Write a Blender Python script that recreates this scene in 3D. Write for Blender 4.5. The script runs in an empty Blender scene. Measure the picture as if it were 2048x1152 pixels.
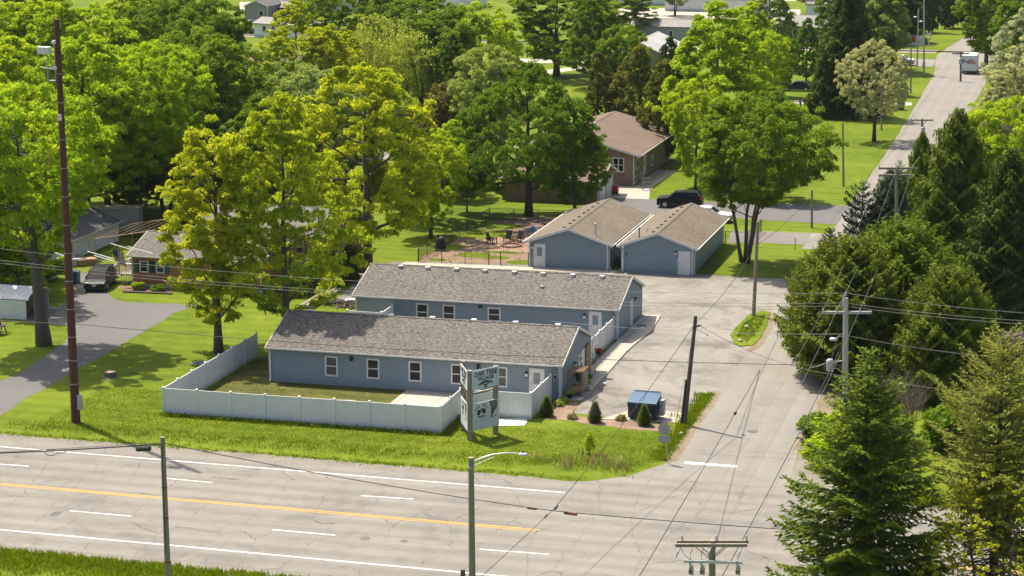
import bpy, bmesh, math, random
import numpy as np
from mathutils import Vector, Matrix
from mathutils.geometry import tessellate_polygon

# ---------------------------------------------------------------- camera, sky, sun, exposure
SC = bpy.context.scene
COL = SC.collection
rad = math.radians
CF = 4429.8                      # focal length in pixels of the 2048 wide photograph
CP = np.array([60.2474, -133.6572, 38.5962])
YAW, PITCH, ROLL = 0.2624, 0.2040, -0.0013
_F = np.array([-math.sin(YAW)*math.cos(PITCH), math.cos(YAW)*math.cos(PITCH), -math.sin(PITCH)])
_R0 = np.array([math.cos(YAW), math.sin(YAW), 0.0]); _U0 = np.cross(_R0, _F)
_R = math.cos(ROLL)*_R0 + math.sin(ROLL)*_U0
_U = -math.sin(ROLL)*_R0 + math.cos(ROLL)*_U0
cd = bpy.data.cameras.new('camera'); cam = bpy.data.objects.new('camera', cd); COL.objects.link(cam)
cd.sensor_width = 36.0; cd.lens = CF*36/2048; cd.clip_start = 1.0; cd.clip_end = 4000
cam.matrix_world = Matrix(((_R[0], _U[0], -_F[0], CP[0]), (_R[1], _U[1], -_F[1], CP[1]), (_R[2], _U[2], -_F[2], CP[2]), (0, 0, 0, 1)))
SC.camera = cam

SUN_EL, SUN_AZ = rad(60), rad(145.2)     # azimuth counted from +X towards +Y
w = bpy.data.worlds.new('World'); SC.world = w; w.use_nodes = True
wt = w.node_tree; bg = wt.nodes['Background']
sky = wt.nodes.new('ShaderNodeTexSky'); sky.sky_type = 'NISHITA'; sky.sun_disc = False
sky.dust_density = 4.0; sky.sun_elevation = SUN_EL; sky.sun_rotation = (math.pi/2 - SUN_AZ) % (2*math.pi)
wt.links.new(sky.outputs[0], bg.inputs[0]); bg.inputs[1].default_value = 0.128
sl = bpy.data.lights.new('sun', 'SUN'); sl.energy = 4.9; sl.angle = rad(0.5); sl.color = (1.0, 0.915, 0.77)
so = bpy.data.objects.new('sun', sl); COL.objects.link(so)
_sd = Vector((math.cos(SUN_EL)*math.cos(SUN_AZ), math.cos(SUN_EL)*math.sin(SUN_AZ), math.sin(SUN_EL)))
so.rotation_euler = (-_sd).to_track_quat('-Z', 'Y').to_euler(); so.location = (0, 0, 80)
SC.view_settings.view_transform = 'Standard'; SC.view_settings.look = 'None'
SC.view_settings.exposure = 0.90; SC.view_settings.gamma = 1.0
HAZE = 0.00003
SC.cycles.volume_bounces = 0
SC.cycles.max_bounces = 6; SC.cycles.diffuse_bounces = 3; SC.cycles.transparent_max_bounces = 12

# ---------------------------------------------------------------- survey helpers: photo pixel -> place on the ground
def ray(u, v): return _F + _R*(u-1024)/CF - _U*(v-576)/CF
def G(u, v, z=0.0):
    d = ray(u, v); p = CP + d*(z-CP[2])/d[2]
    return Vector((p[0], p[1], z))
def G2(u, v):
    p = G(u, v); return (p.x, p.y)
_H = np.array([-math.sin(YAW), math.cos(YAW), 0.0])     # level forward direction
def D(u, v, dist):                                        # point in the upright plane at a level distance ahead
    r = ray(u, v); return Vector(CP + r*dist/(r @ _H))
def depth(p): return float((np.array(p)-CP) @ _H)
def onY(u, v, y):
    d = ray(u, v); p = CP + d*(y-CP[1])/d[1]; return p[0], p[2]
def onX(u, v, x):
    d = ray(u, v); p = CP + d*(x-CP[0])/d[0]; return p[1], p[2]

# ---------------------------------------------------------------- materials
MATS = {}
ALB = 0.79                       # measured paint and paving values brought to the exposure above
def new_mat(name):
    m = bpy.data.materials.new(name); m.use_nodes = True
    nt = m.node_tree; b = nt.nodes['Principled BSDF']
    MATS[name] = m
    return m, nt, b
def nd(nt, t, **kw):
    n = nt.nodes.new(t)
    for k, v in kw.items():
        if k.startswith('i_'): n.inputs[int(k[2:]) if k[2:].isdigit() else k[2:]].default_value = v
        else: setattr(n, k, v)
    return n
def col(c): return (c[0], c[1], c[2], 1.0)
def coords(nt, world=False, scale=(1, 1, 1)):
    if world:
        g = nd(nt, 'ShaderNodeNewGeometry'); src = g.outputs['Position']
    else:
        g = nd(nt, 'ShaderNodeTexCoord'); src = g.outputs['Object']
    mp = nd(nt, 'ShaderNodeMapping'); mp.inputs['Scale'].default_value = scale
    nt.links.new(src, mp.inputs['Vector']); return mp.outputs['Vector']
def noise(nt, vec, scale, detail=4, rough=0.6, dist=0.0):
    n = nd(nt, 'ShaderNodeTexNoise'); n.inputs['Scale'].default_value = scale; n.inputs['Detail'].default_value = detail
    n.inputs['Roughness'].default_value = rough; n.inputs['Distortion'].default_value = dist
    nt.links.new(vec, n.inputs['Vector']); return n.outputs['Fac']
def ramp(nt, fac, stops):
    r = nd(nt, 'ShaderNodeValToRGB'); e = r.color_ramp.elements
    e[0].position, e[0].color = stops[0][0], col(stops[0][1]); e[1].position, e[1].color = stops[-1][0], col(stops[-1][1])
    for p, c in stops[1:-1]:
        x = e.new(p); x.color = col(c)
    nt.links.new(fac, r.inputs['Fac']); return r.outputs['Color']
def mixc(nt, fac, a, b, mode='MIX'):
    m = nd(nt, 'ShaderNodeMix', data_type='RGBA', blend_type=mode)
    if isinstance(fac, (int, float)): m.inputs[0].default_value = fac
    else: nt.links.new(fac, m.inputs[0])
    for s, i in ((a, 6), (b, 7)):
        if isinstance(s, tuple): m.inputs[i].default_value = col(s)
        else: nt.links.new(s, m.inputs[i])
    return m.outputs[2]
def math_(nt, op, a, b=None, c=None):
    m = nd(nt, 'ShaderNodeMath', operation=op)
    for i, s in enumerate((a, b, c)):
        if s is None: continue
        if isinstance(s, (int, float)): m.inputs[i].default_value = s
        else: nt.links.new(s, m.inputs[i])
    return m.outputs[0]
def bump(nt, b, h, strength, dist=0.02):
    n = nd(nt, 'ShaderNodeBump'); n.inputs['Strength'].default_value = strength; n.inputs['Distance'].default_value = dist
    nt.links.new(h, n.inputs['Height']); nt.links.new(n.outputs[0], b.inputs['Normal'])
def sep(nt, vec):
    s = nd(nt, 'ShaderNodeSeparateXYZ'); nt.links.new(vec, s.inputs[0]); return s.outputs
def comb(nt, x, y, z=0.0):
    c = nd(nt, 'ShaderNodeCombineXYZ')
    for i, s in enumerate((x, y, z)):
        if isinstance(s, (int, float)): c.inputs[i].default_value = s
        else: nt.links.new(s, c.inputs[i])
    return c.outputs[0]

def plain(name, c, rough=0.6, var=0.18, scale=3.0, metal=0.0, coat=0.0, spec=0.5, world=False):
    """a paint, plastic or metal with gentle uneven weathering"""
    if name in MATS: return MATS[name]
    c = tuple(x*ALB for x in c)
    m, nt, b = new_mat(name)
    v = coords(nt, world)
    f = noise(nt, v, scale, 5, 0.65)
    lo = tuple(x*(1-var) for x in c); hi = tuple(min(1, x*(1+var)) for x in c)
    nt.links.new(ramp(nt, f, [(0.3, lo), (0.7, hi)]), b.inputs['Base Color'])
    b.inputs['Roughness'].default_value = rough; b.inputs['Metallic'].default_value = metal
    b.inputs['Specular IOR Level'].default_value = spec
    if coat: b.inputs['Coat Weight'].default_value = coat; b.inputs['Coat Roughness'].default_value = 0.05
    return m

def siding(name, c, pitch=0.14, axis=2):
    c = tuple(x*ALB for x in c)
    m, nt, b = new_mat(name)
    v = coords(nt); z = sep(nt, v)[axis]
    f = math_(nt, 'FRACT', math_(nt, 'MULTIPLY', z, 1/pitch))
    n = noise(nt, coords(nt, False, (0.4, 0.4, 2.5)), 2.2, 4, .6)
    base = ramp(nt, n, [(0.3, tuple(x*.9 for x in c)), (0.72, tuple(x*1.08 for x in c))])
    lip = ramp(nt, f, [(0.0, (.62, .62, .62)), (0.1, (.8, .8, .8)), (0.2, (1, 1, 1))])
    nt.links.new(mixc(nt, 1.0, base, lip, 'MULTIPLY'), b.inputs['Base Color'])
    b.inputs['Roughness'].default_value = 0.55
    bump(nt, b, math_(nt, 'SUBTRACT', 1.0, f), 0.5, 0.02)
    return m

def shingles(name, c1, c2, c3, axis='x', slope=0.37, bw=0.42, rh=0.2, mort=0.012):
    c1, c2, c3 = [tuple(x*ALB for x in q) for q in (c1, c2, c3)]
    m, nt, b = new_mat(name)
    s = sep(nt, coords(nt))
    k = math.sqrt(1+slope*slope)
    along, across = (s[0], s[1]) if axis == 'x' else (s[1], s[0])
    vec = comb(nt, along, math_(nt, 'MULTIPLY', across, k), 0.0)
    br = nd(nt, 'ShaderNodeTexBrick', offset=0.5)
    br.inputs['Scale'].default_value = 1.0; br.inputs['Brick Width'].default_value = bw; br.inputs['Row Height'].default_value = rh
    br.inputs['Mortar Size'].default_value = mort; br.inputs['Bias'].default_value = 0.0
    br.inputs['Color1'].default_value = col(c1); br.inputs['Color2'].default_value = col(c2); br.inputs['Mortar'].default_value = col(tuple(x*.5 for x in c1))
    nt.links.new(vec, br.inputs['Vector'])
    ani = nd(nt, 'ShaderNodeMapping'); ani.inputs['Scale'].default_value = (2.4, 6.5, 1); nt.links.new(vec, ani.inputs['Vector'])
    n1 = noise(nt, ani.outputs[0], 1.5, 2, .6); n2 = noise(nt, vec, .22, 3, .6)
    c = mixc(nt, ramp(nt, n1, [(.5, (0, 0, 0)), (.58, (1, 1, 1))]), br.outputs['Color'], c3)
    c = mixc(nt, 1.0, c, ramp(nt, n2, [(.3, (.86, .86, .86)), (.7, (1.1, 1.1, 1.1))]), 'MULTIPLY')
    nt.links.new(c, b.inputs['Base Color']); b.inputs['Roughness'].default_value = 0.9
    b.inputs['Specular IOR Level'].default_value = 0.25
    bump(nt, b, br.outputs['Fac'], -0.4, 0.02)
    return m

def bricks(name, c1, c2, mortar):
    m, nt, b = new_mat(name)
    s = sep(nt, coords(nt))
    vec = comb(nt, math_(nt, 'ADD', s[0], s[1]), s[2])
    br = nd(nt, 'ShaderNodeTexBrick', offset=0.5)
    br.inputs['Scale'].default_value = 1.0; br.inputs['Brick Width'].default_value = 0.3; br.inputs['Row Height'].default_value = 0.1
    br.inputs['Mortar Size'].default_value = 0.012
    br.inputs['Color1'].default_value = col(c1); br.inputs['Color2'].default_value = col(c2); br.inputs['Mortar'].default_value = col(mortar)
    nt.links.new(vec, br.inputs['Vector'])
    n = noise(nt, vec, 1.5, 4, .6)
    nt.links.new(mixc(nt, 1.0, br.outputs['Color'], ramp(nt, n, [(.3, (.8, .8, .8)), (.7, (1.15, 1.15, 1.15))]), 'MULTIPLY'), b.inputs['Base Color'])
    b.inputs['Roughness'].default_value = 0.9
    return m

def grass_mat(name, dark, mid, light, straw=0.12):
    m, nt, b = new_mat(name)
    v = coords(nt, True)
    big = noise(nt, v, 0.07, 4, .6, .6); med = noise(nt, v, 0.55, 5, .65, .4)
    fine = noise(nt, coords(nt, True, (1, .55, 1)), 7.0, 4, .75)
    mow = nd(nt, 'ShaderNodeTexWave', wave_type='BANDS', bands_direction='Y'); mow.inputs['Scale'].default_value = 0.16
    mow.inputs['Distortion'].default_value = 1.6; mow.inputs['Detail'].default_value = 2; mow.inputs['Detail Scale'].default_value = 1.2
    nt.links.new(v, mow.inputs['Vector'])
    f = math_(nt, 'ADD', math_(nt, 'MULTIPLY', big, .4), math_(nt, 'ADD', math_(nt, 'MULTIPLY', med, .3), math_(nt, 'MULTIPLY', fine, .3)))
    f = math_(nt, 'ADD', f, math_(nt, 'MULTIPLY', mow.outputs['Fac'], .05))
    c = ramp(nt, f, [(.39, dark), (.5, mid), (.63, light)])
    s = ramp(nt, noise(nt, v, 0.33, 5, .7, .5), [(.6, (0, 0, 0)), (.78, (straw, straw, straw))])
    c = mixc(nt, s, c, (.30, .25, .06))
    nt.links.new(c, b.inputs['Base Color']); b.inputs['Roughness'].default_value = .85; b.inputs['Specular IOR Level'].default_value = .04
    bump(nt, b, fine, .9, .06)
    return m

def pave_mat(name, base, crack=(.07, .065, .06), joint=None, crack_scale=.22, stretch=(1, 1, 1), tracks=None, stain=.25, crack_w=.012, cover=.5, blotch=0.0):
    """weathered asphalt or concrete: blotches, stains, cracks; optional tyre-polished lanes along one axis"""
    base = tuple(x*ALB for x in base); crack = tuple(x*ALB for x in crack)
    m, nt, b = new_mat(name)
    v = coords(nt, True)
    n1 = noise(nt, v, .16, 5, .6); n2 = noise(nt, v, 1.4, 5, .7); n3 = noise(nt, v, 14, 3, .7)
    f = math_(nt, 'ADD', math_(nt, 'MULTIPLY', n1, .45), math_(nt, 'ADD', math_(nt, 'MULTIPLY', n2, .35), math_(nt, 'MULTIPLY', n3, .2)))
    lo = tuple(x*(1-stain) for x in base); hi = tuple(min(1, x*(1+stain*.7)) for x in base)
    c = ramp(nt, f, [(.34, lo), (.5, base), (.68, hi)])
    if blotch:                                           # oil and tyre stains of the paving itself
        bl = noise(nt, v, .22, 5, .72, .8); k = ramp(nt, bl, [(.50, (1, 1, 1)), (.66, (1-blotch,)*3)]); c = mixc(nt, 1.0, c, k, 'MULTIPLY')
    if tracks:
        ax, per, off, amp = tracks
        t = sep(nt, v)[ax]
        wv = math_(nt, 'SINE', math_(nt, 'MULTIPLY', math_(nt, 'ADD', t, off), 2*math.pi/per))
        st = noise(nt, coords(nt, True, (.02, 1.2, 1) if ax == 1 else (1.2, .02, 1)), 1.5, 4, .6)
        k = math_(nt, 'ADD', math_(nt, 'MULTIPLY', wv, amp), math_(nt, 'MULTIPLY', math_(nt, 'SUBTRACT', st, .5), amp*5))
        k = math_(nt, 'ADD', k, 1.0)
        c = mixc(nt, 1.0, c, comb(nt, k, k, k), 'MULTIPLY')
    # cracks
    dv = nd(nt, 'ShaderNodeMapping'); dv.inputs['Scale'].default_value = stretch
    wob = nd(nt, 'ShaderNodeTexNoise'); wob.inputs['Scale'].default_value = .9; wob.inputs['Detail'].default_value = 5
    nt.links.new(v, wob.inputs['Vector'])
    add = nd(nt, 'ShaderNodeVectorMath', operation='MULTIPLY_ADD'); add.inputs[1].default_value = (1.1, 1.1, 0)
    nt.links.new(wob.outputs['Color'], add.inputs[0]); nt.links.new(v, add.inputs[2]); nt.links.new(add.outputs[0], dv.inputs['Vector'])
    vo = nd(nt, 'ShaderNodeTexVoronoi', feature='DISTANCE_TO_EDGE', voronoi_dimensions='2D'); vo.inputs['Scale'].default_value = crack_scale
    nt.links.new(dv.outputs[0], vo.inputs['Vector'])
    msk = ramp(nt, noise(nt, v, .45, 4, .7), [(1-cover-.06, (0, 0, 0)), (1-cover+.06, (1, 1, 1))])
    ln = ramp(nt, vo.outputs['Distance'], [(crack_w*.35, (1, 1, 1)), (crack_w, (0, 0, 0))])
    c = mixc(nt, mixc(nt, 1.0, ln, msk, 'MULTIPLY'), c, crack)
    if joint:
        for ax, per in joint:
            t = sep(nt, v)[ax]
            d = math_(nt, 'ABSOLUTE', math_(nt, 'SUBTRACT', math_(nt, 'FRACT', math_(nt, 'MULTIPLY', t, 1/per)), .5))
            jl = ramp(nt, d, [(.02/per, (1, 1, 1)), (.05/per, (0, 0, 0))])
            c = mixc(nt, jl, c, tuple(x*.5 for x in base))
    nt.links.new(c, b.inputs['Base Color']); b.inputs['Roughness'].default_value = .88; b.inputs['Specular IOR Level'].default_value = .3
    bump(nt, b, n3, .25, .01)
    return m

def speckle(name, cols, scale=6, rough=.95):
    cols = [tuple(x*ALB for x in c) for c in cols]
    m, nt, b = new_mat(name)
    v = coords(nt, True)
    f = math_(nt, 'ADD', math_(nt, 'MULTIPLY', noise(nt, v, scale, 5, .8), .6), math_(nt, 'MULTIPLY', noise(nt, v, .5, 4, .6), .4))
    st = [(.34+.32*i/(len(cols)-1), c) for i, c in enumerate(cols)]
    nt.links.new(ramp(nt, f, st), b.inputs['Base Color']); b.inputs['Roughness'].default_value = rough
    bump(nt, b, noise(nt, v, scale*2, 3, .7), .8, .05)
    return m

def leaf_mat(name, a, b_, trans=.38, rough=.7, spec=.06, hue=.12):
    m, nt, b = new_mat(name)
    at = nd(nt, 'ShaderNodeAttribute', attribute_name='tint')
    oi = nd(nt, 'ShaderNodeObjectInfo')
    c = ramp(nt, at.outputs['Fac'], [(0.0, a), (1.0, b_)])
    k = math_(nt, 'ADD', 1-hue, math_(nt, 'MULTIPLY', oi.outputs['Random'], 2*hue))
    c = mixc(nt, 1.0, c, comb(nt, k, math_(nt, 'ADD', math_(nt, 'MULTIPLY', k, .5), .5), 1.0), 'MULTIPLY')
    nt.links.new(c, b.inputs['Base Color']); b.inputs['Roughness'].default_value = rough; b.inputs['Specular IOR Level'].default_value = spec
    tr = nd(nt, 'ShaderNodeBsdfTranslucent'); mx = nd(nt, 'ShaderNodeMixShader'); mx.inputs[0].default_value = trans
    nt.links.new(mixc(nt, 1.0, c, (1.35, 1.25, .55), 'MULTIPLY'), tr.inputs['Color'])
    nt.links.new(b.outputs[0], mx.inputs[1]); nt.links.new(tr.outputs[0], mx.inputs[2])
    nt.links.new(mx.outputs[0], nt.nodes['Material Output'].inputs['Surface'])
    return m

def bark_mat(name, a, b_):
    m, nt, b = new_mat(name)
    n = noise(nt, coords(nt, False, (5, 5, .8)), 2.5, 5, .7)
    nt.links.new(ramp(nt, n, [(.3, a), (.7, b_)]), b.inputs['Base Color']); b.inputs['Roughness'].default_value = .95
    bump(nt, b, n, .8, .05)
    return m

def wood_mat(name, a, b_, sc=(8, 8, .6)):
    m, nt, b = new_mat(name)
    n = noise(nt, coords(nt, False, sc), 2.0, 5, .7)
    nt.links.new(ramp(nt, n, [(.28, a), (.72, b_)]), b.inputs['Base Color']); b.inputs['Roughness'].default_value = .8
    return m

# ---------------------------------------------------------------- mesh builder
class MB:
    def __init__(s): s.v = []; s.f = []; s.mi = []
    def add(s, verts, faces, m=0):
        o = len(s.v); s.v.extend([tuple(p) for p in verts])
        for f in faces: s.f.append(tuple(o+i for i in f)); s.mi.append(m)
        return s
    def box(s, a, b, m=0, bev=0.0):
        (x0, y0, z0), (x1, y1, z1) = a, b
        x0, x1 = min(x0, x1), max(x0, x1); y0, y1 = min(y0, y1), max(y0, y1); z0, z1 = min(z0, z1), max(z0, z1)
        return s.add([(x0, y0, z0), (x1, y0, z0), (x1, y1, z0), (x0, y1, z0), (x0, y0, z1), (x1, y0, z1), (x1, y1, z1), (x0, y1, z1)],
                     [(3, 2, 1, 0), (4, 5, 6, 7), (0, 1, 5, 4), (1, 2, 6, 5), (2, 3, 7, 6), (3, 0, 4, 7)], m)
    def prism(s, pts, fn, d0, d1, m=0):
        """polygon pts (a,b) extruded between d0 and d1; fn(a,b,d)->xyz"""
        n = len(pts)
        vs = [fn(a, b, d0) for a, b in pts]+[fn(a, b, d1) for a, b in pts]
        return s.add(vs, [tuple(range(n))[::-1], tuple(range(n, 2*n))]+[(i, (i+1) % n, n+(i+1) % n, n+i) for i in range(n)], m)
    def tube(s, pts, r, n=6, m=0, cap=True):
        pts = [Vector(p) for p in pts]; k = len(pts)
        rs = r if isinstance(r, (list, tuple)) else [r]*k
        rings = []; ref = None
        for i, p in enumerate(pts):
            t = (pts[min(i+1, k-1)]-pts[max(i-1, 0)])
            if t.length < 1e-9: t = Vector((0, 0, 1))
            t.normalize()
            if ref is None:
                ref = Vector((1, 0, 0)) if abs(t.x) < .8 else Vector((0, 1, 0))
            a = (ref-t*ref.dot(t)); a = a.normalized() if a.length > 1e-6 else t.orthogonal().normalized()
            ref = a; b = t.cross(a)
            rings.append([p+(a*math.cos(2*math.pi*j/n)+b*math.sin(2*math.pi*j/n))*rs[i] for j in range(n)])
        vs = [q for rg in rings for q in rg]
        fs = [(i*n+j, i*n+(j+1) % n, (i+1)*n+(j+1) % n, (i+1)*n+j) for i in range(k-1) for j in range(n)]
        if cap: fs += [tuple(range(n))[::-1], tuple((k-1)*n+j for j in range(n))]
        return s.add(vs, fs, m)
    def lathe(s, prof, n=16, c=(0, 0, 0), m=0):
        vs = []; k = len(prof)
        for r, z in prof:
            for j in range(n):
                a = 2*math.pi*j/n; vs.append((c[0]+r*math.cos(a), c[1]+r*math.sin(a), c[2]+z))
        fs = [(i*n+j, i*n+(j+1) % n, (i+1)*n+(j+1) % n, (i+1)*n+j) for i in range(k-1) for j in range(n)]
        fs += [tuple(range(n))[::-1], tuple((k-1)*n+j for j in range(n))]
        return s.add(vs, fs, m)
    def xf(s, mtx, start=0):
        s.v[start:] = [tuple(mtx @ Vector(p)) for p in s.v[start:]]; return s
    def mesh(s, name, mats, fix=True, smooth=False, bevel=0.0):
        me = bpy.data.meshes.new(name); me.from_pydata(s.v, [], s.f)
        mats = mats if isinstance(mats, (list, tuple)) else [mats]
        for m in mats: me.materials.append(m)
        for p, i in zip(me.polygons, s.mi): p.material_index = i
        if fix or bevel:
            bm = bmesh.new(); bm.from_mesh(me)
            if bevel:
                bmesh.ops.remove_doubles(bm, verts=bm.verts, dist=1e-4)
                ed = [e for e in bm.edges if len(e.link_faces) == 2 and e.calc_face_angle(0) > .5]
                bmesh.ops.bevel(bm, geom=ed, offset=bevel, segments=2, affect='EDGES', profile=.6, clamp_overlap=True)
            bmesh.ops.recalc_face_normals(bm, faces=bm.faces); bm.to_mesh(me); bm.free()
        if smooth:
            for p in me.polygons: p.use_smooth = True
        return me
    def obj(s, name, mats, parent=None, **kw):
        o = bpy.data.objects.new(name, s.mesh(name, mats, **kw)); COL.objects.link(o)
        if parent is not None: o.parent = parent
        return o

def tag(o, label, cat, group=None, kind=None):
    if label: o['label'] = label
    if cat: o['category'] = cat
    if group: o['group'] = group
    if kind: o['kind'] = kind
    return o
def thing(name, label, cat, loc=(0, 0, 0), rz=0.0, group=None):
    o = bpy.data.objects.new(name, None); COL.objects.link(o); o.location = loc; o.rotation_euler = (0, 0, rz)
    o.empty_display_size = .3
    return tag(o, label, cat, group)
def copy_tree(o, parent=None):
    c = o.copy(); COL.objects.link(c)
    if parent is not None: c.parent = parent
    for ch in list(o.children): copy_tree(ch, c)
    return c
def place(o, loc, rz=0.0, label=None, group=None, scale=None):
    o.location = loc; o.rotation_euler = (0, 0, rz)
    if label: o['label'] = label
    if group: o['group'] = group
    if scale: o.scale = scale
    return o

def sheet(name, pts, z, m, jitter=0.0, step=.7, kind='structure', seed=1, thick=0.0):
    """a flat sheet of ground cover with an uneven edge"""
    rnd = random.Random(seed); P = []
    n = len(pts)
    for i in range(n):
        a, b = Vector(pts[i][:2]), Vector(pts[(i+1) % n][:2]); L = (b-a).length
        k = max(1, int(L/step)) if jitter else 1
        nn = Vector((-(b-a).y, (b-a).x)).normalized() if L > 1e-6 else Vector((0, 0))
        o = 0
        for j in range(k):
            o = o*.6+rnd.gauss(0, jitter)*.6
            P.append(a+(b-a)*j/k+nn*(o if j else 0))
    tri = tessellate_polygon([[Vector((p.x, p.y, 0)) for p in P]])
    mb = MB(); mb.add([(p.x, p.y, z) for p in P], [tuple(t) for t in tri])
    me = mb.mesh(name, m, fix=False)
    bm = bmesh.new(); bm.from_mesh(me)
    for f in bm.faces:
        f.normal_update()
        if f.normal.z < 0: f.normal_flip()
    if thick:
        r = bmesh.ops.extrude_face_region(bm, geom=list(bm.faces))
        for q in r['geom']:
            if isinstance(q, bmesh.types.BMVert): q.co.z -= thick
        bmesh.ops.recalc_face_normals(bm, faces=bm.faces)
    bm.to_mesh(me); bm.free()
    o = bpy.data.objects.new(name, me); COL.objects.link(o)
    if kind: o['kind'] = kind
    return o
# ================================================================ materials of the place
M = {}
M['grass'] = grass_mat('lawn_grass', (.048, .078, .006), (.086, .124, .008), (.130, .162, .014), .6)
M['yardgrass'] = grass_mat('shade_toned_grass', (.040, .042, .014), (.072, .076, .020), (.12, .11, .035), .7)  # fenced yard grass, its shade put into a darker, browner colour
M['highway'] = pave_mat('old_asphalt', (.206, .190, .163), crack=(.100, .090, .078), crack_scale=.34, stretch=(1, .30, 1), tracks=(1, 1.87, .3, .085), stain=.2, crack_w=.0085, cover=.55, blotch=.20)
M['road'] = pave_mat('side_asphalt', (.220, .204, .176), crack=(.10, .09, .08), crack_scale=.12, stretch=(.6, .5, 1), tracks=(0, 1.7, .2, .04), stain=.14, crack_w=.008, cover=.35, blotch=.14)
M['lot'] = pave_mat('lot_asphalt', (.230, .213, .183), crack=(.12, .11, .10), crack_scale=.22, stain=.44, crack_w=.010, cover=.45, blotch=.42)
M['lot2'] = pave_mat('gravel_lot', (.17, .155, .138), crack=(.12, .11, .10), crack_scale=.3, stain=.3, crack_w=.010, cover=.3)
M['drive'] = pave_mat('driveway_asphalt', (.128, .122, .116), crack=(.05, .048, .045), crack_scale=.22, stain=.22, crack_w=.012, cover=.35)
M['drive2'] = pave_mat('dark_driveway', (.125, .118, .112), crack=(.06, .055, .05), crack_scale=.2, stain=.22, crack_w=.010, cover=.3)
M['concrete'] = pave_mat('sidewalk_concrete', (.43, .38, .31), crack=(.3, .26, .22), crack_scale=.08, stain=.14, crack_w=.004, cover=.3, joint=((0, 1.55), (1, 1.55)))
M['slab'] = pave_mat('patio_concrete', (.46, .405, .325), crack=(.3, .26, .22), crack_scale=.08, stain=.10, crack_w=.004, cover=.2, joint=((0, 2.6),))
M['mulch'] = speckle('mulch', [(.10, .06, .038), (.20, .125, .08), (.29, .195, .13), (.35, .26, .18)], 7)
M['dirt'] = speckle('bare_dirt', [(.10, .062, .04), (.20, .125, .08), (.29, .19, .12), (.20, .18, .07)], 3)
M['shade_mulch'] = speckle('leaf_litter', [(.10, .065, .05), (.19, .12, .09), (.27, .18, .13)], 5)
M['shoulder'] = speckle('gravel_shoulder', [(.12, .11, .09), (.20, .18, .145), (.27, .24, .19)], 6)
M['verge_dirt'] = speckle('edge_dirt', [(.11, .08, .045), (.20, .15, .09), (.27, .215, .14)], 6)
M['gravel'] = speckle('grey_gravel', [(.18, .17, .16), (.30, .28, .26), (.40, .38, .35)], 9)
M['white_line'] = plain('road_white', (.70, .68, .63), .7, .10, 2.5, world=True)
M['yellow_line'] = plain('road_yellow', (.58, .31, .028), .7, .12, 2.5, world=True)
M['tar'] = plain('tar_patch', (.095, .088, .08), .8, .3, 2)
M['redbrick_ground'] = speckle('red_clay', [(.20, .11, .08), (.30, .18, .14)], 4)
M['white'] = plain('white_trim', (.72, .71, .68), .45, .05, 2)
M['vinyl'] = plain('vinyl_fence_white', (.80, .795, .78), .4, .05, 1.2)
def stain_foot(m, c, z0, z1, amt):
    nt = m.node_tree; b = nt.nodes['Principled BSDF']; src = b.inputs['Base Color'].links[0].from_socket
    v = coords(nt, True); z = sep(nt, v)[2]
    f = math_(nt, 'ADD', z, math_(nt, 'MULTIPLY', math_(nt, 'SUBTRACT', noise(nt, v, 2.2, 5, .75), .5), z1*1.6))
    nt.links.new(mixc(nt, ramp(nt, f, [(z0, (amt, amt, amt)), (z1, (0, 0, 0))]), src, c), b.inputs['Base Color'])
stain_foot(M['vinyl'], (.22, .24, .17), .04, .40, .62)
M['door_white'] = plain('door_white', (.76, .75, .73), .4, .04, 2)
M['blue'] = siding('blue_siding', (.225, .302, .345)); stain_foot(M['blue'], (.13, .15, .14), .05, .45, .45)
M['black'] = plain('black_metal', (.02, .02, .022), .45, .3, 6)
M['darkiron'] = plain('dark_iron', (.03, .028, .026), .6, .3, 6)
M['steel'] = plain('galvanised_steel', (.42, .43, .44), .45, .15, 5, metal=.2)
M['alu'] = plain('bright_aluminium', (.62, .63, .64), .4, .08, 5, metal=.12)
M['glass'] = plain('window_glass', (.022, .025, .027), .12, .3, .8, spec=.3)
M['glass_warm'] = plain('curtained_glass', (.12, .115, .105), .2, .35, 1.6, spec=.3)
M['doorglass'] = plain('door_lite_glass', (.22, .27, .31), .15, .2, 3)
M['roof_grey'] = shingles('weathered_shingles', (.136, .121, .104), (.068, .061, .054), (.205, .186, .160), 'x', .37)
M['roof_tan'] = shingles('tan_shingles', (.165, .134, .098), (.122, .098, .071), (.195, .161, .120), 'y', .37, .9, .30, .022)
M['roof_brown'] = shingles('brown_shingles', (.170, .120, .090), (.138, .096, .072), (.200, .145, .112), 'y', .25, .5, .2)
M['roof_brown_x'] = shingles('brown_shingles_x', (.185, .118, .090), (.150, .094, .072), (.215, .142, .110), 'x', .3, .5, .2)
M['roof_dark'] = shingles('dark_shingles', (.12, .115, .11), (.08, .078, .075), (.16, .155, .145), 'y', .35)
M['roof_light'] = shingles('pale_shingles', (.30, .285, .265), (.22, .21, .195), (.36, .34, .32), 'x', .2)
M['brick'] = bricks('tan_brick', (.23, .145, .075), (.16, .10, .055), (.30, .25, .18))
M['redbrick'] = bricks('red_brick', (.22, .07, .04), (.17, .055, .032), (.30, .25, .2))
M['log'] = siding('log_siding', (.40, .185, .070), .24)
M['whitesiding'] = siding('white_siding', (.80, .80, .78), .2)
M['greysiding'] = siding('grey_siding', (.30, .31, .29), .2)
M['sage'] = siding('sage_siding', (.30, .36, .30), .2)
M['paleblue'] = siding('pale_blue_siding', (.50, .54, .56), .2)
M['navy'] = siding('slate_blue_siding', (.06, .085, .11), .2)
M['pole'] = wood_mat('pole_wood', (.16, .125, .09), (.30, .245, .185))
M['pole_dark'] = wood_mat('creosote_pole', (.045, .032, .025), (.11, .08, .06))
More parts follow.
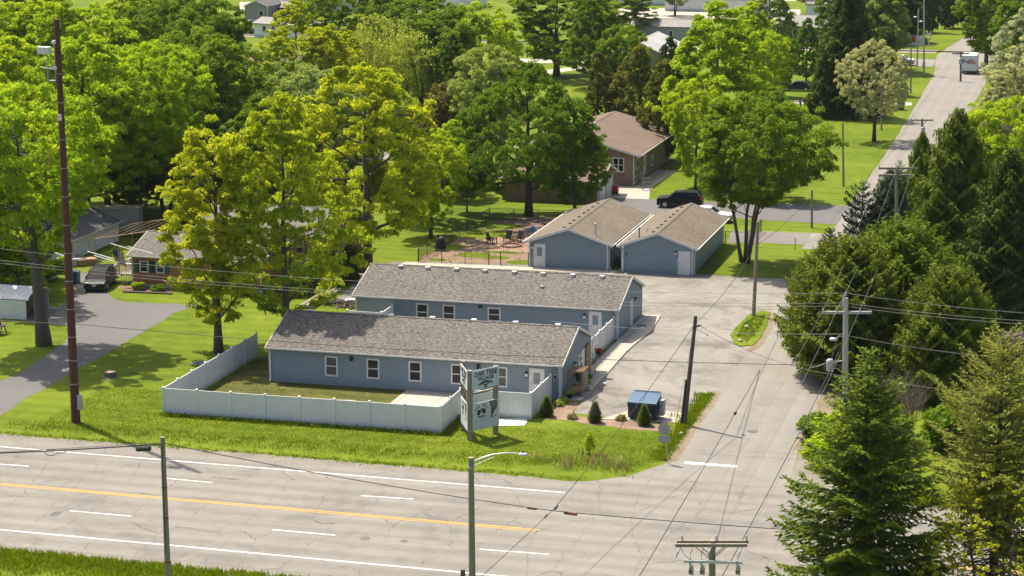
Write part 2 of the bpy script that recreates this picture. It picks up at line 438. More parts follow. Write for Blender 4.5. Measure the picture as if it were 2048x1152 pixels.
M['pole_red'] = wood_mat('red_brown_pole', (.050, .013, .009), (.105, .032, .022))
M['pole_grey'] = wood_mat('silver_pole', (.28, .26, .23), (.42, .40, .37))
M['wood'] = wood_mat('timber', (.20, .12, .05), (.36, .23, .11))
M['olivewood'] = wood_mat('peeled_log', (.17, .145, .085), (.30, .26, .17), (3, 3, .5))
M['wire'] = plain('wire_black', (.03, .027, .025), .6, .2, 1)
M['wire_grey'] = plain('wire_grey', (.20, .19, .18), .5, .2, 1)
M['sign'] = plain('sign_white', (.62, .66, .67), .5, .06, 2)
M['navyink'] = plain('sign_navy', (.035, .07, .13), .6, .2, 3)
M['tealink'] = plain('sign_teal', (.02, .10, .14), .6, .3, 5)
M['inkdark'] = plain('sign_dark_red', (.055, .018, .014), .6, .5, 9)
M['photogrey'] = plain('sign_photo_print', (.11, .115, .115), .5, .75, 2.2)
M['teal'] = plain('teal_paint', (.02, .28, .36), .5, .1, 3)
M['red'] = plain('red_paint', (.40, .03, .02), .5, .15, 3)
M['orange'] = plain('orange_paint', (.55, .16, .03), .5, .12, 3)
M['yellow'] = plain('yellow_plastic', (.62, .45, .02), .5, .1, 3)
M['green'] = plain('green_plastic', (.015, .10, .07), .5, .15, 3)
M['shutter'] = plain('green_shutter', (.03, .10, .06), .5, .15, 3)
M['rust'] = plain('rusty_steel', (.20, .075, .045), .8, .35, 6)
M['rubber'] = plain('tyre_rubber', (.018, .018, .018), .8, .2, 6)
M['carglass'] = plain('car_glass', (.006, .008, .010), .12, .2, 2, spec=.18)
M['lamp_glass'] = plain('lamp_lens', (.70, .72, .72), .15, .06, 8)
M['tail'] = plain('tail_lamp_red', (.45, .02, .02), .2, .2, 6)
M['flower'] = plain('purple_flowers', (.13, .05, .15), .7, .5, 9)
M['redflower'] = leaf_mat('red_flowers', (.10, .012, .012), (.20, .03, .025), .2)
E_bark = bark_mat('grey_bark', (.055, .045, .036), (.135, .112, .088)); M['bark'] = E_bark
M['bark_dark'] = bark_mat('dark_bark', (.035, .028, .022), (.085, .068, .052))
M['twig'] = bark_mat('bare_twigs', (.16, .12, .085), (.30, .235, .17))

# ================================================================ ground, roads and pavings (structure)
gr = MB(); gr.add([(-1600, -900, 0), (1600, -900, 0), (1600, 2600, 0), (-1600, 2600, 0)], [(0, 1, 2, 3)])
g_ = gr.obj('ground', M['grass'], fix=False); g_['kind'] = 'structure'

HS = -0.0145                                     # the highway runs almost along X
def hy(x, y0): return y0+HS*x
sheet('gravel_shoulder', [(-400, hy(-400, -7.2)), (20, hy(20, -7.45)), (31, hy(31, -7.9)), (33.4, -6.3), (35.0, -3.2), (35.1, 1), (45, 1), (46.5, -6), (60, hy(60, -7.2)), (400, hy(400, -7.2)), (400, hy(400, -29.6)), (-400, hy(-400, -29.6))], .004, M['shoulder'], .10, 1.2, seed=3)
sheet('highway', [(-400, hy(-400, -8.35)), (28, hy(28, -8.55)), (31.2, -8.1), (33.6, -6.3), (35.1, -3.4), (35.4, -1.0), (42.4, -1.0), (43.2, -4.5), (45.5, -7.4), (50, hy(50, -8.3)), (400, hy(400, -8.3)), (400, hy(400, -28.1)), (-400, hy(-400, -28.1))], .008, M['highway'], .05, 1.5, seed=4)
ROADL = [(35.35, -6.4), (35.3, 8), (35.3, 16), (35.15, 56), (35.1, 95), (34.8, 150), (34.3, 185), (33.6, 222), (33.3, 232), (31.6, 258), (32.6, 275), (34.0, 296), (36.5, 330), (41, 380), (48, 440), (58, 520)]
sheet('side_road', ROADL+[(66, 520), (56, 440), (49, 380), (44.2, 330), (42.6, 296), (42.2, 200), (42.4, 100), (42.5, 16), (42.6, 2), (43.2, -6.4)], .012, M['road'], .05, 1.5, seed=5)
sheet('road_edge_dirt', [(34.7, -2.5), (35.0, 8), (34.8, 15.6), (35.4, 16), (35.5, 8), (35.6, -2.5)], .016, M['verge_dirt'], .12, .6, seed=6)
sheet('road_edge_dirt', [(42.3, 2), (42.2, 14), (42.3, 30), (43.5, 30), (43.6, 14), (43.6, 2)], .016, M['verge_dirt'], .15, .6, seed=7)
for i, (xa, xb, ya, wd) in enumerate([(-400, 30.46, -10.2, .14), (-400, 400, -25.65, .14)]):
    sheet('road_marking', [(xa, hy(xa, ya)), (xb, hy(xb, ya)), (xb, hy(xb, ya)-wd), (xa, hy(xa, ya)-wd)], .014, M['white_line'], .012, 1.0, seed=10+i)
sheet('road_marking', [(50, hy(50, -10.2)), (400, hy(400, -10.2)), (400, hy(400, -10.34)), (50, hy(50, -10.34))], .014, M['white_line'])
for xa, xb in ((-400, 30.8), (51, 400)):
    for k, dy in enumerate((-.02, .26)):
        sheet('road_marking', [(xa, hy(xa, -17.53)-dy), (xb-.2*k, hy(xb, -17.53)-dy), (xb-.2*k, hy(xb, -17.53)-dy-.13), (xa, hy(xa, -17.53)-dy-.13)], .014, M['yellow_line'], .012, 1.0, seed=20+k)
def dash(u0, v0, u1, v1, k):
    a, b = G(u0, v0), G(u1, v1)
    sheet('road_marking', [(a.x, a.y), (b.x, b.y), (b.x, b.y-.13), (a.x, a.y-.13)], .014, M['white_line'], .012, .8, seed=30+k)
DASHES = [(-60, 924, 58, 932), (331, 956, 426, 965), (723, 991, 827, 998), (140, 1021, 263, 1032), (546, 1059, 671, 1070), (960, 1098, 1098, 1108)]
for k, d_ in enumerate(DASHES): dash(*d_, k)
for k, (xa, ya) in enumerate([(52.5, -13.9), (64.7, -13.9), (58, -21.6), (70, -21.6), (-31, -13.9), (-43, -13.9), (-30, -21.6)]):
    sheet('road_marking', [(xa, hy(xa, ya)), (xa+3.05, hy(xa+3.05, ya)), (xa+3.05, hy(xa+3.05, ya)-.13), (xa, hy(xa, ya)-.13)], .014, M['white_line'], .012, .8, seed=40+k)
a, b = G(1366, 925), G(1474, 932)
sheet('stop_line', [(a.x+.1, a.y+.25), (b.x, b.y+.1), (b.x, b.y-.36), (a.x+.1, a.y-.25)], .0165, M['white_line'], .035, .5, seed=50)
for k, (u, v, rx, ry) in enumerate([(112, 1028, .30, .5), (730, 1077, .28, .35), (808, 1083, .25, .22), (450, 957, 1.0, .12)]):
    c = G(u, v); sheet('tar_patch', [(c.x+rx*math.cos(t*.628), c.y+ry*math.sin(t*.628)) for t in range(10)], .0135, M['tar'], .06, .2, seed=60+k)
# parking lot round the long buildings and the far lots along the road
sheet('parking_lot', [G2(1164, 803), G2(1146, 826), (29.5, 6.7), (34.3, 6.9), (34.2, 9.0), (34.35, 13.2), (34.6, 15.3), (35.6, 15.5), (35.6, 56.3), (26.2, 56.4), (10.0, 56.8), (-1.5, 55.4), (-3.0, 50), (-1.2, 41), (.3, 38.9), (24.7, 39.0), (25.0, 38.9), (25.0, 29), (24.8, 28), (24.8, 19.5), (25.1, 11)], .008, M['lot'], .06, .8, seed=70)
sheet('grass_island', [G2(*p) for p in ((1463, 676), (1467, 662), (1478, 650), (1490, 638), (1502, 628), (1525, 623), (1541, 625), (1536, 645), (1524, 672), (1505, 692), (1480, 694), (1468, 688))], .06, M['grass'], .08, .4, seed=71, thick=.055)
sheet('road_edge_dirt', [G2(*p) for p in ((1505, 693), (1524, 672), (1536, 646), (1541, 625), (1554, 626), (1545, 655), (1528, 688), (1500, 706), (1492, 700))], .018, M['verge_dirt'], .06, .4, seed=72)
sheet('gravel_lot', [G2(*p) for p in ((1462, 462), (1530, 463), (1624, 466), (1640, 470), (1640, 494), (1618, 490), (1520, 486), (1455, 486))], .008, M['lot2'], .1, .8, seed=73)
sheet('pale_apron', [G2(*p) for p in ((1625, 466), (1660, 468), (1655, 500), (1604, 498), (1612, 486))], .0105, M['lot'], .06, .8, seed=74)
sheet('brick_house_driveway', [(9.4, 86.2), (22, 86.2), (35.2, 84.9), (35.2, 96.5), (22, 95.4), (13.8, 95.4), (9.4, 95.0)], .008, M['drive2'], .06, .8, seed=75)
sheet('concrete_apron', [(8.6, 95.0), (13.9, 95.3), (13.1, 99.5), (12.6, 104), (12.9, 116), (10.6, 116), (10.6, 103.4), (7.8, 103.4)], .012, M['concrete'], .03, .8, seed=76)
sheet('concrete_driveway', [G2(*p) for p in ((1560, 200), (1700, 204), (1824, 205), (1822, 211), (1700, 211), (1560, 206))], .008, M['concrete'], .06, 1.0, seed=77)
sheet('far_driveway', [G2(*p) for p in ((1700, 116), (1812, 117), (1872, 119), (1866, 133), (1800, 131), (1700, 130))], .008, M['lot'], .1, 1.5, seed=78)
sheet('railway_gravel', [(-220, 262.5), (31, 262.5), (31, 267.5), (-220, 267.5)], .010, M['gravel'], .15, 2.0, seed=79)
rl = MB()
for y in (264.2, 265.65): rl.box((-220, y-.04, .0), (120, y+.04, .12))
tag(rl.obj('railway_track', M['rust']), 'pair of rusty railway rails crossing the side road by the crossbuck sign', 'railway')
sheet('far_path', [G2(*p) for p in ((1000, 146), (1060, 143), (1170, 132), (1172, 137), (1080, 150), (1010, 152))], .01, M['concrete'], .1, 2, seed=80)
sheet('far_path', [G2(*p) for p in ((940, 116), (1100, 118), (1290, 118), (1290, 123), (1080, 126), (940, 122))], .01, M['concrete'], .1, 2, seed=81)
for k, (u0, u1, v0, v1) in enumerate(((480, 900, 4, 22), (1200, 1600, 16, 36), (500, 760, -14, -6), (1170, 1600, -10, 0), (1340, 1500, 96, 102))):
    sheet('far_street', [G2(u0, v0), G2(u1, v0+3), G2(u1, v1+2), G2(u0, v1)], .01+.002*k, M['concrete'], .2, 4, seed=82+k)
sheet('clay_court', [G2(*p) for p in ((440, 104), (600, 102), (610, 124), (450, 128))], .01, M['redbrick_ground'], .2, 2, seed=90)
# driveway at the left and its patches
sheet('driveway', [G2(*p) for p in ((-80, 805), (0, 762), (50, 740), (95, 709), (132, 682), (137, 652), (95, 648), (40, 640), (60, 612), (118, 613), (148, 586), (152, 545), (205, 548), (231, 556), (222, 568), (217, 585), (222, 596), (246, 603), (310, 607), (400, 608), (352, 625), (290, 662), (205, 712), (155, 737), (100, 772), (60, 792), (0, 832), (-80, 880))], .008, M['drive'], .07, .6, seed=91)
for k, (u, v, rx, ry) in enumerate([(252, 610, .45, .35), (288, 608, .8, .2), (202, 635, .8, .25), (243, 666, .5, .5), (275, 650, .4, .25), (170, 651, .35, .25), (92, 731, 1.1, .5), (75, 741, .9, .5), (185, 674, .4, .15), (225, 605, .25, .5)]):
    c = G(u, v); sheet('tar_patch', [(c.x+rx*math.cos(t*.628), c.y+ry*math.sin(t*.628)) for t in range(10)], .0125, M['tar'], .07, .2, seed=100+k)
# walks, patio, beds
sheet('sidewalk', [G2(*p) for p in ((1118, 802), (1164, 802.5), (1206, 759), (1253, 705), (1277, 684), (1302, 665), (1322, 632.5), (1286, 631.5), (1236, 682), (1180, 738))], .10, M['concrete'], 0, seed=110, thick=.09)
sheet('sidewalk', [(-.6, 54.0), (19, 54.6), (19.1, 56.2), (-.6, 55.3)], .03, M['concrete'], 0, seed=111, thick=.02)
sheet('patio', [(14.0, .6), (19.3, .6), (19.3, 4.6), (24.1, 4.9), (24.1, 10.3), (13.9, 10.3)], .05, M['slab'], 0, seed=112, thick=.04)
sheet('shade_toned_yard', [(.3, .3), (13.9, .3), (13.9, 10.3), (3.4, 10.3), (3.2, 17.2), (.3, 17.2)], .006, M['yardgrass'], .15, .6, seed=113)  # yard ground, carries the grass colour with shade mixed in
sheet('added_bounce_gravel', [(3.7, 19.4), (24.5, 19.4), (24.5, 29.3), (3.7, 29.3)], .009, M['gravel'], 0, seed=132)  # unseen strip, added so lawn green does not bounce onto the rear wall
sheet('gravel_patch', [(8.8, 4.0), (13.5, 3.4), (13.7, 6.3), (9.0, 6.6)], .011, M['gravel'], .25, .5, seed=114)
sheet('mulch_bed', [G2(*p) for p in ((1108, 802), (1160, 806), (1146, 826), (1163, 834), (1240, 837), (1292, 843), (1328, 847), (1346, 856), (1344, 866), (1250, 858), (1150, 843), (1092, 839), (1082, 834), (1092, 815))], .014, M['mulch'], .16, .4, seed=115)
sheet('dumpster_pad', [(28.9, 6.15), (33.9, 6.5), (34.1, 9.0), (30.4, 9.1)], .05, M['concrete'], .02, .8, seed=116, thick=.04)
sheet('white_slab', [G2(*p) for p in ((988, 839), (1054, 838), (1054, 845), (1049, 852), (988, 853))], .05, M['white'], 0, seed=117, thick=.05)
sheet('dog_yard_dirt', [(.7, 55.4), (10.85, 56.0), (10.85, 78.5), (8, 80.5), (3, 80), (.9, 78.5)], .006, M['dirt'], .3, .6, seed=118)
sheet('leaf_litter', [(.9, 72), (6, 71), (10.8, 66), (10.85, 78.5), (8, 82), (2.5, 81)], .0085, M['shade_mulch'], .4, .6, seed=119)
for k, (u, v, rx, ry) in enumerate([(960, 468, 3.0, 2.6), (985, 452, 3.0, 1.8), (950, 510, 1.6, 1.3), (1040, 525, 1.3, 1.0), (905, 495, 1.0, 1.8), (990, 515, 1.5, .8), (1005, 505, 2.0, .7), (875, 520, .9, .6)]):
    c = G(u, v); sheet('grass_patch', [(c.x+rx*math.cos(t*.449), c.y+ry*math.sin(t*.449)) for t in range(14)], .012+.0005*k, M['grass'], .35, .5, seed=120+k)
sheet('garden_bed', [G2(*p) for p in ((236, 572), (262, 572), (345, 578), (345, 588), (246, 584))], .01, M['shade_mulch'], .1, .4, seed=130)
sheet('gravel_track', [G2(*p) for p in ((672, 601), (694, 583), (714, 562), (735, 545), (760, 545), (720, 600))], .007, M['lot2'], .15, .5, seed=131)
# ================================================================ buildings
class House:
    """gabled house; local frame has its corner (x0,y0) at the origin; ridge along 'x' or 'y'"""
    def __init__(s, name, label, x0, x1, y0, y1, h, rh, axis, wall, roof, o=.35, og=.15, cat='building', group=None, trim='white', rz=0, gutters=True, th=.14, fascia=True, base=None):
        s.x0, s.y0, s.W, s.L = x0, y0, x1-x0, y1-y0
        s.h, s.rh, s.axis, s.o = h, rh, axis, o
        r = s.root = thing(name, label, cat, (x0, y0, 0), rz, group)
        half = (s.L if axis == 'x' else s.W)/2
        s.sl = (rh-h)/(half+o); hw = h+s.sl*o-th-.006; rw = rh-th-.006
        s.hw = hw
        full = s.L if axis == 'x' else s.W; run = s.W if axis == 'x' else s.L
        fn = (lambda a, z, d: (d, a, z)) if axis == 'x' else (lambda a, z, d: (a, d, z))
        MB().prism([(0, 0), (full, 0), (full, hw), (half, rw), (0, hw)], fn, 0, run).obj('wall', wall, r)
        rf = MB()
        e = -og; f = run+og
        rf.prism([(-o, h-th), (half, rh-th), (half, rh), (-o, h)], fn, e, f)
        rf.prism([(full+o, h-th), (half+.0005, rh-th), (half+.0005, rh), (full+o, h)], fn, e, f)
        s.roof = rf.obj('roof', roof, r)
        cap = MB().prism([(half-.16, rh-.16*s.sl+.01), (half, rh+.012), (half+.16, rh-.16*s.sl+.01), (half+.16, rh-.16*s.sl+.035), (half, rh+.04), (half-.16, rh-.16*s.sl+.035)], fn, e, f)
        cap.obj('ridge_cap', roof, s.roof)
        tm = M[trim]
        s.tm = tm
        if fascia:
            for d in (e-.03, f):
                for A, B in ((-o-.004, half), (full+o+.004, half)):
                    fa = MB().prism([(A, h-th-.07), (B, rh-th-.07), (B, rh+.02), (A, h+.02)], fn, d, d+.03)
                    fa.obj('rake_board', tm, s.roof)
        if gutters:
            for A in (-o, full+o):
                sg = -1 if A < 0 else 1
                gt = MB().prism([(A+sg*.005, h-.14), (A+sg*.11, h-.12), (A+sg*.13, h-.01), (A+sg*.10, h-.005), (A+sg*.005, h-.05)], fn, e-.03, f+.03)
                gt.obj('gutter', tm, s.roof)
        for cx, cy in ((0, 0), (s.W, 0), (0, s.L), (s.W, s.L)):
            ct = MB(); sx = 1 if cx else -1; sy = 1 if cy else -1
            ct.box((cx-sx*.09, cy+sy*.022, .0), (cx+sx*.022, cy+sy*.003, hw-.01))
            ct.box((cx+sx*.022, cy-sy*.09, .0), (cx+sx*.003, cy+sy*.0, hw-.01))
            ct.obj('corner_trim', tm, r)
        if base is not None:
            MB().box((-.02, -.02, 0), (s.W+.02, s.L+.02, .28)).obj('foundation', base, r)
    def P(s, face, a, z, d):
        return {'S': (a, -d, z), 'N': (a, s.L+d, z), 'E': (s.W+d, a, z), 'W': (-d, a, z)}[face]
    def loc(s, face, wx):
        return wx-s.x0 if face in 'SN' else wx-s.y0
    def rect(s, mb, face, a0, a1, z0, z1, d0, d1, m=0):
        return mb.box(s.P(face, a0, z0, d0), s.P(face, a1, z1, d1), m)
    def window(s, face, a0, a1, z0, z1, glass='glass', sash=True, mull=False, fw=.11):
        f = MB()
        s.rect(f, face, a0-fw, a1+fw, z1, z1+fw, .0, .05); s.rect(f, face, a0-fw, a1+fw, z0-fw, z0, .0, .07)
        s.rect(f, face, a0-fw, a0, z0, z1, .0, .05); s.rect(f, face, a1, a1+fw, z0, z1, .0, .05)
        if mull: s.rect(f, face, (a0+a1)/2-.05, (a0+a1)/2+.05, z0, z1, .0, .045)
        w_ = f.obj('window', s.tm, s.root)
        if sash:
            b = MB(); zm = (z0+z1)/2; s.rect(b, face, a0, a1, zm-.035, zm+.035, .012, .035)
            b.obj('sash_rail', s.tm, w_)
        p = MB(); s.rect(p, face, a0, a1, z0, z1, .002, .012); p.obj('pane', M[glass], w_)
        return w_
    def door(s, face, a0, a1, z0, z1, lite=True, flip=False, steel=True):
        f = MB(); fw = .08
        s.rect(f, face, a0-fw, a1+fw, z1, z1+fw, 0, .05); s.rect(f, face, a0-fw, a0, z0, z1, 0, .05); s.rect(f, face, a1, a1+fw, z0, z1, 0, .05)
        s.rect(f, face, a0, a1, z0, z1, .002, .028)
        # panel mouldings
        wd = a1-a0
        for q0, q1 in ((.12, .46), (.54, .88)):
            s.rect(f, face, a0+wd*q0, a0+wd*q1, z0+.2, z0+.75, .028, .036)
        d = f.obj('door', M['door_white'], s.root)
        if lite:
            g2 = MB(); s.rect(g2, face, a0+wd*.24, a0+wd*.76, z0+1.0, z1-.22, .029, .036); g2.obj('pane', M['doorglass'], d)
        k = MB(); a = a1-.09 if flip else a0+.09
        s.rect(k, face, a-.035, a+.035, z0+.88, z0+1.12, .03, .07); k.obj('handle', M['steel'], d)
        return d
    def lamp(s, face, a, z):
        k = MB(); s.rect(k, face, a-.05, a+.05, z-.05, z+.12, 0, .03); s.rect(k, face, a-.03, a+.03, z+.16, z+.2, .0, .18)
        c = s.P(face, a, z-.22, .16)
        k.lathe([(.02, .44), (.12, .34), (.10, .30), (.10, .06), (.06, 0)], 8, c)
        l = k.obj('wall_lamp', M['black'], s.root)
        MB().lathe([(.104, .08), (.107, .18), (.104, .28)], 8, c).obj('lantern_glass', M['lamp_glass'], l)
    def downspout(s, face, a, dz=0.0, d0=.02):
        k = MB(); z1 = s.h-.2
        p = [s.P(face, a, z1+.08, s.o*.9), s.P(face, a, z1, s.o*.8), s.P(face, a, z1-.22, .1), s.P(face, a, .25, .1), s.P(face, a, .1, .3)]
        if s.o < .2: p[0] = s.P(face, a, z1+.08, .14)
        k.tube(p, .05, 6); k.obj('downspout', s.tm, s.root)
    def surf(s, along, across):
        """a point on the roof surface"""
        half = (s.L if s.axis == 'x' else s.W)/2
        z = s.rh-abs(across-half)*s.sl
        return ((along, across, z) if s.axis == 'x' else (across, along, z))
    def vent(s, along, across, size=.3, high=.13, m='white', name='roof_vent'):
        p = Vector(s.surf(along, across)); k = MB()
        k.box((p.x-size/2, p.y-size/2, p.z-.1), (p.x+size/2, p.y+size/2, p.z+high))
        k.box((p.x-size*.62, p.y-size*.62, p.z+high), (p.x+size*.62, p.y+size*.62, p.z+high+.035))
        return k.obj(name, M[m], s.roof, bevel=.012)
    def pipe(s, along, across, hh, r=.05, m='steel', hood=False):
        p = Vector(s.surf(along, across)); k = MB()
        k.tube([p-Vector((0, 0, .05)), p+Vector((0, 0, hh))], r, 8)
        k.lathe([(r*2.4, -.03), (r*1.3, .09)], 10, tuple(p))
        if hood: k.lathe([(r*1.9, 0), (r*1.9, .1), (r*.6, .16)], 10, (p.x, p.y, p.z+hh))
        k.obj('vent_pipe', M[m], s.roof)

# ---- front blue building
A = House('long_blue_building', 'long blue sided building nearest the highway inside the white fence, grey shingle roof', 3.60, 25.09, 10.39, 19.35, 2.58, 4.26, 'x', M['blue'], M['roof_grey'], o=.36)
for k, (u0, u1) in enumerate(((650.5, 675.5), (733.8, 758.6), (817.8, 842.8), (902.6, 927.6), (989.5, 1014.3))):
    x0, zt = onY(u0+2.3, 716+.055*(u0-650), A.y0); x1, zb = onY(u1-2.3, 749.5+.055*(u0-650), A.y0)
    A.window('S', A.loc('S', x0), A.loc('S', x1), .78, 2.02, glass='glass_warm' if k in (0, 4) else 'glass')
x0, zt = onY(1060.5, 738, A.y0); x1, _ = onY(1087, 740, A.y0)
A.door('S', A.loc('S', x0), A.loc('S', x1), .06, 2.08)
A.lamp('S', A.loc('S', onY(1054, 745, A.y0)[0]), 1.72)
k = MB(); a = A.loc('S', onY(703, 716, A.y0)[0]); A.rect(k, 'S', a-.12, a+.12, 2.02, 2.2, 0, .1); A.rect(k, 'S', a-.09, a+.09, 1.9, 2.02, .05, .25); k.obj('flood_light', M['black'], A.root)
k = MB(); a = A.loc('S', onY(957, 726, A.y0)[0]); A.rect(k, 'S', a-.12, a+.12, 2.02, 2.2, 0, .1); A.rect(k, 'S', a-.09, a+.09, 1.9, 2.02, .05, .25); k.obj('flood_light', M['black'], A.root)
k = MB(); a = A.loc('S', onY(1111, 752, A.y0)[0]); A.rect(k, 'S', a-.14, a+.14, 1.45, 1.85, 0, .04); k2 = k.obj('meter_box', M['white'], A.root)
k = MB(); A.rect(k, 'S', a-.08, a+.08, 1.52, 1.76, .04, .09); k.obj('meter', M['black'], k2)
A.downspout('S', .12); A.downspout('S', A.W-.14)
A.window('E', 5.0, 5.7, .9, 1.9, sash=True)
A.lamp('E', 3.4, 1.75)
A.door('E', 5.95, 6.8, .1, 2.1, lite=False)
for q in range(7): A.vent(1.4+3.1*q, A.L/2+.45)

# ---- rear blue building
B = House('long_blue_building', 'second long blue sided building behind the first one, row of white vents along its ridge', 3.56, 24.92, 29.40, 38.44, 2.50, 4.15, 'x', M['blue'], M['roof_grey'], o=.36)
for k, (u0, u1) in enumerate(((832.5, 856.5), (885.5, 910))):
    x0, _ = onY(u0+2.4, 609, B.y0); x1, _ = onY(u1-2.4, 609, B.y0)
    B.window('S', B.loc('S', x0), B.loc('S', x1), .75, 1.95)
x0, _ = onY(978, 616, B.y0); x1, _ = onY(998.5, 616, B.y0)
B.window('S', B.loc('S', x0), B.loc('S', x1), 1.02, 1.93)
x0, _ = onY(1180, 624, B.y0); x1, _ = onY(1201.5, 626, B.y0)
B.door('S', B.loc('S', x0), B.loc('S', x1), .05, 2.08)
B.lamp('S', B.loc('S', onY(1169.5, 632, B.y0)[0]), 1.75)
k = MB(); a = B.loc('S', onY(961, 612, B.y0)[0]); B.rect(k, 'S', a-.13, a+.13, 1.95, 2.15, 0, .16); k.obj('flood_light', M['black'], B.root)
B.downspout('S', B.W-.14)
y0, _ = onX(1258, 640, 24.92); B.door('E', 4.35, 5.25, .1, 2.1, lite=True)
B.lamp('E', 6.0, 1.95)
for u in (802, 856, 913.5, 970, 1029, 1086.5, 1146, 1204.5):
    x, _ = onY(u, 545, B.y0+B.L/2-.35); B.vent(B.loc('S', x), B.L/2-.42)
x, _ = onY(1085.5, 590, B.y0+2.4); B.vent(B.loc('S', x), 2.2, .22, .1, 'steel')

# ---- two tan roofed blue gable buildings
Cb = House('blue_gable_building', 'blue gable ended building with tan roof and white door at its left corner', 10.90, 18.15, 56.04, 72.80, 2.36, 3.72, 'y', M['blue'], M['roof_tan'], o=.42, og=.2)
Db = House('blue_gable_building', 'blue gable ended building with tan roof and white door at its right corner', 19.56, 25.88, 55.77, 71.94, 2.44, 3.74, 'y', M['blue'], M['roof_tan'], o=.42, og=.2)
x0, _ = onY(1069.2, 490, Cb.y0); x1, _ = onY(1089, 490, Cb.y0)
Cb.door('S', Cb.loc('S', x0), Cb.loc('S', x1), .03, 2.07)
Cb.lamp('S', .33, 1.85)
x0, _ = onY(1358, 505, Db.y0); x1, _ = onY(1379.3, 505, Db.y0)
Db.door('S', Db.loc('S', x0), Db.loc('S', x1), .03, 2.07, lite=False)
Db.lamp('S', Db.loc('S', onY(1352, 508, Db.y0)[0]), 1.95)
for H, aa in ((Cb, None), (Db, .42)):
    for k, u in enumerate(range(8)):
        H.vent(1.2+1.9*u+(.25 if k % 3 == 1 else 0), H.W/2-.62, .26, .06, 'darkiron')
Cb.downspout('E', .12); Db.downspout('W', .12); Db.downspout('E', .12); Db.downspout('S', .08)
Cb.pipe(1.0, Cb.W-1.35, 1.0, .055, 'steel', True)
Db.pipe(.9, 1.3, .72, .05, 'darkiron', True); Db.pipe(3.1, 1.55, .3, .03, 'steel'); Db.pipe(1.2, .35, .2, .03, 'steel')
k = MB(); Db.rect(k, 'S', .28, .4, 1.55, 1.8, 0, .06); k.obj('meter', M['black'], Db.root)
k = MB(); a = Db.loc('S', onY(1354.5, 525, Db.y0)[0]); Db.rect(k, 'S', a-.07, a+.07, 1.1, 1.35, 0, .06); k.obj('key_box', M['steel'], Db.root)
Db.window('E', .5, 1.1, .6, 1.9, 'glass', True)
k = MB()
for z in (.35, .7, 1.05): k.box((.25, .3, z-.03), (1.1, .36, z+.03))
for x in (.2, .65, 1.1): k.box((x-.03, .28, 0), (x+.03, .38, 1.25))
gt = k.obj('slat_gate', M['darkiron']); gt.location = (18.2, 57.2, 0); tag(gt, 'dark low gate with clutter in the gap between the two tan roofed buildings', 'gate')
for q, (dx, hh) in enumerate(((.4, .75), (.95, .95))):
    k = MB().lathe([(.2, 0), (.26, hh*.9), (.28, hh), (.0, hh+.06)], 12)
    o = k.obj('trash_can', M['black']); o.location = (18.3+dx, 58.2+.3*q, 0)
    tag(o, ('shorter' if q == 0 else 'taller')+' black trash can in the gap between the tan roofed buildings', 'trash can')

# ---- brick house and its garage
E1 = House('brick_house', 'tan brick house with brown gable roof and patio behind the black SUV', -3.2, 10.4, 104, 124.5, 3.45, 5.55, 'y', M['brick'], M['roof_brown'], o=.8, og=.55, th=.18)
E1.window('S', E1.loc('S', onY(1227.5, 330, 104)[0]), E1.loc('S', onY(1246.5, 330, 104)[0]), 1.55, 2.95, 'glass', True, True)
for a in (1.0,): E1.window('E', a, a+1.2, 1.75, 2.75, 'glass', False)
E1.door('E', 5.2, 6.1, .4, 2.6, lite=True)
E1.window('E', .5, 1.3, .25, .85, 'glass', False); E1.window('E', 3.4, 4.2, .25, .85, 'glass', False); E1.window('E', 9.5, 10.5, .9, 1.9, 'glass', False)
E1.pipe(5.4, 7.9, .8, .06, 'steel', True)
for q in range(4): E1.vent(5.0+2.1*q, E1.W/2-.9-.25*q, .3, .16, 'white')
E1.pipe(15, E1.W/2-1.0, .7, .05, 'steel')
F1 = House('brick_garage', 'low tan brick garage with brown roof and white double door facing the driveway', -1.2, 9.3, 91, 98.4, 2.45, 3.75, 'x', M['brick'], M['roof_brown_x'], o=.45, og=.5, th=.16)
for a0 in (.5, 3.9):
    k = MB(); F1.rect(k, 'E', a0, a0+2.9, .0, 2.15, .0, .05)
    for q in range(1, 4): F1.rect(k, 'E', a0+.08, a0+2.82, q*.54-.02, q*.54+.02, .05, .062)
    k.obj('garage_door', M['door_white'], F1.root)

# ---- left: log house, brick house behind it, white garage, neighbour
LG = House('log_house', 'brown log sided house with green shutters and white deck stairs', -20.1, -8.2, 39.0, 47.5, 2.75, 4.15, 'x', M['log'], M['roof_grey'], o=.3, og=.3, base=M['concrete'])
for u0, u1 in ((279.5, 295.5), (312.5, 327.5)):
    x0, z1 = onY(u0, 515, 39); x1, _ = onY(u1, 516, 39)
    a0, a1 = LG.loc('S', x0), LG.loc('S', x1)
    LG.window('S', a0+.07, a1-.07, 1.38, 2.18, 'glass', True)
    for s0, s1 in ((a0-.5, a0-.08), (a1+.08, a1+.5)):
        k = MB(); LG.rect(k, 'S', s0, s1, 1.28, 2.28, 0, .035); k.obj('shutter', M['shutter'], LG.root)
k = MB()                                                    # deck and stairs on the west side
dk = thing('deck_stairs', 'white railed wooden deck stairs at the left end of the log house', 'stairs', (-21.6, 39.6, 0))
k = MB(); k.box((0, 0, .78), (1.45, 2.4, .88))
for q in range(4): k.box((-.35*(q+1), .1, .62-.2*q), (-.35*q, 1.4, .68-.2*q))
k.obj('platform', M['pole'], dk)
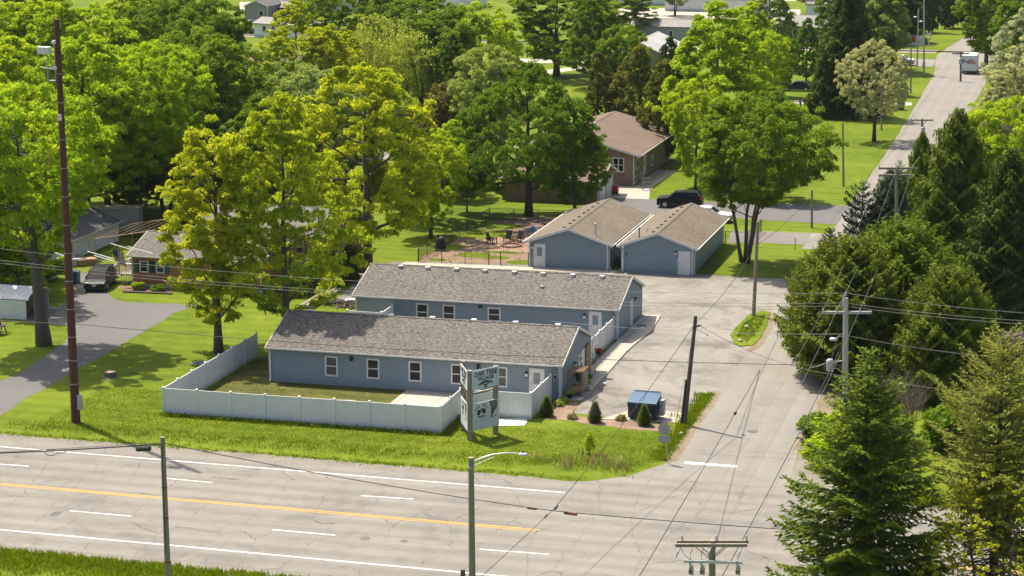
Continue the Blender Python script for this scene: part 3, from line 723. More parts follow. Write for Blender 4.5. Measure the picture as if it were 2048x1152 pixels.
for p0, p1 in (((0, 0, .88), (1.4, 0, .88)), ((0, 1.45, .88), (0, 2.4, .88)), ((0, 2.4, .88), (1.4, 2.4, .88)), ((-1.4, 0, .1), (0, 0, .88)), ((-1.4, 1.45, .1), (0, 1.45, .88))):
    k = MB(); p0, p1 = Vector(p0), Vector(p1); n = max(2, int((p1-p0).length/.22))
    k.tube([p0+Vector((0, 0, .95)), p1+Vector((0, 0, .95))], .06, 4); k.tube([p0+Vector((0, 0, .15)), p1+Vector((0, 0, .15))], .03, 4)
    for q in range(n+1):
        c = p0.lerp(p1, q/n); k.tube([c, c+Vector((0, 0, .98))], .07 if q in (0, n) else .034, 4)
    k.obj('railing', M['white'], dk)
k = MB()
for q in range(8): k.tube([(q*.18, -.01, .05), (q*.18+.25, -.01, .75)], .015, 4); k.tube([(q*.18+.25, -.012, .05), (q*.18, -.012, .75)], .015, 4)
k.obj('lattice', M['white'], dk)
# porch frame beside the log house
pf = thing('pergola_frame', 'bare weathered porch frame of thin rafters left of the log house', 'pergola', (-27.6, 47.5, 0))
k = MB()
for y in (0, 8.0): k.tube([(0, y, 2.3), (4.8, y+1.2, 3.0)], .04, 4)
for q in range(6): k.tube([(0+q*.96, 0+q*.24, 2.3+q*.14), (0+q*.96, 8+q*.24, 2.3+q*.14)], .022, 4)
k.obj('rafter', M['wood'], pf)
for q, p in enumerate(((0, 0), (0, 8), (0, 4))): MB().tube([(p[0], p[1], 0), (p[0], p[1], 2.3)], .06, 4).obj('post', M['wood'], pf)
G2h = House('brick_house', 'red brick house with grey hip like roof half hidden behind the yellow green maples', -19.5, -6.9, 52.2, 61.5, 2.7, 4.5, 'x', M['redbrick'], shingles('grey_shingles_x', (.17, .165, .155), (.12, .115, .11), (.21, .2, .19), 'x', .36), o=.45, og=.4)
G2h.window('S', 1.5, 2.7, 1.0, 2.1, 'glass'); G2h.window('E', 3.0, 4.2, 1.0, 2.1, 'glass'); G2h.window('S', 9, 10.2, 1.0, 2.1, 'glass')
HG = House('white_garage', 'long white sided garage with dark grey roof at the left behind the pole', -39.0, -30.5, 45.5, 58.6, 1.95, 3.9, 'y', M['whitesiding'], M['roof_dark'], o=.35, og=.25)
HG.door('E', 6.6, 7.5, 0, 1.8, lite=False); HG.window('E', 2.0, 3.2, .7, 1.5, 'glass')
KH = House('blue_house', 'pale blue sided house mostly hidden behind the big leaning tree at the left edge', -41, -28.2, 34.2, 41.0, 2.6, 4.3, 'x', M['paleblue'], M['roof_dark'], o=.4, og=.3)
KH.window('S', 9.6, 10.6, .9, 2.0, 'glass'); KH.door('E', 2.2, 3.1, .1, 2.1, lite=True); KH.window('S', 6.2, 7.2, .9, 2.0, 'glass')
# metal carport
cp_ = thing('metal_carport', 'white metal carport with open dark front under the leaning tree', 'carport', (-31.0, 24.4, 0))
prof = [(0, 0), (0, 1.62), (.35, 1.92), (2.0, 2.35), (3.65, 1.92), (4.0, 1.62), (4.0, 0)]
fnc = lambda a, z, d: (d, a, z)
k = MB(); k.prism([(0, 0), (.05, 0), (.05, 1.6), (0, 1.62)], fnc, 0, 8.3); k.obj('side_panel', M['whitesiding'], cp_)
k = MB(); k.prism([(3.95, 0), (4.0, 0), (4.0, 1.62), (3.95, 1.6)], fnc, 0, 8.3); k.obj('side_panel', M['teal'] if False else M['paleblue'], cp_)
rp = prof[1:6]; k = MB(); k.prism(rp+[(a, z-.06) for a, z in rp[::-1]], fnc, -.15, 8.5)
for q in range(26): k.prism([(a, z+.02) for a, z in rp]+[(a, z-.01) for a, z in rp[::-1]], fnc, q*.33-.1, q*.33-.02)
k.obj('roof', M['white'], cp_)
k = MB()
for d in (8.2, 4.1, .1):
    k.tube([(d, .08, 0), (d, .08, 1.6), (d, .4, 1.86), (d, 2, 2.27), (d, 3.6, 1.86), (d, 3.92, 1.6), (d, 3.92, 0)], .035, 4)
k.obj('frame', M['steel'], cp_)
k = MB(); k.box((5.0, 1.0, .05), (7.4, 2.6, .95)); k.box((2.2, .9, .05), (4.3, 3.0, 1.2)); k.box((5.6, 1.2, .95), (6.9, 2.3, 1.35))
o = k.obj('tarp_pile', M['rust'], bevel=.08); o.location = (-31, 24.4, 0); tag(o, 'dark brown covered pile stored inside the white metal carport', 'storage pile')
# box trailer
bt = thing('box_trailer', 'grey box trailer with tan rusty roof parked beyond the white garage', 'trailer', (-33.6, 60.2, 0), rad(14))
MB().box((0, 0, .35), (4.2, 2.3, 2.65)).obj('body', M['greysiding'], bt, bevel=.03)
MB().box((-.03, -.03, 2.66), (4.23, 2.33, 2.70)).obj('roof', plain('tan_rust_roof', (.36, .27, .2), .7, .3, 2), bt)
k = MB(); k.box((-.025, .2, .45), (-.001, 2.1, 2.5)); k.obj('door', M['darkiron'], bt)
for x in (1.6, 2.5):
    MB().tube([(x, -.12, .35), (x, .1, .35)], .34, 14).obj('wheel', M['rubber'], bt)
# shed behind the trees
SH = House('storage_shed', 'grey vertical board shed in deep shade behind the broad maple', -15.5, -6.3, 92.5, 99, 2.9, 4.3, 'x', siding('grey_boards', (.22, .21, .19), .5, 0), M['roof_light'], o=.3, og=.3)
SH.door('S', 7.2, 8.1, 0, 2.0, lite=False)
# mobile homes at the far top
far = [('mobile_home', 'white mobile home with grey roof and small porch in the far upper left clearing', 509, 74, 17, 5, 2.7, 3.7, 'x', -22, 'whitesiding', 'roof_light', (('S', 2.2, 3), ('S', 4.4, 5.2), ('S', 8, 9), ('S', 12, 13))),
       ('mobile_home', 'grey green mobile home standing beyond the white mobile home', 490, 43, 5, 14, 3.2, 4.4, 'y', 0, 'greysiding', 'roof_dark', (('S', 3.2, 4),)),
       ('mobile_home', 'dark slate mobile home right of the grey green one', 541, 38, 9, 5, 2.6, 3.6, 'x', -25, 'navy', 'roof_light', (('S', 1, 1.8), ('S', 3, 3.8))),
       ('mobile_home', 'white mobile home with lilac end wall against the top edge', 562, 13, 4.5, 14, 3.0, 4.2, 'y', 0, 'lilac', 'roof_dark', ()),
       ('mobile_home', 'pale blue mobile home partly hidden behind the tall yellow maples', 622, 24, 14, 5, 2.6, 3.6, 'x', -8, 'paleblue', 'roof_light', (('S', 4, 5), ('S', 10, 11))),
       ('mobile_home', 'sage green mobile home with grey roof at top centre', 1262, 84, 11, 5.5, 3.0, 4.2, 'x', 0, 'sage', 'roof_light', (('S', 7.2, 7.8),)),
       ('house', 'slate blue house with grey roof left of the tall dark spruce', 1553, 82, 15, 8, 2.7, 4.6, 'x', 0, 'navy', 'roof_light', (('S', 3, 4.2), ('S', 9, 10.2))),
       ('house', 'white house behind the slate blue roof', 1612, 36, 8, 7, 3.0, 4.6, 'x', 0, 'whitesiding', 'roof_light', (('S', 3, 4),)),
       ('house', 'pale house seen between trees at the top edge right of centre', 1330, 22, 22, 8, 2.8, 4.2, 'x', 0, 'whitesiding', 'roof_light', (('S', 3, 4), ('S', 9, 10))),
       ('house', 'pale tan house at the top edge above the spreading far tree', 1170, 8, 20, 8, 2.8, 4.2, 'x', 0, 'whitesiding', 'roof_light', (('S', 3, 4), ('S', 9, 10))),
       ('house', 'pale house at the top edge right of the willow top', 836, 14, 14, 8, 2.8, 4.2, 'x', 0, 'whitesiding', 'roof_light', (('S', 3, 4),)),
       ('house', 'white house peeking over the dark arborvitae row', 1868, 28, 12, 8, 3.0, 5.0, 'x', 0, 'whitesiding', 'roof_light', (('S', 3, 4),))]
M['lilac'] = siding('lilac_siding', (.42, .40, .46), .2)
for nm, lab, u, v, W_, L_, h, rh, ax, rz, wl, rf, wins in far:
    p = G(u, v)
    q = House(nm, lab, p.x, p.x+W_, p.y, p.y+L_, h, rh, ax, M[wl], M[rf], o=.3, og=.2, gutters=False, rz=rad(rz))
    for f, a0, a1 in wins: q.window(f, a0, a1, 1.2, 2.2, 'glass', False)
    MB().box((-.03, -.03, 0), (W_+.03, L_+.03, .5)).obj('skirting', M['paleblue'], q.root)
WR = House('grey_roof_shed', 'shed with broad pale grey roof between juniper and bright green maple', -19.5, -10.5, 226, 244, 2.2, 4.4, 'y', M['greysiding'], shingles('pale_metal_roof', (.42, .41, .40), (.36, .35, .34), (.48, .47, .46), 'y', .4), o=.5, og=.4, gutters=False)
RB = House('house', 'white walled house at the right edge behind the purple flowering shrub', 58.5, 70, 38, 46, 2.6, 4.2, 'x', M['whitesiding'], M['roof_dark'], o=.4, og=.3)
RB.window('S', 2.5, 3.5, 1, 2, 'glass')
# ================================================================ trees and plants
M['leaf_yellow'] = leaf_mat('leaf_yellow_green', (.275, .345, .013), (.435, .480, .026), .50)
M['leaf_bright'] = leaf_mat('leaf_bright_green', (0.226, 0.350, 0.012), (0.395, 0.486, 0.023), 0.48)
M['leaf_green'] = leaf_mat('leaf_mid_green', (.100, .185, .012), (.188, .265, .018), .42)
M['leaf_dark'] = leaf_mat('leaf_dark_green', (0.081, 0.156, 0.011), (0.153, 0.237, 0.018), 0.43)
M['leaf_grey'] = leaf_mat('leaf_grey_green', (0.186, 0.266, 0.068), (0.299, 0.373, 0.113), 0.43)
M['leaf_pale'] = leaf_mat('leaf_pale_blossom', (.285, .320, .160), (.450, .475, .300), .40)
M['leaf_willow'] = leaf_mat('leaf_willow', (.205, .275, .045), (.335, .390, .085), .44)
M['leaf_brown'] = leaf_mat('leaf_brownish', (.130, .112, .030), (.200, .180, .045), .3)
M['needle'] = leaf_mat('needle_green', (.066, .108, .012), (.165, .205, .018), .28)
M['needle_dark'] = leaf_mat('needle_dark', (.040, .072, .012), (.098, .132, .018), .22)
M['needle_olive'] = leaf_mat('needle_olive', (0.159, 0.177, 0.035), (0.277, 0.283, 0.065), 0.34)
M['needle_lime'] = leaf_mat('needle_lime', (.066, .118, .008), (.150, .205, .013), .30)
M['needle_blue'] = leaf_mat('needle_blue', (.048, .082, .042), (.105, .140, .066), .2)
M['cedar'] = leaf_mat('cedar_green', (.085, .112, .018), (.215, .215, .038), .28)
M['leaf_bud'] = leaf_mat('leaf_yellow_bud', (.250, .285, .016), (.385, .400, .030), .38)

def cards(c, axis, nrm, ln, wd, tint):
    """many pointed leaf cards: centre, long axis, normal, half length, half width"""
    axis = axis/np.maximum(np.linalg.norm(axis, axis=1, keepdims=True), 1e-6)
    side = np.cross(nrm, axis); side /= np.maximum(np.linalg.norm(side, axis=1, keepdims=True), 1e-6)
    L = ln[:, None]*axis; W_ = wd[:, None]*side
    v = np.stack([c-L, c-L*.1-W_, c+L, c-L*.1+W_], 1).reshape(-1, 3)
    return v, np.repeat(tint, 4)
def leaf_mesh(name, v, t, mats):
    n = len(v)//4
    me = bpy.data.meshes.new(name)
    me.vertices.add(n*4); me.vertices.foreach_set('co', v.astype(np.float32).ravel())
    me.loops.add(n*4); me.loops.foreach_set('vertex_index', np.arange(n*4, dtype=np.int32))
    me.polygons.add(n); me.polygons.foreach_set('loop_start', np.arange(0, n*4, 4, dtype=np.int32))
    try: me.polygons.foreach_set('loop_total', np.full(n, 4, dtype=np.int32))
    except Exception: pass
    me.update(calc_edges=True)
    a = me.attributes.new('tint', 'FLOAT', 'POINT'); a.data.foreach_set('value', t.astype(np.float32))
    for m in mats: me.materials.append(m)
    return me
def unit(a): return a/np.maximum(np.linalg.norm(a, axis=-1, keepdims=True), 1e-9)

PROF = {'oval': lambda t: np.sin(np.pi*np.clip(t, 0, 1)**.8)**.62,
        'round': lambda t: np.sqrt(np.clip(1-(2*np.clip(t, 0, 1)-1)**2, 0, 1)),
        'spread': lambda t: np.clip(np.sin(np.pi*np.clip(t*.86+.1, 0, 1)), 0, 1)**.5*np.clip((1-t)*3.2, 0, 1)**.5,
        'egg': lambda t: np.clip(t*5, 0, 1)**.6*np.clip(1-t, 0, 1)**.55*1.12,
        'column': lambda t: np.clip(t*6, 0, 1)**.5*np.clip((1-t)*1.6, 0, 1)**.6,
        'cone': lambda t: np.clip(t*8, 0, 1)**.5*np.clip(1-t, 0, 1)**.8}
def broadleaf(name, seed, H, W, cb, shape, ncl, per, leaf, bark='bark', trunk_r=.3, cl_r=(.7, 1.25), hollow=.5, multi=1, droop=0.0, lean=(0, 0), flat=.78, limbs=13, up=.55, gap=.30):
    """prototype (crown mesh, trunk mesh). H height, W crown width, cb crown base as share of H"""
    if leaf > .18: leaf *= .54; per = int(per*1.5); ncl = int(ncl*1.9); cl_r = (cl_r[0]*.55, cl_r[1]*.62)
    R = np.random.default_rng(seed); rnd = random.Random(seed)
    zb = H*cb; ch = H-zb
    prof = PROF[shape]
    lob_d = unit(R.normal(size=(16, 3))); lob_a = R.uniform(-.34, .40, 16)
    def env(t, ang):
        d = np.stack([np.cos(ang)*np.sqrt(np.clip(1-(2*t-1)**2, .05, 1)), np.sin(ang)*np.sqrt(np.clip(1-(2*t-1)**2, .05, 1)), 2*t-1], -1)
        k = np.clip((d @ lob_d.T-.55)/.45, 0, 1) @ lob_a
        return W/2*prof(t)*(1+k)
    tk = MB()
    ends = []
    lx, ly = lean
    def axis_pt(z): return np.array([lx*(z/H)**1.2*H, ly*(z/H)**1.2*H, z])
    for s in range(multi):
        off = np.array([math.cos(s*2.4), math.sin(s*2.4), 0])*(0 if multi == 1 else .35)
        spread = 0 if multi == 1 else W*.17
        top = .86 if multi == 1 else .72
        pts = []; rr = []
        for i in range(9):
            f = i/8; z = H*top*f
            p = axis_pt(z)+off+off*spread*f/.35*(1 if multi > 1 else 0)+np.array([R.normal()*.10*f, R.normal()*.10*f, 0])*W*.12
            pts.append(p); rr.append(max(.03, trunk_r*(1.25 if i == 0 else 1)*(1-f)**.8/(1 if multi == 1 else 1.35)+.02))
        tk.tube(pts, rr, 7)
        nl = max(3, limbs//multi)
        for j in range(nl):
            f0 = cb/top*.72+(1-cb/top*.72)*(j+.3)/nl*.93
            i0 = f0*8; a_, b_ = int(i0), min(8, int(i0)+1); base = pts[a_]+(pts[b_]-pts[a_])*(i0-a_)
            ang = j*2.4+R.uniform(-.5, .5)+s*1.3
            tt = np.clip((base[2]-zb)/ch+R.uniform(.12, .30), .06, .96)
            rr_ = float(env(np.array([tt]), np.array([ang]))[0])*R.uniform(.72, .95)
            tip = axis_pt(zb+tt*ch)+np.array([math.cos(ang)*rr_, math.sin(ang)*rr_, -droop*rr_*.5])
            tip[2] = max(tip[2], zb*.8)
            mid = base*.5+tip*.5; mid[2] += -.08*rr_ if up > 0 else .1*rr_
            mid[:2] = base[:2]*.42+tip[:2]*.58
            r0 = max(.035, rr[a_]*.45)
            lp = [base, base*.55+mid*.45+R.normal(size=3)*.08, mid+R.normal(size=3)*.12, mid*.45+tip*.55+R.normal(size=3)*.12, tip]
            tk.tube(lp, [r0, r0*.75, r0*.55, r0*.34, .015], 5, cap=False)
            ends.append(tip)
            for q in range(4):
                k = R.integers(1, 4); bp = lp[k]*(.5)+lp[k+1]*.5
                d = unit(np.array([math.cos(ang+R.uniform(-1.3, 1.3)), math.sin(ang+R.uniform(-1.3, 1.3)), R.uniform(.1, .9)]))
                e = bp+d*rr_*R.uniform(.25, .5)
                tk.tube([bp, (bp+e)/2+R.normal(size=3)*.08, e], [r0*.35, r0*.22, .012], 4, cap=False)
                ends.append(e)
    ends = np.array(ends)
    # cluster centres: in the envelope, mostly in its outer half, plus the twig ends
    n = ncl*8
    t = R.uniform(0, 1, n); ang = R.uniform(0, 2*np.pi, n)
    keep = R.uniform(0, 1, n) < np.clip(prof(t), .12, 1)
    wv = R.normal(size=(5, 3)); wv = unit(wv)*(2*np.pi/(W*R.uniform(.22, .42, 5)))[:, None]; ph = R.uniform(0, 6.28, 5)
    q3 = np.stack([np.cos(ang)*W/2*prof(t), np.sin(ang)*W/2*prof(t), t*ch], -1)
    fld = np.sin(q3 @ wv.T+ph).sum(1); keep &= fld > np.quantile(fld, gap)
    t, ang = t[keep][:ncl], ang[keep][:ncl]
    fr = hollow+(1-hollow)*np.sqrt(R.uniform(0, 1, len(t)))
    r = env(t, ang)*fr
    axx = np.array([axis_pt(z) for z in zb+t*ch])
    cc = axx+np.stack([np.cos(ang)*r, np.sin(ang)*r, -droop*r*.45], -1)
    cc = np.concatenate([cc, ends])
    m = len(cc)
    cr = R.uniform(cl_r[0], cl_r[1], m)
    ctint = np.clip(R.normal(.5, .22, m), 0, 1)
    idx = np.repeat(np.arange(m), per)
    N = len(idx)
    d = unit(R.normal(size=(N, 3)))
    d[:, 2] = np.where(d[:, 2] < -.35, -d[:, 2]*.5, d[:, 2])
    rad_ = R.uniform(0.25, 1, N)**.45
    p = cc[idx]+d*(rad_*cr[idx])[:, None]*np.array([1, 1, flat])
    nr = unit(d*.55+np.array([0, 0, up])+R.normal(size=(N, 3))*.55)
    ax = unit(np.cross(nr, R.normal(size=(N, 3)))+np.array([0, 0, -.25-droop*1.2]))
    ln = leaf*R.uniform(.6, 1.3, N); wd = ln*R.uniform(.5, .8, N)
    tn = np.clip(ctint[idx]+R.normal(0, .2, N), 0, 1)
    v, tt = cards(p, ax, nr, ln, wd, tn)
    ex = np.quantile(v[:, 0], .996)-np.quantile(v[:, 0], .004); ey = np.quantile(v[:, 1], .996)-np.quantile(v[:, 1], .004)
    kx = W/((ex+ey)/2); kz = H/np.quantile(v[:, 2], .999)
    v = v*np.array([kx, kx, kz]); tk.v = [(a*kx, b*kx, c*kz) for a, b, c in tk.v]
    return v, tt, tk, bark

def conifer(name, seed, H, W, zb, shape='cone', whorl=.42, nb=7, droop=.25, card=.24, hang=0.0, dens=1.0, bark='bark_dark', trunk_r=.2, upturn=.15, ragged=.22, dead=0, step=.17, tuft=1.0, thick=1.0):
    R = np.random.default_rng(seed)
    tk = MB()
    tk.tube([(0, 0, 0), (R.normal()*.05, R.normal()*.05, H*.5), (0, 0, H*.97)], [trunk_r*1.15, trunk_r*.65, .02], 8)
    C, A, Nn, Ln, Wd, T = [], [], [], [], [], []
    z = zb; k = 0
    prof = PROF[shape]
    while z < H*.985:
        f = (z-zb)/(H-zb)
        base_r = W/2*float(prof(np.array([f]))[()] if shape != 'cone' else max(.03, (1-f)**.74))
        n = nb if f < .85 else max(4, nb-2)
        for j in range(n):
            ang = k*.9+j*2*math.pi/n+R.uniform(-.35, .35)
            L = base_r*R.uniform(1-ragged, 1+ragged)
            if L < .12: L = .12
            ct = np.clip(R.normal(.45, .22), 0, 1)
            ns = max(2, int(L/step))
            s = (np.arange(ns)+.6)/ns
            rise = .25*(1-f)*0+(.55*f)                         # upper branches point up
            zz = z+L*(rise*s-droop*(1-f*.6)*s**1.5*1.2+upturn*s**3)
            px, py = np.cos(ang)*L*s, np.sin(ang)*L*s
            pts = np.stack([px, py, zz], -1)
            q = [np.array([0, 0, z])]+[pts[i] for i in sorted(set((ns//3, 2*ns//3, ns-1)))]
            tk.tube(q, [max(.015, .03*L/2+.012)]+[.016]*(len(q)-2)+[.006], 3, cap=False)
            bd = unit(np.gradient(pts, axis=0) if ns > 1 else np.array([[math.cos(ang), math.sin(ang), 0.]]*ns))
            sd = np.array([-math.sin(ang), math.cos(ang), 0.])
            for i in range(ns):
                if s[i] < .12 and f < .8: continue
                wl = L*.34*math.sin(math.pi*min(1, .18+s[i]*.86))*tuft+.12   # side twig length
                m = max(2, int(dens*(2+wl/.16)))
                for sg in (-1, 1):
                    u = (np.arange(m)+R.uniform(.2, .8, m))/m
                    tp = pts[i]+sd*sg*(wl*u)[:, None]*.85+bd[i]*(wl*u)[:, None]*.55
                    tp[:, 2] -= (hang*.9*u**1.3*wl+.10*u*wl)
                    tp += R.normal(size=(m, 3))*.05
                    C.append(tp)
                    a = unit(sd*sg*.7+bd[i]*.75+R.normal(size=(m, 3))*.3+np.array([0, 0, -hang*1.1+.05]))
                    A.append(a)
                    Nn.append(unit(np.array([0, 0, 1.])*(1-.75*min(1, hang))+R.normal(size=(m, 3))*.42+np.array([math.cos(ang), math.sin(ang), 0])*.35*hang))
                    l = card*R.uniform(.65, 1.3, m)*(.6+.4*(1-f)); Ln.append(l); Wd.append(l*R.uniform(.26, .42, m)*thick)
                    T.append(np.clip(ct+.35*(u-.4)+R.normal(0, .18, m), 0, 1))
                if hang > .4:
                    m2 = max(1, int(2*dens)); hp = np.repeat(pts[i][None], m2, 0)+R.normal(size=(m2, 3))*.12
                    hl = card*R.uniform(1.0, 2.1, m2); hp[:, 2] -= hl*.8
                    C.append(hp); A.append(unit(np.array([0, 0, -1.])+R.normal(size=(m2, 3))*.15)); Nn.append(unit(R.normal(size=(m2, 3))*np.array([1, 1, .1])))
                    Ln.append(hl); Wd.append(hl*.2); T.append(np.clip(R.normal(.3, .2, m2), 0, 1))
        z += whorl*R.uniform(.75, 1.25)*(1-.35*f); k += 1
    for q in range(dead):
        ang = R.uniform(0, 6.28); zz = R.uniform(zb*.25, zb*1.25); L = W*R.uniform(.3, .6)
        p0 = np.array([0, 0, zz]); p1 = p0+np.array([math.cos(ang)*L*.55, math.sin(ang)*L*.55, -.12*L]); p2 = p0+np.array([math.cos(ang)*L, math.sin(ang)*L, -.30*L])
        tk.tube([p0, p1, p2], [.045, .028, .01], 4, cap=False)
        for w_ in range(4):
            e0 = p1*(1-w_/4)+p2*w_/4; an = ang+R.uniform(-.9, .9); e1 = e0+np.array([math.cos(an), math.sin(an), -.25])*L*.25
            tk.tube([e0, e1], [.014, .006], 3, cap=False)
    v, t = cards(np.concatenate(C), np.concatenate(A), np.concatenate(Nn), np.concatenate(Ln), np.concatenate(Wd), np.concatenate(T))
    return v, t, tk, bark

def willow(name, seed, H, W):
    R = np.random.default_rng(seed); v, t, tk, bk = broadleaf(name, seed, H, W*.86, .3, 'round', 60, 40, .16, limbs=14, trunk_r=.45)
    C, A, Nn, Ln, Wd, T = [], [], [], [], [], []
    for s in range(620):
        ang = R.uniform(0, 6.283); tt = R.uniform(.0, 1)**.8; r = W/2*math.sqrt(R.uniform(.15, 1)); z0 = H*(.45+.53*math.sqrt(max(0, 1-(r/(W/2))**2)))-R.uniform(0, H*.22)
        L = min(z0*.75, R.uniform(1.6, 4.6)); n = int(L/.13)
        u = np.arange(n)/n
        p = np.stack([np.cos(ang)*(r+.5*np.sin(u*1.5)), np.sin(ang)*(r+.5*np.sin(u*1.5)), z0-u*L], -1)+R.normal(size=(n, 3))*.09
        C.append(p); A.append(unit(np.array([0, 0, -1.])+R.normal(size=(n, 3))*.35)); Nn.append(unit(np.array([math.cos(ang), math.sin(ang), .55])+R.normal(size=(n, 3))*.5))
        Ln.append(R.uniform(.14, .26, n)); Wd.append(R.uniform(.045, .08, n)); T.append(np.clip(R.normal(.5, .2)+R.normal(0, .15, n), 0, 1))
    v2, t2 = cards(np.concatenate(C), np.concatenate(A), np.concatenate(Nn), np.concatenate(Ln), np.concatenate(Wd), np.concatenate(T))
    return np.concatenate([v, v2]), np.concatenate([t, t2]), tk, bk

PROTO = {}
def proto(key, H, W, data):
    v, t, tk, bk = data
    PROTO[key] = (H, W, leaf_mesh(key+'_crown', v, t, [M['leaf_green']]), tk.mesh(key+'_trunk', M[bk], fix=False, smooth=True))
B_ = broadleaf
proto('maple1', 18, 9.5, B_('maple', 11, 18, 9.5, .13, 'oval', 215, 70, .23, cl_r=(.55, 1.1), hollow=.25, trunk_r=.32, limbs=18, gap=.42))
proto('maple2', 18, 10.5, B_('maple', 12, 18, 10.5, .15, 'egg', 230, 70, .23, cl_r=(.55, 1.1), hollow=.28, trunk_r=.34, limbs=18, gap=.42))
proto('maple3', 18, 12.5, B_('maple', 13, 18, 12.5, .15, 'oval', 250, 78, .25, cl_r=(.65, 1.25), hollow=.3, trunk_r=.42, limbs=20, gap=.40))
proto('dense1', 16, 12, B_('dense', 21, 16, 12, .12, 'round', 250, 84, .26, cl_r=(.75, 1.35), hollow=.5, trunk_r=.38))
proto('dense2', 17, 11, B_('dense', 22, 17, 11, .14, 'egg', 240, 84, .26, cl_r=(.7, 1.3), hollow=.48, trunk_r=.36, limbs=15))
proto('dense3', 14, 12, B_('dense', 23, 14, 12, .10, 'round', 230, 84, .26, cl_r=(.7, 1.25), hollow=.5, trunk_r=.34))
proto('broad', 15.5, 16, B_('broad', 24, 15.5, 16, .22, 'spread', 330, 84, .25, 'bark_dark', cl_r=(.75, 1.4), hollow=.42, trunk_r=.5, droop=.28, limbs=18))
proto('multi', 16, 15, B_('multi', 25, 16, 15, .36, 'round', 320, 80, .25, cl_r=(.75, 1.3), hollow=.36, trunk_r=.27, multi=4, limbs=24, gap=.38))
proto('lean', 20, 13, B_('lean', 26, 20, 13, .40, 'round', 230, 78, .27, cl_r=(.8, 1.4), hollow=.35, trunk_r=.58, limbs=16, lean=(-.10, .0)))
proto('fork', 18, 13, B_('fork', 27, 18, 13, .28, 'round', 230, 76, .26, 'bark_dark', cl_r=(.75, 1.3), hollow=.4, trunk_r=.34, multi=2, limbs=16))
proto('pale', 12.8, 10.7, B_('pale', 28, 12.8, 10.7, .24, 'oval', 240, 90, .19, 'bark_dark', cl_r=(.55, 1.0), hollow=.45, trunk_r=.36, limbs=16))
proto('tall_pale', 17, 9, B_('pale', 29, 17, 9, .10, 'egg', 250, 86, .19, cl_r=(.6, 1.05), hollow=.4, trunk_r=.3, limbs=18))
proto('cedar', 10, 4.6, B_('cedar', 30, 10, 4.6, .03, 'column', 150, 80, .19, 'bark_dark', cl_r=(.45, .85), hollow=.5, trunk_r=.18, flat=1.1, up=.3))
proto('cypress', 7, 2.2, B_('cypress', 31, 7, 2.2, .01, 'column', 80, 80, .13, 'bark_dark', cl_r=(.3, .5), hollow=.5, trunk_r=.1, flat=1.3, up=.4, limbs=8))
proto('small', 6.5, 4.2, B_('small', 32, 6.5, 4.2, .28, 'round', 80, 60, .19, cl_r=(.4, .75), hollow=.35, trunk_r=.08, droop=.5, limbs=9))
proto('shrub', 3, 3.4, B_('shrub', 33, 3, 3.4, .02, 'round', 60, 70, .15, cl_r=(.35, .65), hollow=.4, trunk_r=.06, multi=3, limbs=9))
proto('thin', 9, 6, B_('thin', 34, 9, 6, .12, 'egg', 110, 46, .16, cl_r=(.5, .9), hollow=.3, trunk_r=.16, multi=3, limbs=15))
proto('bud', 9.5, 7.5, B_('bud', 35, 9.5, 7.5, .15, 'round', 820, 14, .075, 'bark', cl_r=(.10, .24), hollow=.35, trunk_r=.16, multi=3, limbs=24))
proto('willow', 14.5, 12.5, willow('willow', 36, 14.5, 12.5))
proto('spruce', 15, 8.6, conifer('spruce', 41, 15, 8.6, .8, whorl=.54, nb=7, droop=.22, card=.19, hang=.32, dens=1.25, trunk_r=.24, upturn=.24, ragged=.36, tuft=.9))
proto('norway', 16, 9.6, conifer('norway', 42, 16, 9.6, .5, whorl=.55, nb=8, droop=.34, card=.26, hang=.75, dens=1.0, trunk_r=.28, upturn=.28, ragged=.22))
proto('norway2', 14, 13, conifer('norway2', 43, 14, 13, .4, shape='egg', whorl=.5, nb=9, droop=.22, card=.30, hang=.5, dens=.8, trunk_r=.3, upturn=.25, ragged=.2, step=.24))
proto('spruce_wild', 15.5, 7.4, conifer('wild', 44, 15.5, 7.4, 4.2, shape='column', whorl=.5, nb=6, droop=.16, card=.18, hang=.15, dens=1.05, trunk_r=.30, upturn=.2, ragged=.55, dead=60, tuft=.8))
proto('dark_spruce', 19, 9.5, conifer('dark', 45, 19, 9.5, .6, whorl=.62, nb=8, droop=.26, card=.36, hang=.5, dens=.75, trunk_r=.3, upturn=.2, ragged=.22, step=.28))
proto('pine', 8, 5.5, conifer('pine', 46, 8, 5.5, .8, whorl=.75, nb=6, droop=-.28, card=.24, hang=0, dens=1.1, trunk_r=.14, upturn=.15, ragged=.34, step=.2))
proto('dwarf', 1.5, .95, conifer('dwarf', 47, 1.5, .95, .03, shape='cone', whorl=.06, nb=11, droop=-.25, card=.05, hang=0, dens=1.2, trunk_r=.04, ragged=.08, step=.07, thick=1.4))

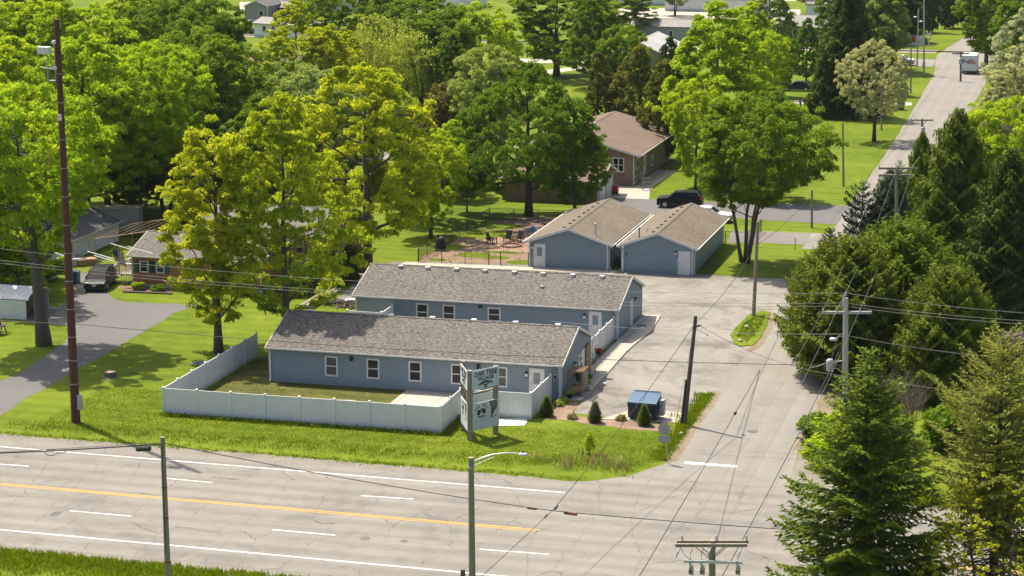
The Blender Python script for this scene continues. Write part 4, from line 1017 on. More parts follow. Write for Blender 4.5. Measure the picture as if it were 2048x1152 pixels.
NAMES = dict(maple1='maple_tree', maple2='maple_tree', maple3='maple_tree', dense1='broadleaf_tree', dense2='broadleaf_tree', dense3='broadleaf_tree', broad='broadleaf_tree', multi='broadleaf_tree', lean='broadleaf_tree', fork='broadleaf_tree',
             pale='blossom_tree', tall_pale='blossom_tree', cedar='cedar_tree', cypress='cypress_tree', small='young_tree', shrub='shrub', thin='thin_tree', bud='budding_tree', willow='willow_tree', spruce='spruce_tree', norway='norway_spruce', norway2='norway_spruce',
             spruce_wild='spruce_tree', dark_spruce='spruce_tree', pine='pine_tree', dwarf='dwarf_spruce')
TR = random.Random(77)
def tree(key, x, y, H, W, leaf, label, group=None, rz=None, z=0):
    H0, W0, cm, tm = PROTO[key]
    cat = 'shrub' if key in ('shrub', 'dwarf') else 'tree'
    r = thing(NAMES[key], label, cat, (x, y, z), TR.uniform(0, 6.28) if rz is None else rz, group)
    r.scale = (W/W0, W/W0, H/H0)
    for nm, me in (('crown', cm), ('trunk', tm)):
        o = bpy.data.objects.new(nm, me); COL.objects.link(o); o.parent = r
        if nm == 'crown':
            o.material_slots[0].link = 'OBJECT'; o.material_slots[0].material = M[leaf]
    return r
def tree_b(key, u, v, H, W, leaf, label, group=None, rz=None):     # by the foot of its trunk in the survey
    p = G(u, v); return tree(key, p.x, p.y, H, W, leaf, label, group, rz)
def tree_t(key, u, vt, H, W, leaf, label, group=None, rz=None):    # by its top, with a known height
    p = G(u, vt, H); return tree(key, p.x, p.y, H, W, leaf, label, group, rz)
# ---- the trees one can point at
tb, tt_ = tree_b, tree_t
tb('maple1', 437, 706, 17.8, 9.2, 'leaf_yellow', 'yellow green maple with bare lower trunk just behind the white side fence')
tb('maple2', 573, 708, 19.6, 10.2, 'leaf_yellow', 'tall yellow green maple at the left end of the front blue building')
tb('maple3', 735, 545, 18.6, 12.6, 'leaf_yellow', 'large yellow green maple with thick trunk behind the rear blue building')
tb('broad', 1058, 432, 15.6, 16.2, 'leaf_dark', 'broad dark green tree with drooping limbs beside the brick garage')
tb('multi', 1490, 525, 15.4, 12.8, 'leaf_green', 'many stemmed green tree right of the tan roofed gable buildings')
tb('dense2', 1432, 335, 19.2, 13.2, 'leaf_bright', 'tall bright green tree behind the black SUV and the brick house')
tb('pale', 1748, 283, 12.8, 9.0, 'leaf_pale', 'pale cream blossoming tree on the lawn beside the side road')
tb('thin', 52, 592, 6.5, 5.5, 'leaf_bright', 'small bright tree hanging over the metal carport roof')
tb('thin', 8, 585, 7.5, 6, 'leaf_bright', 'bright leafy sapling at the left edge behind the carport')
tb('fork', -18, 600, 15, 10, 'leaf_green', 'green tree with dark trunk at the left edge before the blue house', rz=2.5)
tb('lean', 88, 690, 20.2, 12.2, 'leaf_bright', 'big leaning tree with thick grey trunk beside the metal carport', rz=.3)
tb('fork', 396, 372, 17.5, 13.5, 'leaf_green', 'dark forked tree with two leaning trunks left of the maples', rz=1.2)
tt_('willow', 770, 30, 14.5, 13.0, 'leaf_willow', 'weeping willow with pale hanging foliage above the maples')
tb('dense1', 1113, 152, 15.5, 17.5, 'leaf_green', 'spreading tree with visible dark trunk on the far lawn at top centre')
tb('small', 934, 424, 7.6, 5.2, 'leaf_green', 'small weeping tree with thin stem on the lawn behind the dog yard fence')
tt_('dense1', 980, 92, 14, 8.8, 'leaf_grey', 'round grey green tree left of the broad dark tree')
tt_('dense3', 908, 88, 11, 5.6, 'leaf_dark', 'dark rounded tree between the willow and the round grey green tree')
tt_('thin', 882, 165, 9.5, 6.0, 'leaf_brown', 'thin brownish tree with sparse leaves behind the largest maple')
tt_('dense2', 905, 240, 8.4, 7.0, 'leaf_bright', 'bright green tree filling the gap between the maple and the broad dark tree')
tt_('dense1', 1242, 50, 12.5, 7.6, 'leaf_green', 'compact round green tree in front of the sage green mobile home')
tt_('cedar', 1196, 105, 11.5, 5.0, 'cedar', 'brownish cedar left of the wider cedar behind the brick house')
tt_('cedar', 1280, 92, 12.5, 6.4, 'cedar', 'wide olive cedar directly behind the brick house roof')
tt_('cedar', 1330, 120, 12.0, 5.4, 'cedar', 'olive cedar touching the bright green tree behind the brick house')
tt_('cedar', 1342, 74, 10.5, 4.6, 'needle_dark', 'narrow dark cedar in front of the pale grey shed roof')
tb('dense2', 1612, 174, 10.5, 5.2, 'leaf_dark', 'slim upright green tree with bare stem in front of the slate blue house')
tb('dark_spruce', 1692, 232, 21, 11.5, 'needle_dark', 'tall dark spruce with ragged boughs behind the blossoming tree')
tb('norway', 1650, 235, 9, 6, 'needle_dark', 'lower dark spruce at the left foot of the tall dark spruce')
tt_('cypress', 1770, 54, 10, 4.6, 'needle_dark', 'dark green pointed evergreen between the tall spruce and the white picket fence')
tb('dense1', 1565, 195, 9, 6, 'leaf_dark', 'dark low tree left of the slim upright green tree')
tt_('tall_pale', 2055, 18, 17, 8.8, 'leaf_pale', 'tall pale grey green tree overhanging the right side of the road')
tt_('tall_pale', 1996, 150, 12.5, 6.0, 'leaf_pale', 'shorter pale tree covering the delivery truck beside the road')
tt_('tall_pale', 2075, 60, 17, 9.5, 'leaf_pale', 'pale grey green tree at the right edge behind the tall pale one')
tt_('dense2', 1978, -10, 10, 6.0, 'leaf_yellow', 'bright yellow green tree at the top right beside the far road')
tt_('dense1', 2035, 195, 13, 9.0, 'leaf_bright', 'bright green tree at the right edge above the drooping dark spruce')
tt_('dense3', 1955, 235, 11, 7.4, 'leaf_bright', 'bushy green tree just behind the tip of the drooping dark spruce')
tb('norway', 1903, 596, 16.2, 11.0, 'needle', 'drooping dark Norway spruce right of the side road, the tallest in its clump')
tb('norway', 2008, 655, 14.5, 10.0, 'needle_dark', 'very dark drooping spruce at the right edge above the white walled house')
tb('norway', 1838, 480, 10.6, 5.4, 'needle_lime', 'pointed green spruce behind the double crossarm pole')
tt_('spruce', 1800, 318, 9.0, 5.0, 'needle_lime', 'small spruce whose tip rises behind the double crossarm')
tb('pine', 1722, 520, 7.6, 5.2, 'needle_blue', 'blue green young pine leaning over the edge of the side road')
tb('pine', 1658, 545, 4.2, 3.0, 'needle_blue', 'smallest blue green pine at the road edge below the larger pine')
tb('norway', 1775, 520, 8.5, 6.5, 'needle_blue', 'dusky spruce with brownish tips below the double crossarm pole')
tb('norway2', 1700, 760, 10.4, 10.5, 'needle', 'broad bright evergreen with boughs reaching over the side road', rz=.4)
tb('norway2', 1800, 735, 10.9, 12.0, 'needle_lime', 'widest bright evergreen right of the grey crossarm pole', rz=2.1)
tb('norway2', 1640, 700, 7.8, 6.6, 'needle', 'low dark evergreen at the left end of the roadside clump')
tb('norway2', 1890, 800, 9.4, 8.2, 'needle', 'bushy green evergreen between the roadside evergreens and the dying spruce')
tb('thin', 1178, 908, 1.5, .7, 'leaf_bright', 'thin weedy sapling in the ditch grass above the highway')
tb('spruce', 1720, 1288, 14.9, 10.0, 'needle', 'large foreground spruce with long boughs right of the intersection', rz=.8)
tb('spruce_wild', 1982, 1272, 15.4, 6.3, 'needle_olive', 'sparse olive spruce with broken crooked top and dead lower limbs', rz=2.0)
tb('bud', 1985, 1310, 9.2, 7.6, 'leaf_bud', 'budding yellow tree with bare twigs in the lower right corner')
tb('bud', 2085, 1290, 8.6, 6.0, 'leaf_bud', 'second budding yellow tree cut off by the right edge')
for (x, y, lab) in ((28.05, 8.1, 'leftmost dwarf spruce, plain green cone beside the fence corner'), (31.0, 5.2, 'dwarf spruce with brown dead top in the middle of the mulch bed'), (34.0, 5.3, 'rightmost dwarf spruce in front of the blue dumpster')):
    pass
for u, v, lab, lf in ((1093, 833, 'leftmost dwarf spruce, plain green cone beside the white fence corner', 'needle'), (1190, 845, 'dwarf spruce with dead brown top in the middle of the mulch bed', 'needle'), (1288, 851, 'rightmost dwarf spruce in front of the blue dumpster', 'needle')):
    t = tb('dwarf', u, v, 1.38, .92, lf, lab, 'dwarf spruces in the mulch bed')
    if 'dead' in lab:
        k = MB().lathe([(.36, .60), (.33, .85), (.23, 1.2), (.12, 1.5), (.0, 1.62)], 12)
        for q in range(160):
            a = TR.uniform(0, 6.28); z = TR.uniform(.6, 1.5); r_ = .39*(1-(z-.6)/1.1)+.02
            p = Vector((r_*math.cos(a), r_*math.sin(a), z)); k.tube([p*.96, p+Vector((math.cos(a)*.07, math.sin(a)*.07, .06))], [.018, .004], 3, cap=False)
        k.obj('dead_top', M['bark'], t)
for u, v, h, lab in ((688, 562, 3.0, 'left dark pointed arborvitae behind the rear building'), (699, 566, 3.9, 'tallest middle arborvitae of the three behind the rear building'), (710, 566, 3.2, 'right dark pointed arborvitae of the three near the maple trunk')):
    tb('cypress', u, v, h, 1.05, 'needle_dark', lab, 'three small arborvitae behind the rear building')
for u, v, h, w_, lf, lab in ((655, 568, 2.6, 3.2, 'leaf_dark', 'dark shrub left of the three small arborvitae'), (620, 580, 2.2, 3.0, 'leaf_dark', 'low dark shrub under the tall middle maple'), (590, 590, 1.8, 2.4, 'leaf_green', 'green shrub at the foot of the tall middle maple'),
                             (1560, 370, 2.0, 2.6, 'leaf_dark', 'dark shrub on the lawn below the many stemmed tree'), 
                             (276, 580, .7, 1.1, 'leaf_bright', 'low leafy plant in the left end of the log house garden bed'), (318, 584, .6, 1.2, 'leaf_green', 'low plant in the right end of the log house garden bed'),
                             (2030, 722, 2.2, 3.0, 'flower', 'purple flowering lilac shrub in front of the white walled house'), (345, 352, 3.2, 4.4, 'leaf_dark', 'dark rounded shrub at the edge of the sunlit gap in the woods'), (90, 560, 2.0, 2.6, 'leaf_green', 'shrub with green leaves behind the metal carport'), (120, 545, 1.5, 1.8, 'leaf_bright', 'bright shrub left of the parked minivan'),
                             (1690, 205, 1.5, 2.2, 'leaf_brown', 'brown low shrub under the tall dark spruce'), (1722, 205, 1.5, 2.2, 'leaf_dark', 'dark low shrub under the blossoming tree'), (1655, 212, 1.4, 2.0, 'leaf_dark', 'dark low shrub left of the tall spruce foot'),
                             (1560, 205, 1.2, 2.0, 'leaf_dark', 'low shrub beside the pale concrete driveway'), (1905, 900, 2.8, 3.8, 'leaf_green', 'green bush in the shade behind the dying spruce'), (1640, 885, 1.8, 2.6, 'leaf_green', 'low green bush at the road edge left of the grey pole'), (1665, 935, 2.2, 3.2, 'leaf_bright', 'low bright bush left of the foreground spruce trunk'), (1690, 905, 2.4, 3.4, 'leaf_bright', 'fresh green bush at the right verge of the side road'), (1765, 900, 2.4, 3.4, 'leaf_green', 'green bush behind the foreground spruce')):
    tb('shrub', u, v, h, w_, lf, lab)
# hedge row of tall dark arborvitae at the far end of the road
for k in range(11):
    x = 18.5+1.75*k; hh = 11.5+TR.uniform(-1.2, 1.2)
    tree('cypress', x+TR.uniform(-.3, .3), 303+2.9*k*.0+TR.uniform(-.5, .5)+(k*1.6 if k > 5 else 0), hh, 3.3, 'needle_dark', 'dark tall arborvitae in the row along the far road', 'far arborvitae row')
tb('dark_spruce', 1795, 84, 14, 12, 'needle_dark', 'dark spreading pine behind the white picket fence')
tb('dark_spruce', 1755, 88, 15, 11, 'needle_dark', 'dark pine left of the white picket fence and behind the pointed evergreen')
# bare brown shrub beside the grey pole
def bare_shrub():
    c = G(1795, 880)
    r = thing('bare_shrub', 'bare brown leafless shrub between the two foreground spruces', 'shrub', (c.x, c.y, 0))
    k = MB(); R = random.Random(5)
    for q in range(150):
        a = R.uniform(0, 6.283); sp = R.uniform(.2, 1.0); H = R.uniform(3.0, 4.9)
        b0 = Vector((R.uniform(-.8, .8), R.uniform(-.5, .5), 0))
        m = b0+Vector((math.cos(a)*sp*.9, math.sin(a)*sp*.9, H*.5)); e = b0+Vector((math.cos(a)*sp*2.6, math.sin(a)*sp*2.6, H*(1.05-.25*sp)))
        k.tube([b0, m, e], [.026, .018, .006], 3, cap=False)
        for w_ in range(3):
            f = R.uniform(.3, .9); p = m.lerp(e, f); k.tube([p, p+Vector((R.uniform(-.5, .5), R.uniform(-.5, .5), R.uniform(.4, 1.0)))], [.012, .004], 3, cap=False)
    k.obj('stems', M['twig'], r, fix=False)
bare_shrub()
# ---- the woods on the left and the tree belt behind: every tree its own object
woods = [  # kind, u of top, v of top, height, width, leaf, label
 ('dense1', -60, 150, 18, 14, 'leaf_bright', None), ('dense2', 22, 75, 18, 13, 'leaf_bright', 'bright tree at the left edge beside the radio mast top'), ('dense1', 60, 175, 15, 12, 'leaf_bright', 'bright rounded crown left of the red brown mast'),
 ('maple3', 160, 70, 19, 13, 'leaf_bright', 'bright tree crown just right of the radio antenna'), ('dense1', 205, 150, 14, 11, 'leaf_bright', 'mid green crown right of the red brown mast'), ('dense3', 262, 215, 10.5, 9.5, 'leaf_bright', 'mid green tree right of the mast and above the dark shed roof'),
 ('dense1', 255, 95, 17, 12, 'leaf_bright', 'light green crown in the middle of the left woods'), ('fork', 320, 85, 18, 12, 'leaf_bright', 'green crown left of the forked dark tree'), ('dense2', 440, 80, 17, 11.5, 'leaf_green', 'mid green crown above the two yellow green maples'),
 ('dense3', 570, 122, 13, 11.5, 'leaf_grey', 'grey green round tree below the yellow poplars'), ('dense1', 625, 135, 13.5, 10, 'leaf_grey', 'grey green tree right of the round grey green one'),
 ('dense2', 520, 190, 13, 9, 'leaf_green', 'mid green tree tucked behind the tall middle maple'), ('dense3', 275, 310, 6.5, 6.5, 'leaf_dark', 'dark low tree at the sunlit gap in the woods'),
 ('maple2', 590, 2, 17, 9.5, 'leaf_yellow', 'tall yellow tree at top left of the willow'), ('maple1', 557, 62, 14, 8, 'leaf_yellow', 'yellow poplar left of the pair before the willow'), ('maple1', 642, 38, 15, 8.5, 'leaf_yellow', 'yellow poplar in the middle of the yellow clump'), ('maple2', 690, 62, 13, 8.5, 'leaf_yellow', 'yellow poplar at the left flank of the willow'), ('maple1', 736, 17, 12, 7, 'leaf_yellow', 'yellow crown peeping over the willow'),
 ('dense1', 840, -8, 16, 14, 'leaf_green', 'green tree behind the right shoulder of the willow'), ('dense1', 900, 18, 15, 13, 'leaf_green', 'green tree between the willow and the spreading far tree'), ('dense3', 960, 5, 15, 12, 'leaf_bright', 'light green tree left of the spreading far tree'), ('dense2', 1005, 40, 12, 6, 'leaf_bright', 'bright tree at the left foot of the spreading far tree'),
 ('dense1', 1228, -30, 10.5, 13, 'leaf_green', 'green tree with open limbs above the sage green mobile home'), ('dense2', 1180, -8, 14, 8, 'leaf_dark', 'dark tree between the spreading far tree and the mobile home'),
 ('dense2', 1500, 5, 15, 10, 'leaf_bright', 'bright tree behind the left of the slate blue house'), ('dense1', 1528, 60, 12, 7, 'leaf_bright', 'light tree right of the tall bright green tree'), ('fork', 1618, -60, 9.5, 11, 'leaf_grey', 'grey green forked tree above the slate blue house'),
 ('dense3', 1395, 160, 12, 8, 'leaf_bright', 'bright tree low beside the cedars behind the brick house'), ('dense2', 1545, 175, 12, 8, 'leaf_green', 'green tree behind the many stemmed tree'), ('fork', 700, -40, 18, 13, 'leaf_green', 'forked green tree at the top edge left of the willow top'),
]
bel = [('dense1', 330, 5, 18, 13, 'leaf_dark'), ('dense2', 255, -25, 18, 12, 'leaf_bright'), ('dense1', 425, 0, 17, 12, 'leaf_dark'), ('dense2', 120, -5, 19, 12, 'leaf_bright'), ('maple3', 70, 0, 18, 12, 'leaf_bright'), ('dense1', -20, 0, 18, 13, 'leaf_bright'),
       ('dense1', 190, 10, 18, 12, 'leaf_bright'), ('dense1', 370, -35, 17, 13, 'leaf_green'), ('dense2', 300, -60, 18, 13, 'leaf_dark'), ('dense1', 40, -60, 18, 13, 'leaf_green'), 
       ('fork', 1350, -45, 8, 8, 'leaf_grey'), ('dense2', 1540, -45, 15, 10, 'leaf_grey'), ('dense1', 770, -45, 14, 11, 'leaf_dark'), ('dense3', 820, -50, 14, 10, 'leaf_green'),
       ('dense1', 1700, -60, 16, 12, 'leaf_dark'), ('dense2', 1770, -55, 16, 10, 'leaf_grey'), ('dense1', 1980, -60, 16, 12, 'leaf_green'), ('dense1', 2060, -40, 17, 12, 'leaf_green'), ('dense1', 640, -75, 14, 11, 'leaf_grey')]
for key, u, v, H, W, lf, lab in woods:
    if lab: tt_(key, u, v, H, W, lf, lab)
    else: bel.append((key, u, v, H, W, lf))
for key, u, v, H, W, lf in bel:
    tt_(key, u, v, H, W, lf, 'one of the rounded crowns in the distant tree belt along the top edge', 'distant tree belt')
# understorey of the left woods
for k, (u, v, lf) in enumerate([(170, 250, 'leaf_bright'), (420, 260, 'leaf_dark'), (480, 240, 'leaf_grey'), (640, 215, 'leaf_grey'), (690, 190, 'leaf_grey'), (830, 235, 'leaf_green'), (545, 205, 'leaf_green'), (1150, 245, 'leaf_green'), (860, 260, 'leaf_bright')]):
    tt_('dense3', u, v, 8.5+k % 3, 7.5, lf, 'one of the low bushy trees filling the understorey of the woods', 'understorey trees in the woods')
for k, (u, v) in enumerate([(1985, 400), (2060, 420), (2030, 300), (1975, 260), (2075, 250), (1940, 340)]):
    tb('shrub', u, v+30, 4.5+k % 3, 6.0, 'leaf_bright' if k % 2 else 'leaf_green', 'one of the tall bushes crowding the right side of the road', 'bushes right of the side road')

# ---- loose grass: too many blades to count
def blades(name, spots, per, h, spread, seed, leaf, lean=.35):
    R = np.random.default_rng(seed)
    P = np.array(spots); idx = np.repeat(np.arange(len(P)), per); N = len(idx)
    hh = h*R.uniform(.5, 1.25, N)*np.repeat(R.uniform(.5, 1.3, len(P)), per)
    p = np.zeros((N, 3)); p[:, :2] = P[idx, :2]+R.normal(size=(N, 2))*spread; p[:, 2] = hh*.45
    ax = unit(np.stack([R.normal(0, lean, N), R.normal(0, lean, N), np.ones(N)], -1))
    nr = unit(np.stack([R.normal(size=N), R.normal(size=N), R.normal(0, .3, N)], -1))
    v, t = cards(p, ax, nr, hh*.55, .018+.06*hh*R.uniform(.5, 1, N), np.clip(np.repeat(R.normal(.5, .25, len(P)), per)+R.normal(0, .2, N), 0, 1))
    o = bpy.data.objects.new(name, leaf_mesh(name, v, t, [M[leaf]])); COL.objects.link(o); o['kind'] = 'stuff'
    return o
M['blade'] = leaf_mat('grass_blade', (.092, .158, .004), (.165, .222, .010), .35)
M['blade_rank'] = leaf_mat('rank_grass_blade', (.082, .142, .004), (.150, .205, .010), .35)
M['blade_straw'] = leaf_mat('straw_blade', (.20, .17, .07), (.36, .30, .15), .3)
GR = np.random.default_rng(9)
sp = [(x, hy(x, -7.35)+GR.normal()*.22) for x in GR.uniform(-30, 31, 900)]
blades('verge_grass', sp, 6, .14, .12, 1, 'blade')
sp = [(x, -5.0-.03*x*.4+GR.normal()*.7+(.9 if x > 26 else 0)) for x in GR.uniform(-9, 33.5, 700)]
blades('ditch_grass', sp, 7, .17, .25, 2, 'blade_rank')
sp = [(GR.uniform(27.0, 33.5), -4.4+GR.normal()*.7) for _ in range(45)]
blades('reed_grass', sp, 6, .6, .2, 3, 'blade_straw', .2)
sp = [(x, hy(x, -29.0)-abs(GR.normal())*1.6) for x in GR.uniform(0, 26, 2600)]
blades('near_verge_grass', sp, 9, .26, .16, 4, 'blade')
sp = [(34.9-abs(GR.normal())*.45, y) for y in GR.uniform(-2.5, 14.5, 600)]
blades('verge_grass', sp, 9, .26, .14, 5, 'blade')
sp = []
for i in range(700):
    t = GR.uniform(0, 1); sp.append((19.52*t, -.25-abs(GR.normal())*.18))
for i in range(300): sp.append((19.75+abs(GR.normal())*.15, GR.uniform(-.3, 4.6)))
blades('fence_foot_grass', sp, 8, .22, .1, 6, 'blade_rank')
sp = [(x, y) for x, y in zip(GR.uniform(-7, 35, 18000), GR.uniform(-5.5, 5.6, 18000)) if not (-.2 < x < 19.8 and y > -.1) and not (19 < x < 34.6 and y > 2.2+(x-19)*.12) and not (x > 33.8 and y < -3) and y > .6-(x+14)*.55-6]
blades('lawn_grass', sp, 5, .06, .2, 7, 'blade')
sp = [(x, hy(x, -7.3)+abs(GR.normal())*1.3) for x in GR.uniform(46, 75, 1800)]
blades('verge_grass', sp, 9, .34, .16, 8, 'blade')
sp = [(GR.uniform(.4, 13.6), GR.uniform(.4, 10)) for _ in range(300)]
blades('yard_weeds', sp, 6, .12, .15, 10, 'blade_rank')
sp = [(GR.uniform(1, 10.5), GR.uniform(56, 78)) for _ in range(130)]
blades('dirt_weeds', sp, 9, .2, .22, 12, 'blade_rank')
isl = [np.array(G2(u, v)) for u, v in ((1472, 676), (1484, 652), (1505, 634), (1532, 630), (1516, 668), (1494, 688))]; ic = sum(isl)/6
sp = []
for _ in range(420):
    i = GR.integers(0, 6); a_, b_ = GR.uniform(0, 1), GR.uniform(0, 1)
    if a_+b_ > 1: a_, b_ = 1-a_, 1-b_
    sp.append(tuple(ic+(isl[i]-ic)*a_*.95+(isl[(i+1) % 6]-ic)*b_*.95))
o = blades('island_grass', sp, 7, .12, .05, 11, 'blade'); o.location.z = .05
# ================================================================ fences
def vinyl_run(root, p0, p1, posts, h=1.83, gap_ends=(True, True)):
    p0, p1 = Vector((*p0, 0)), Vector((*p1, 0)); d = p1-p0; L = d.length; d.normalize(); nn = Vector((-d.y, d.x, 0))
    def bx(mb, s0, s1, w, z0, z1):
        c = [p0+d*s0-nn*w, p0+d*s1-nn*w, p0+d*s1+nn*w, p0+d*s0+nn*w]
        mb.add([(q.x, q.y, z0) for q in c]+[(q.x, q.y, z1) for q in c], [(3, 2, 1, 0), (4, 5, 6, 7), (0, 1, 5, 4), (1, 2, 6, 5), (2, 3, 7, 6), (3, 0, 4, 7)])
    for i in range(posts):
        s0, s1 = L*i/posts+.065, L*(i+1)/posts-.065
        k = MB(); n = max(1, int((s1-s0)/.155))
        for j in range(n):
            a = s0+(s1-s0)*j/n; b = s0+(s1-s0)*(j+1)/n
            bx(k, a+.004, b-.004, .018, .10, h-.09)
        bx(k, s0, s1, .028, .04, .16); bx(k, s0, s1, .03, h-.13, h-.02)
        k.obj('panel', M['vinyl'], root)
def vinyl_post(root, p, h=1.83):
    k = MB(); x, y = p
    k.box((x-.064, y-.064, 0), (x+.064, y+.064, h+.03)); k.box((x-.08, y-.08, h+.03), (x+.08, y+.08, h+.06))
    k.add([(x-.08, y-.08, h+.06), (x+.08, y-.08, h+.06), (x+.08, y+.08, h+.06), (x-.08, y+.08, h+.06), (x, y, h+.12)], [(0, 1, 4), (1, 2, 4), (2, 3, 4), (3, 0, 4)])
    k.obj('post', M['vinyl'], root)
def vinyl(label, pts, ns, skip_first=False):
    r = thing('vinyl_fence', label, 'fence', (0, 0, 0))
    for i in range(len(pts)-1):
        vinyl_run(r, pts[i], pts[i+1], ns[i])
        for j in range(ns[i]):
            if i == 0 and j == 0 and skip_first: continue
            t = j/ns[i]; vinyl_post(r, (pts[i][0]*(1-t)+pts[i+1][0]*t, pts[i][1]*(1-t)+pts[i+1][1]*t))
    vinyl_post(r, pts[-1])
vinyl('long white vinyl privacy fence around the yard of the front blue building', [(0, 17.08), (0, 0), (19.52, 0), (19.45, 4.85)], [7, 8, 2])
vinyl('short white vinyl fence enclosing the patio door beside the big sign', [(19.62, 4.86), (24.32, 4.9), (24.36, 10.2)], [2, 2], True)
vinyl('white vinyl fence closing the gap between the two long blue buildings at their right ends', [(24.6, 19.55), (24.62, 29.2)], [4])
vinyl('white vinyl fence with a raised end panel between the long buildings at the left', [(3.9, 26.45), (6.75, 26.3), (6.7, 29.2)], [1, 1])

def chain(label, pts, h=1.2, step=2.6):
    r = thing('chain_link_fence', label, 'fence')
    po, ra, me = MB(), MB(), MB()
    for i in range(len(pts)-1):
        a, b = Vector((*pts[i], 0)), Vector((*pts[i+1], 0)); L = (b-a).length; n = max(1, round(L/step))
        for j in range(n+(i == len(pts)-2)):
            p = a.lerp(b, j/n); q = MB().tube([p, p+Vector((0, 0, h+.05))], .045 if j in (0, n) else .03, 6); q.obj('post', M['darkiron'], r)
        ra.tube([a+Vector((0, 0, h)), b+Vector((0, 0, h))], .024, 5); ra.tube([a+Vector((0, 0, .06)), b+Vector((0, 0, .06))], .01, 3)
        m = int(L/.14)
        for j in range(-8, m):
            for s0, s1 in ((0, 1), (1, 0)):
                j0, j1 = max(0, j), min(m, j+8)
                f0, f1 = (j0-j)/8, (j1-j)/8
                p = a.lerp(b, j0/m)+Vector((0, 0, .05+(h-.05)*(s0+(s1-s0)*f0))); q = a.lerp(b, j1/m)+Vector((0, 0, .05+(h-.05)*(s0+(s1-s0)*f1)))
                me.tube([p, q], .0045, 3, cap=False)
    ra.obj('rail', M['darkiron'], r); me.obj('wire_mesh', M['darkiron'], r, fix=False)
chain('black chain link fence with a gate along the front of the dog yard', [(.56, 55.6), (7.1, 56.1), (8.2, 56.15), (10.75, 56.4)])
chain('black chain link fence along the left and back of the dog yard', [(.56, 55.7), (.85, 78.7), (10.9, 79.3)])
chain('dark chain link fence behind the right tan roofed building', [(26.1, 71.6), (28.2, 71.8), (28.4, 79)])

# picket fence with a red banner far up the road
r = thing('picket_fence', 'white picket fence with a red banner near the railway crossing', 'fence', (20.2, 274.3, 0))
k = MB()
for q in range(46): k.box((q*.17, -.015, .12), (q*.17+.11, .015, 1.95))
k.box((0, .016, .4), (7.8, .05, .5)); k.box((0, .016, 1.55), (7.8, .05, 1.65)); k.obj('panel', M['vinyl'], r)
for q in (-.15, 2.5, 5.1, 7.8): MB().box((q, -.08, 0), (q+.16, .08, 2.35)).obj('post', M['vinyl'], r)
b = MB().box((3.3, -.09, .75), (6.4, -.06, 1.85)).obj('banner', M['red'], r)
k = MB()
for q, z in ((0, 1.52), (1, 1.2)):
    for j in range(6): k.box((3.55+j*.36, -.1, z), (3.55+j*.36+.25, -.092, z+.16))
k.obj('banner_lettering', M['white'], b)

# ================================================================ writing helper
def text_mesh(name, txt, size, mat, parent, origin, ux, uz, nrm, arch=0.0, width=None, thick=.012):
    """flat lettering standing on a sign face: ux reading direction, uz up, nrm towards the reader"""
    cu = bpy.data.curves.new(name, 'FONT'); cu.body = txt; cu.size = size; cu.align_x = 'CENTER'; cu.extrude = thick/2; cu.offset = size*.045; cu.space_character = 1.12
    t = bpy.data.objects.new(name, cu); COL.objects.link(t)
    dg = bpy.context.evaluated_depsgraph_get(); dg.update()
    me = bpy.data.meshes.new_from_object(t.evaluated_get(dg)); COL.objects.unlink(t); bpy.data.objects.remove(t)
    xs = [v.co.x for v in me.vertices]; wd = max(xs)-min(xs); k = (width/wd) if width else 1.0
    o0, ux, uz, nrm = Vector(origin), Vector(ux), Vector(uz), Vector(nrm)
    for v in me.vertices:
        x = v.co.x*k; z = v.co.y-arch*(x*x)
        v.co = o0+ux*x+uz*z+nrm*(v.co.z+thick/2)
    me.materials.clear(); me.materials.append(mat)
    o = bpy.data.objects.new(name, me); COL.objects.link(o); o.parent = parent
    return o

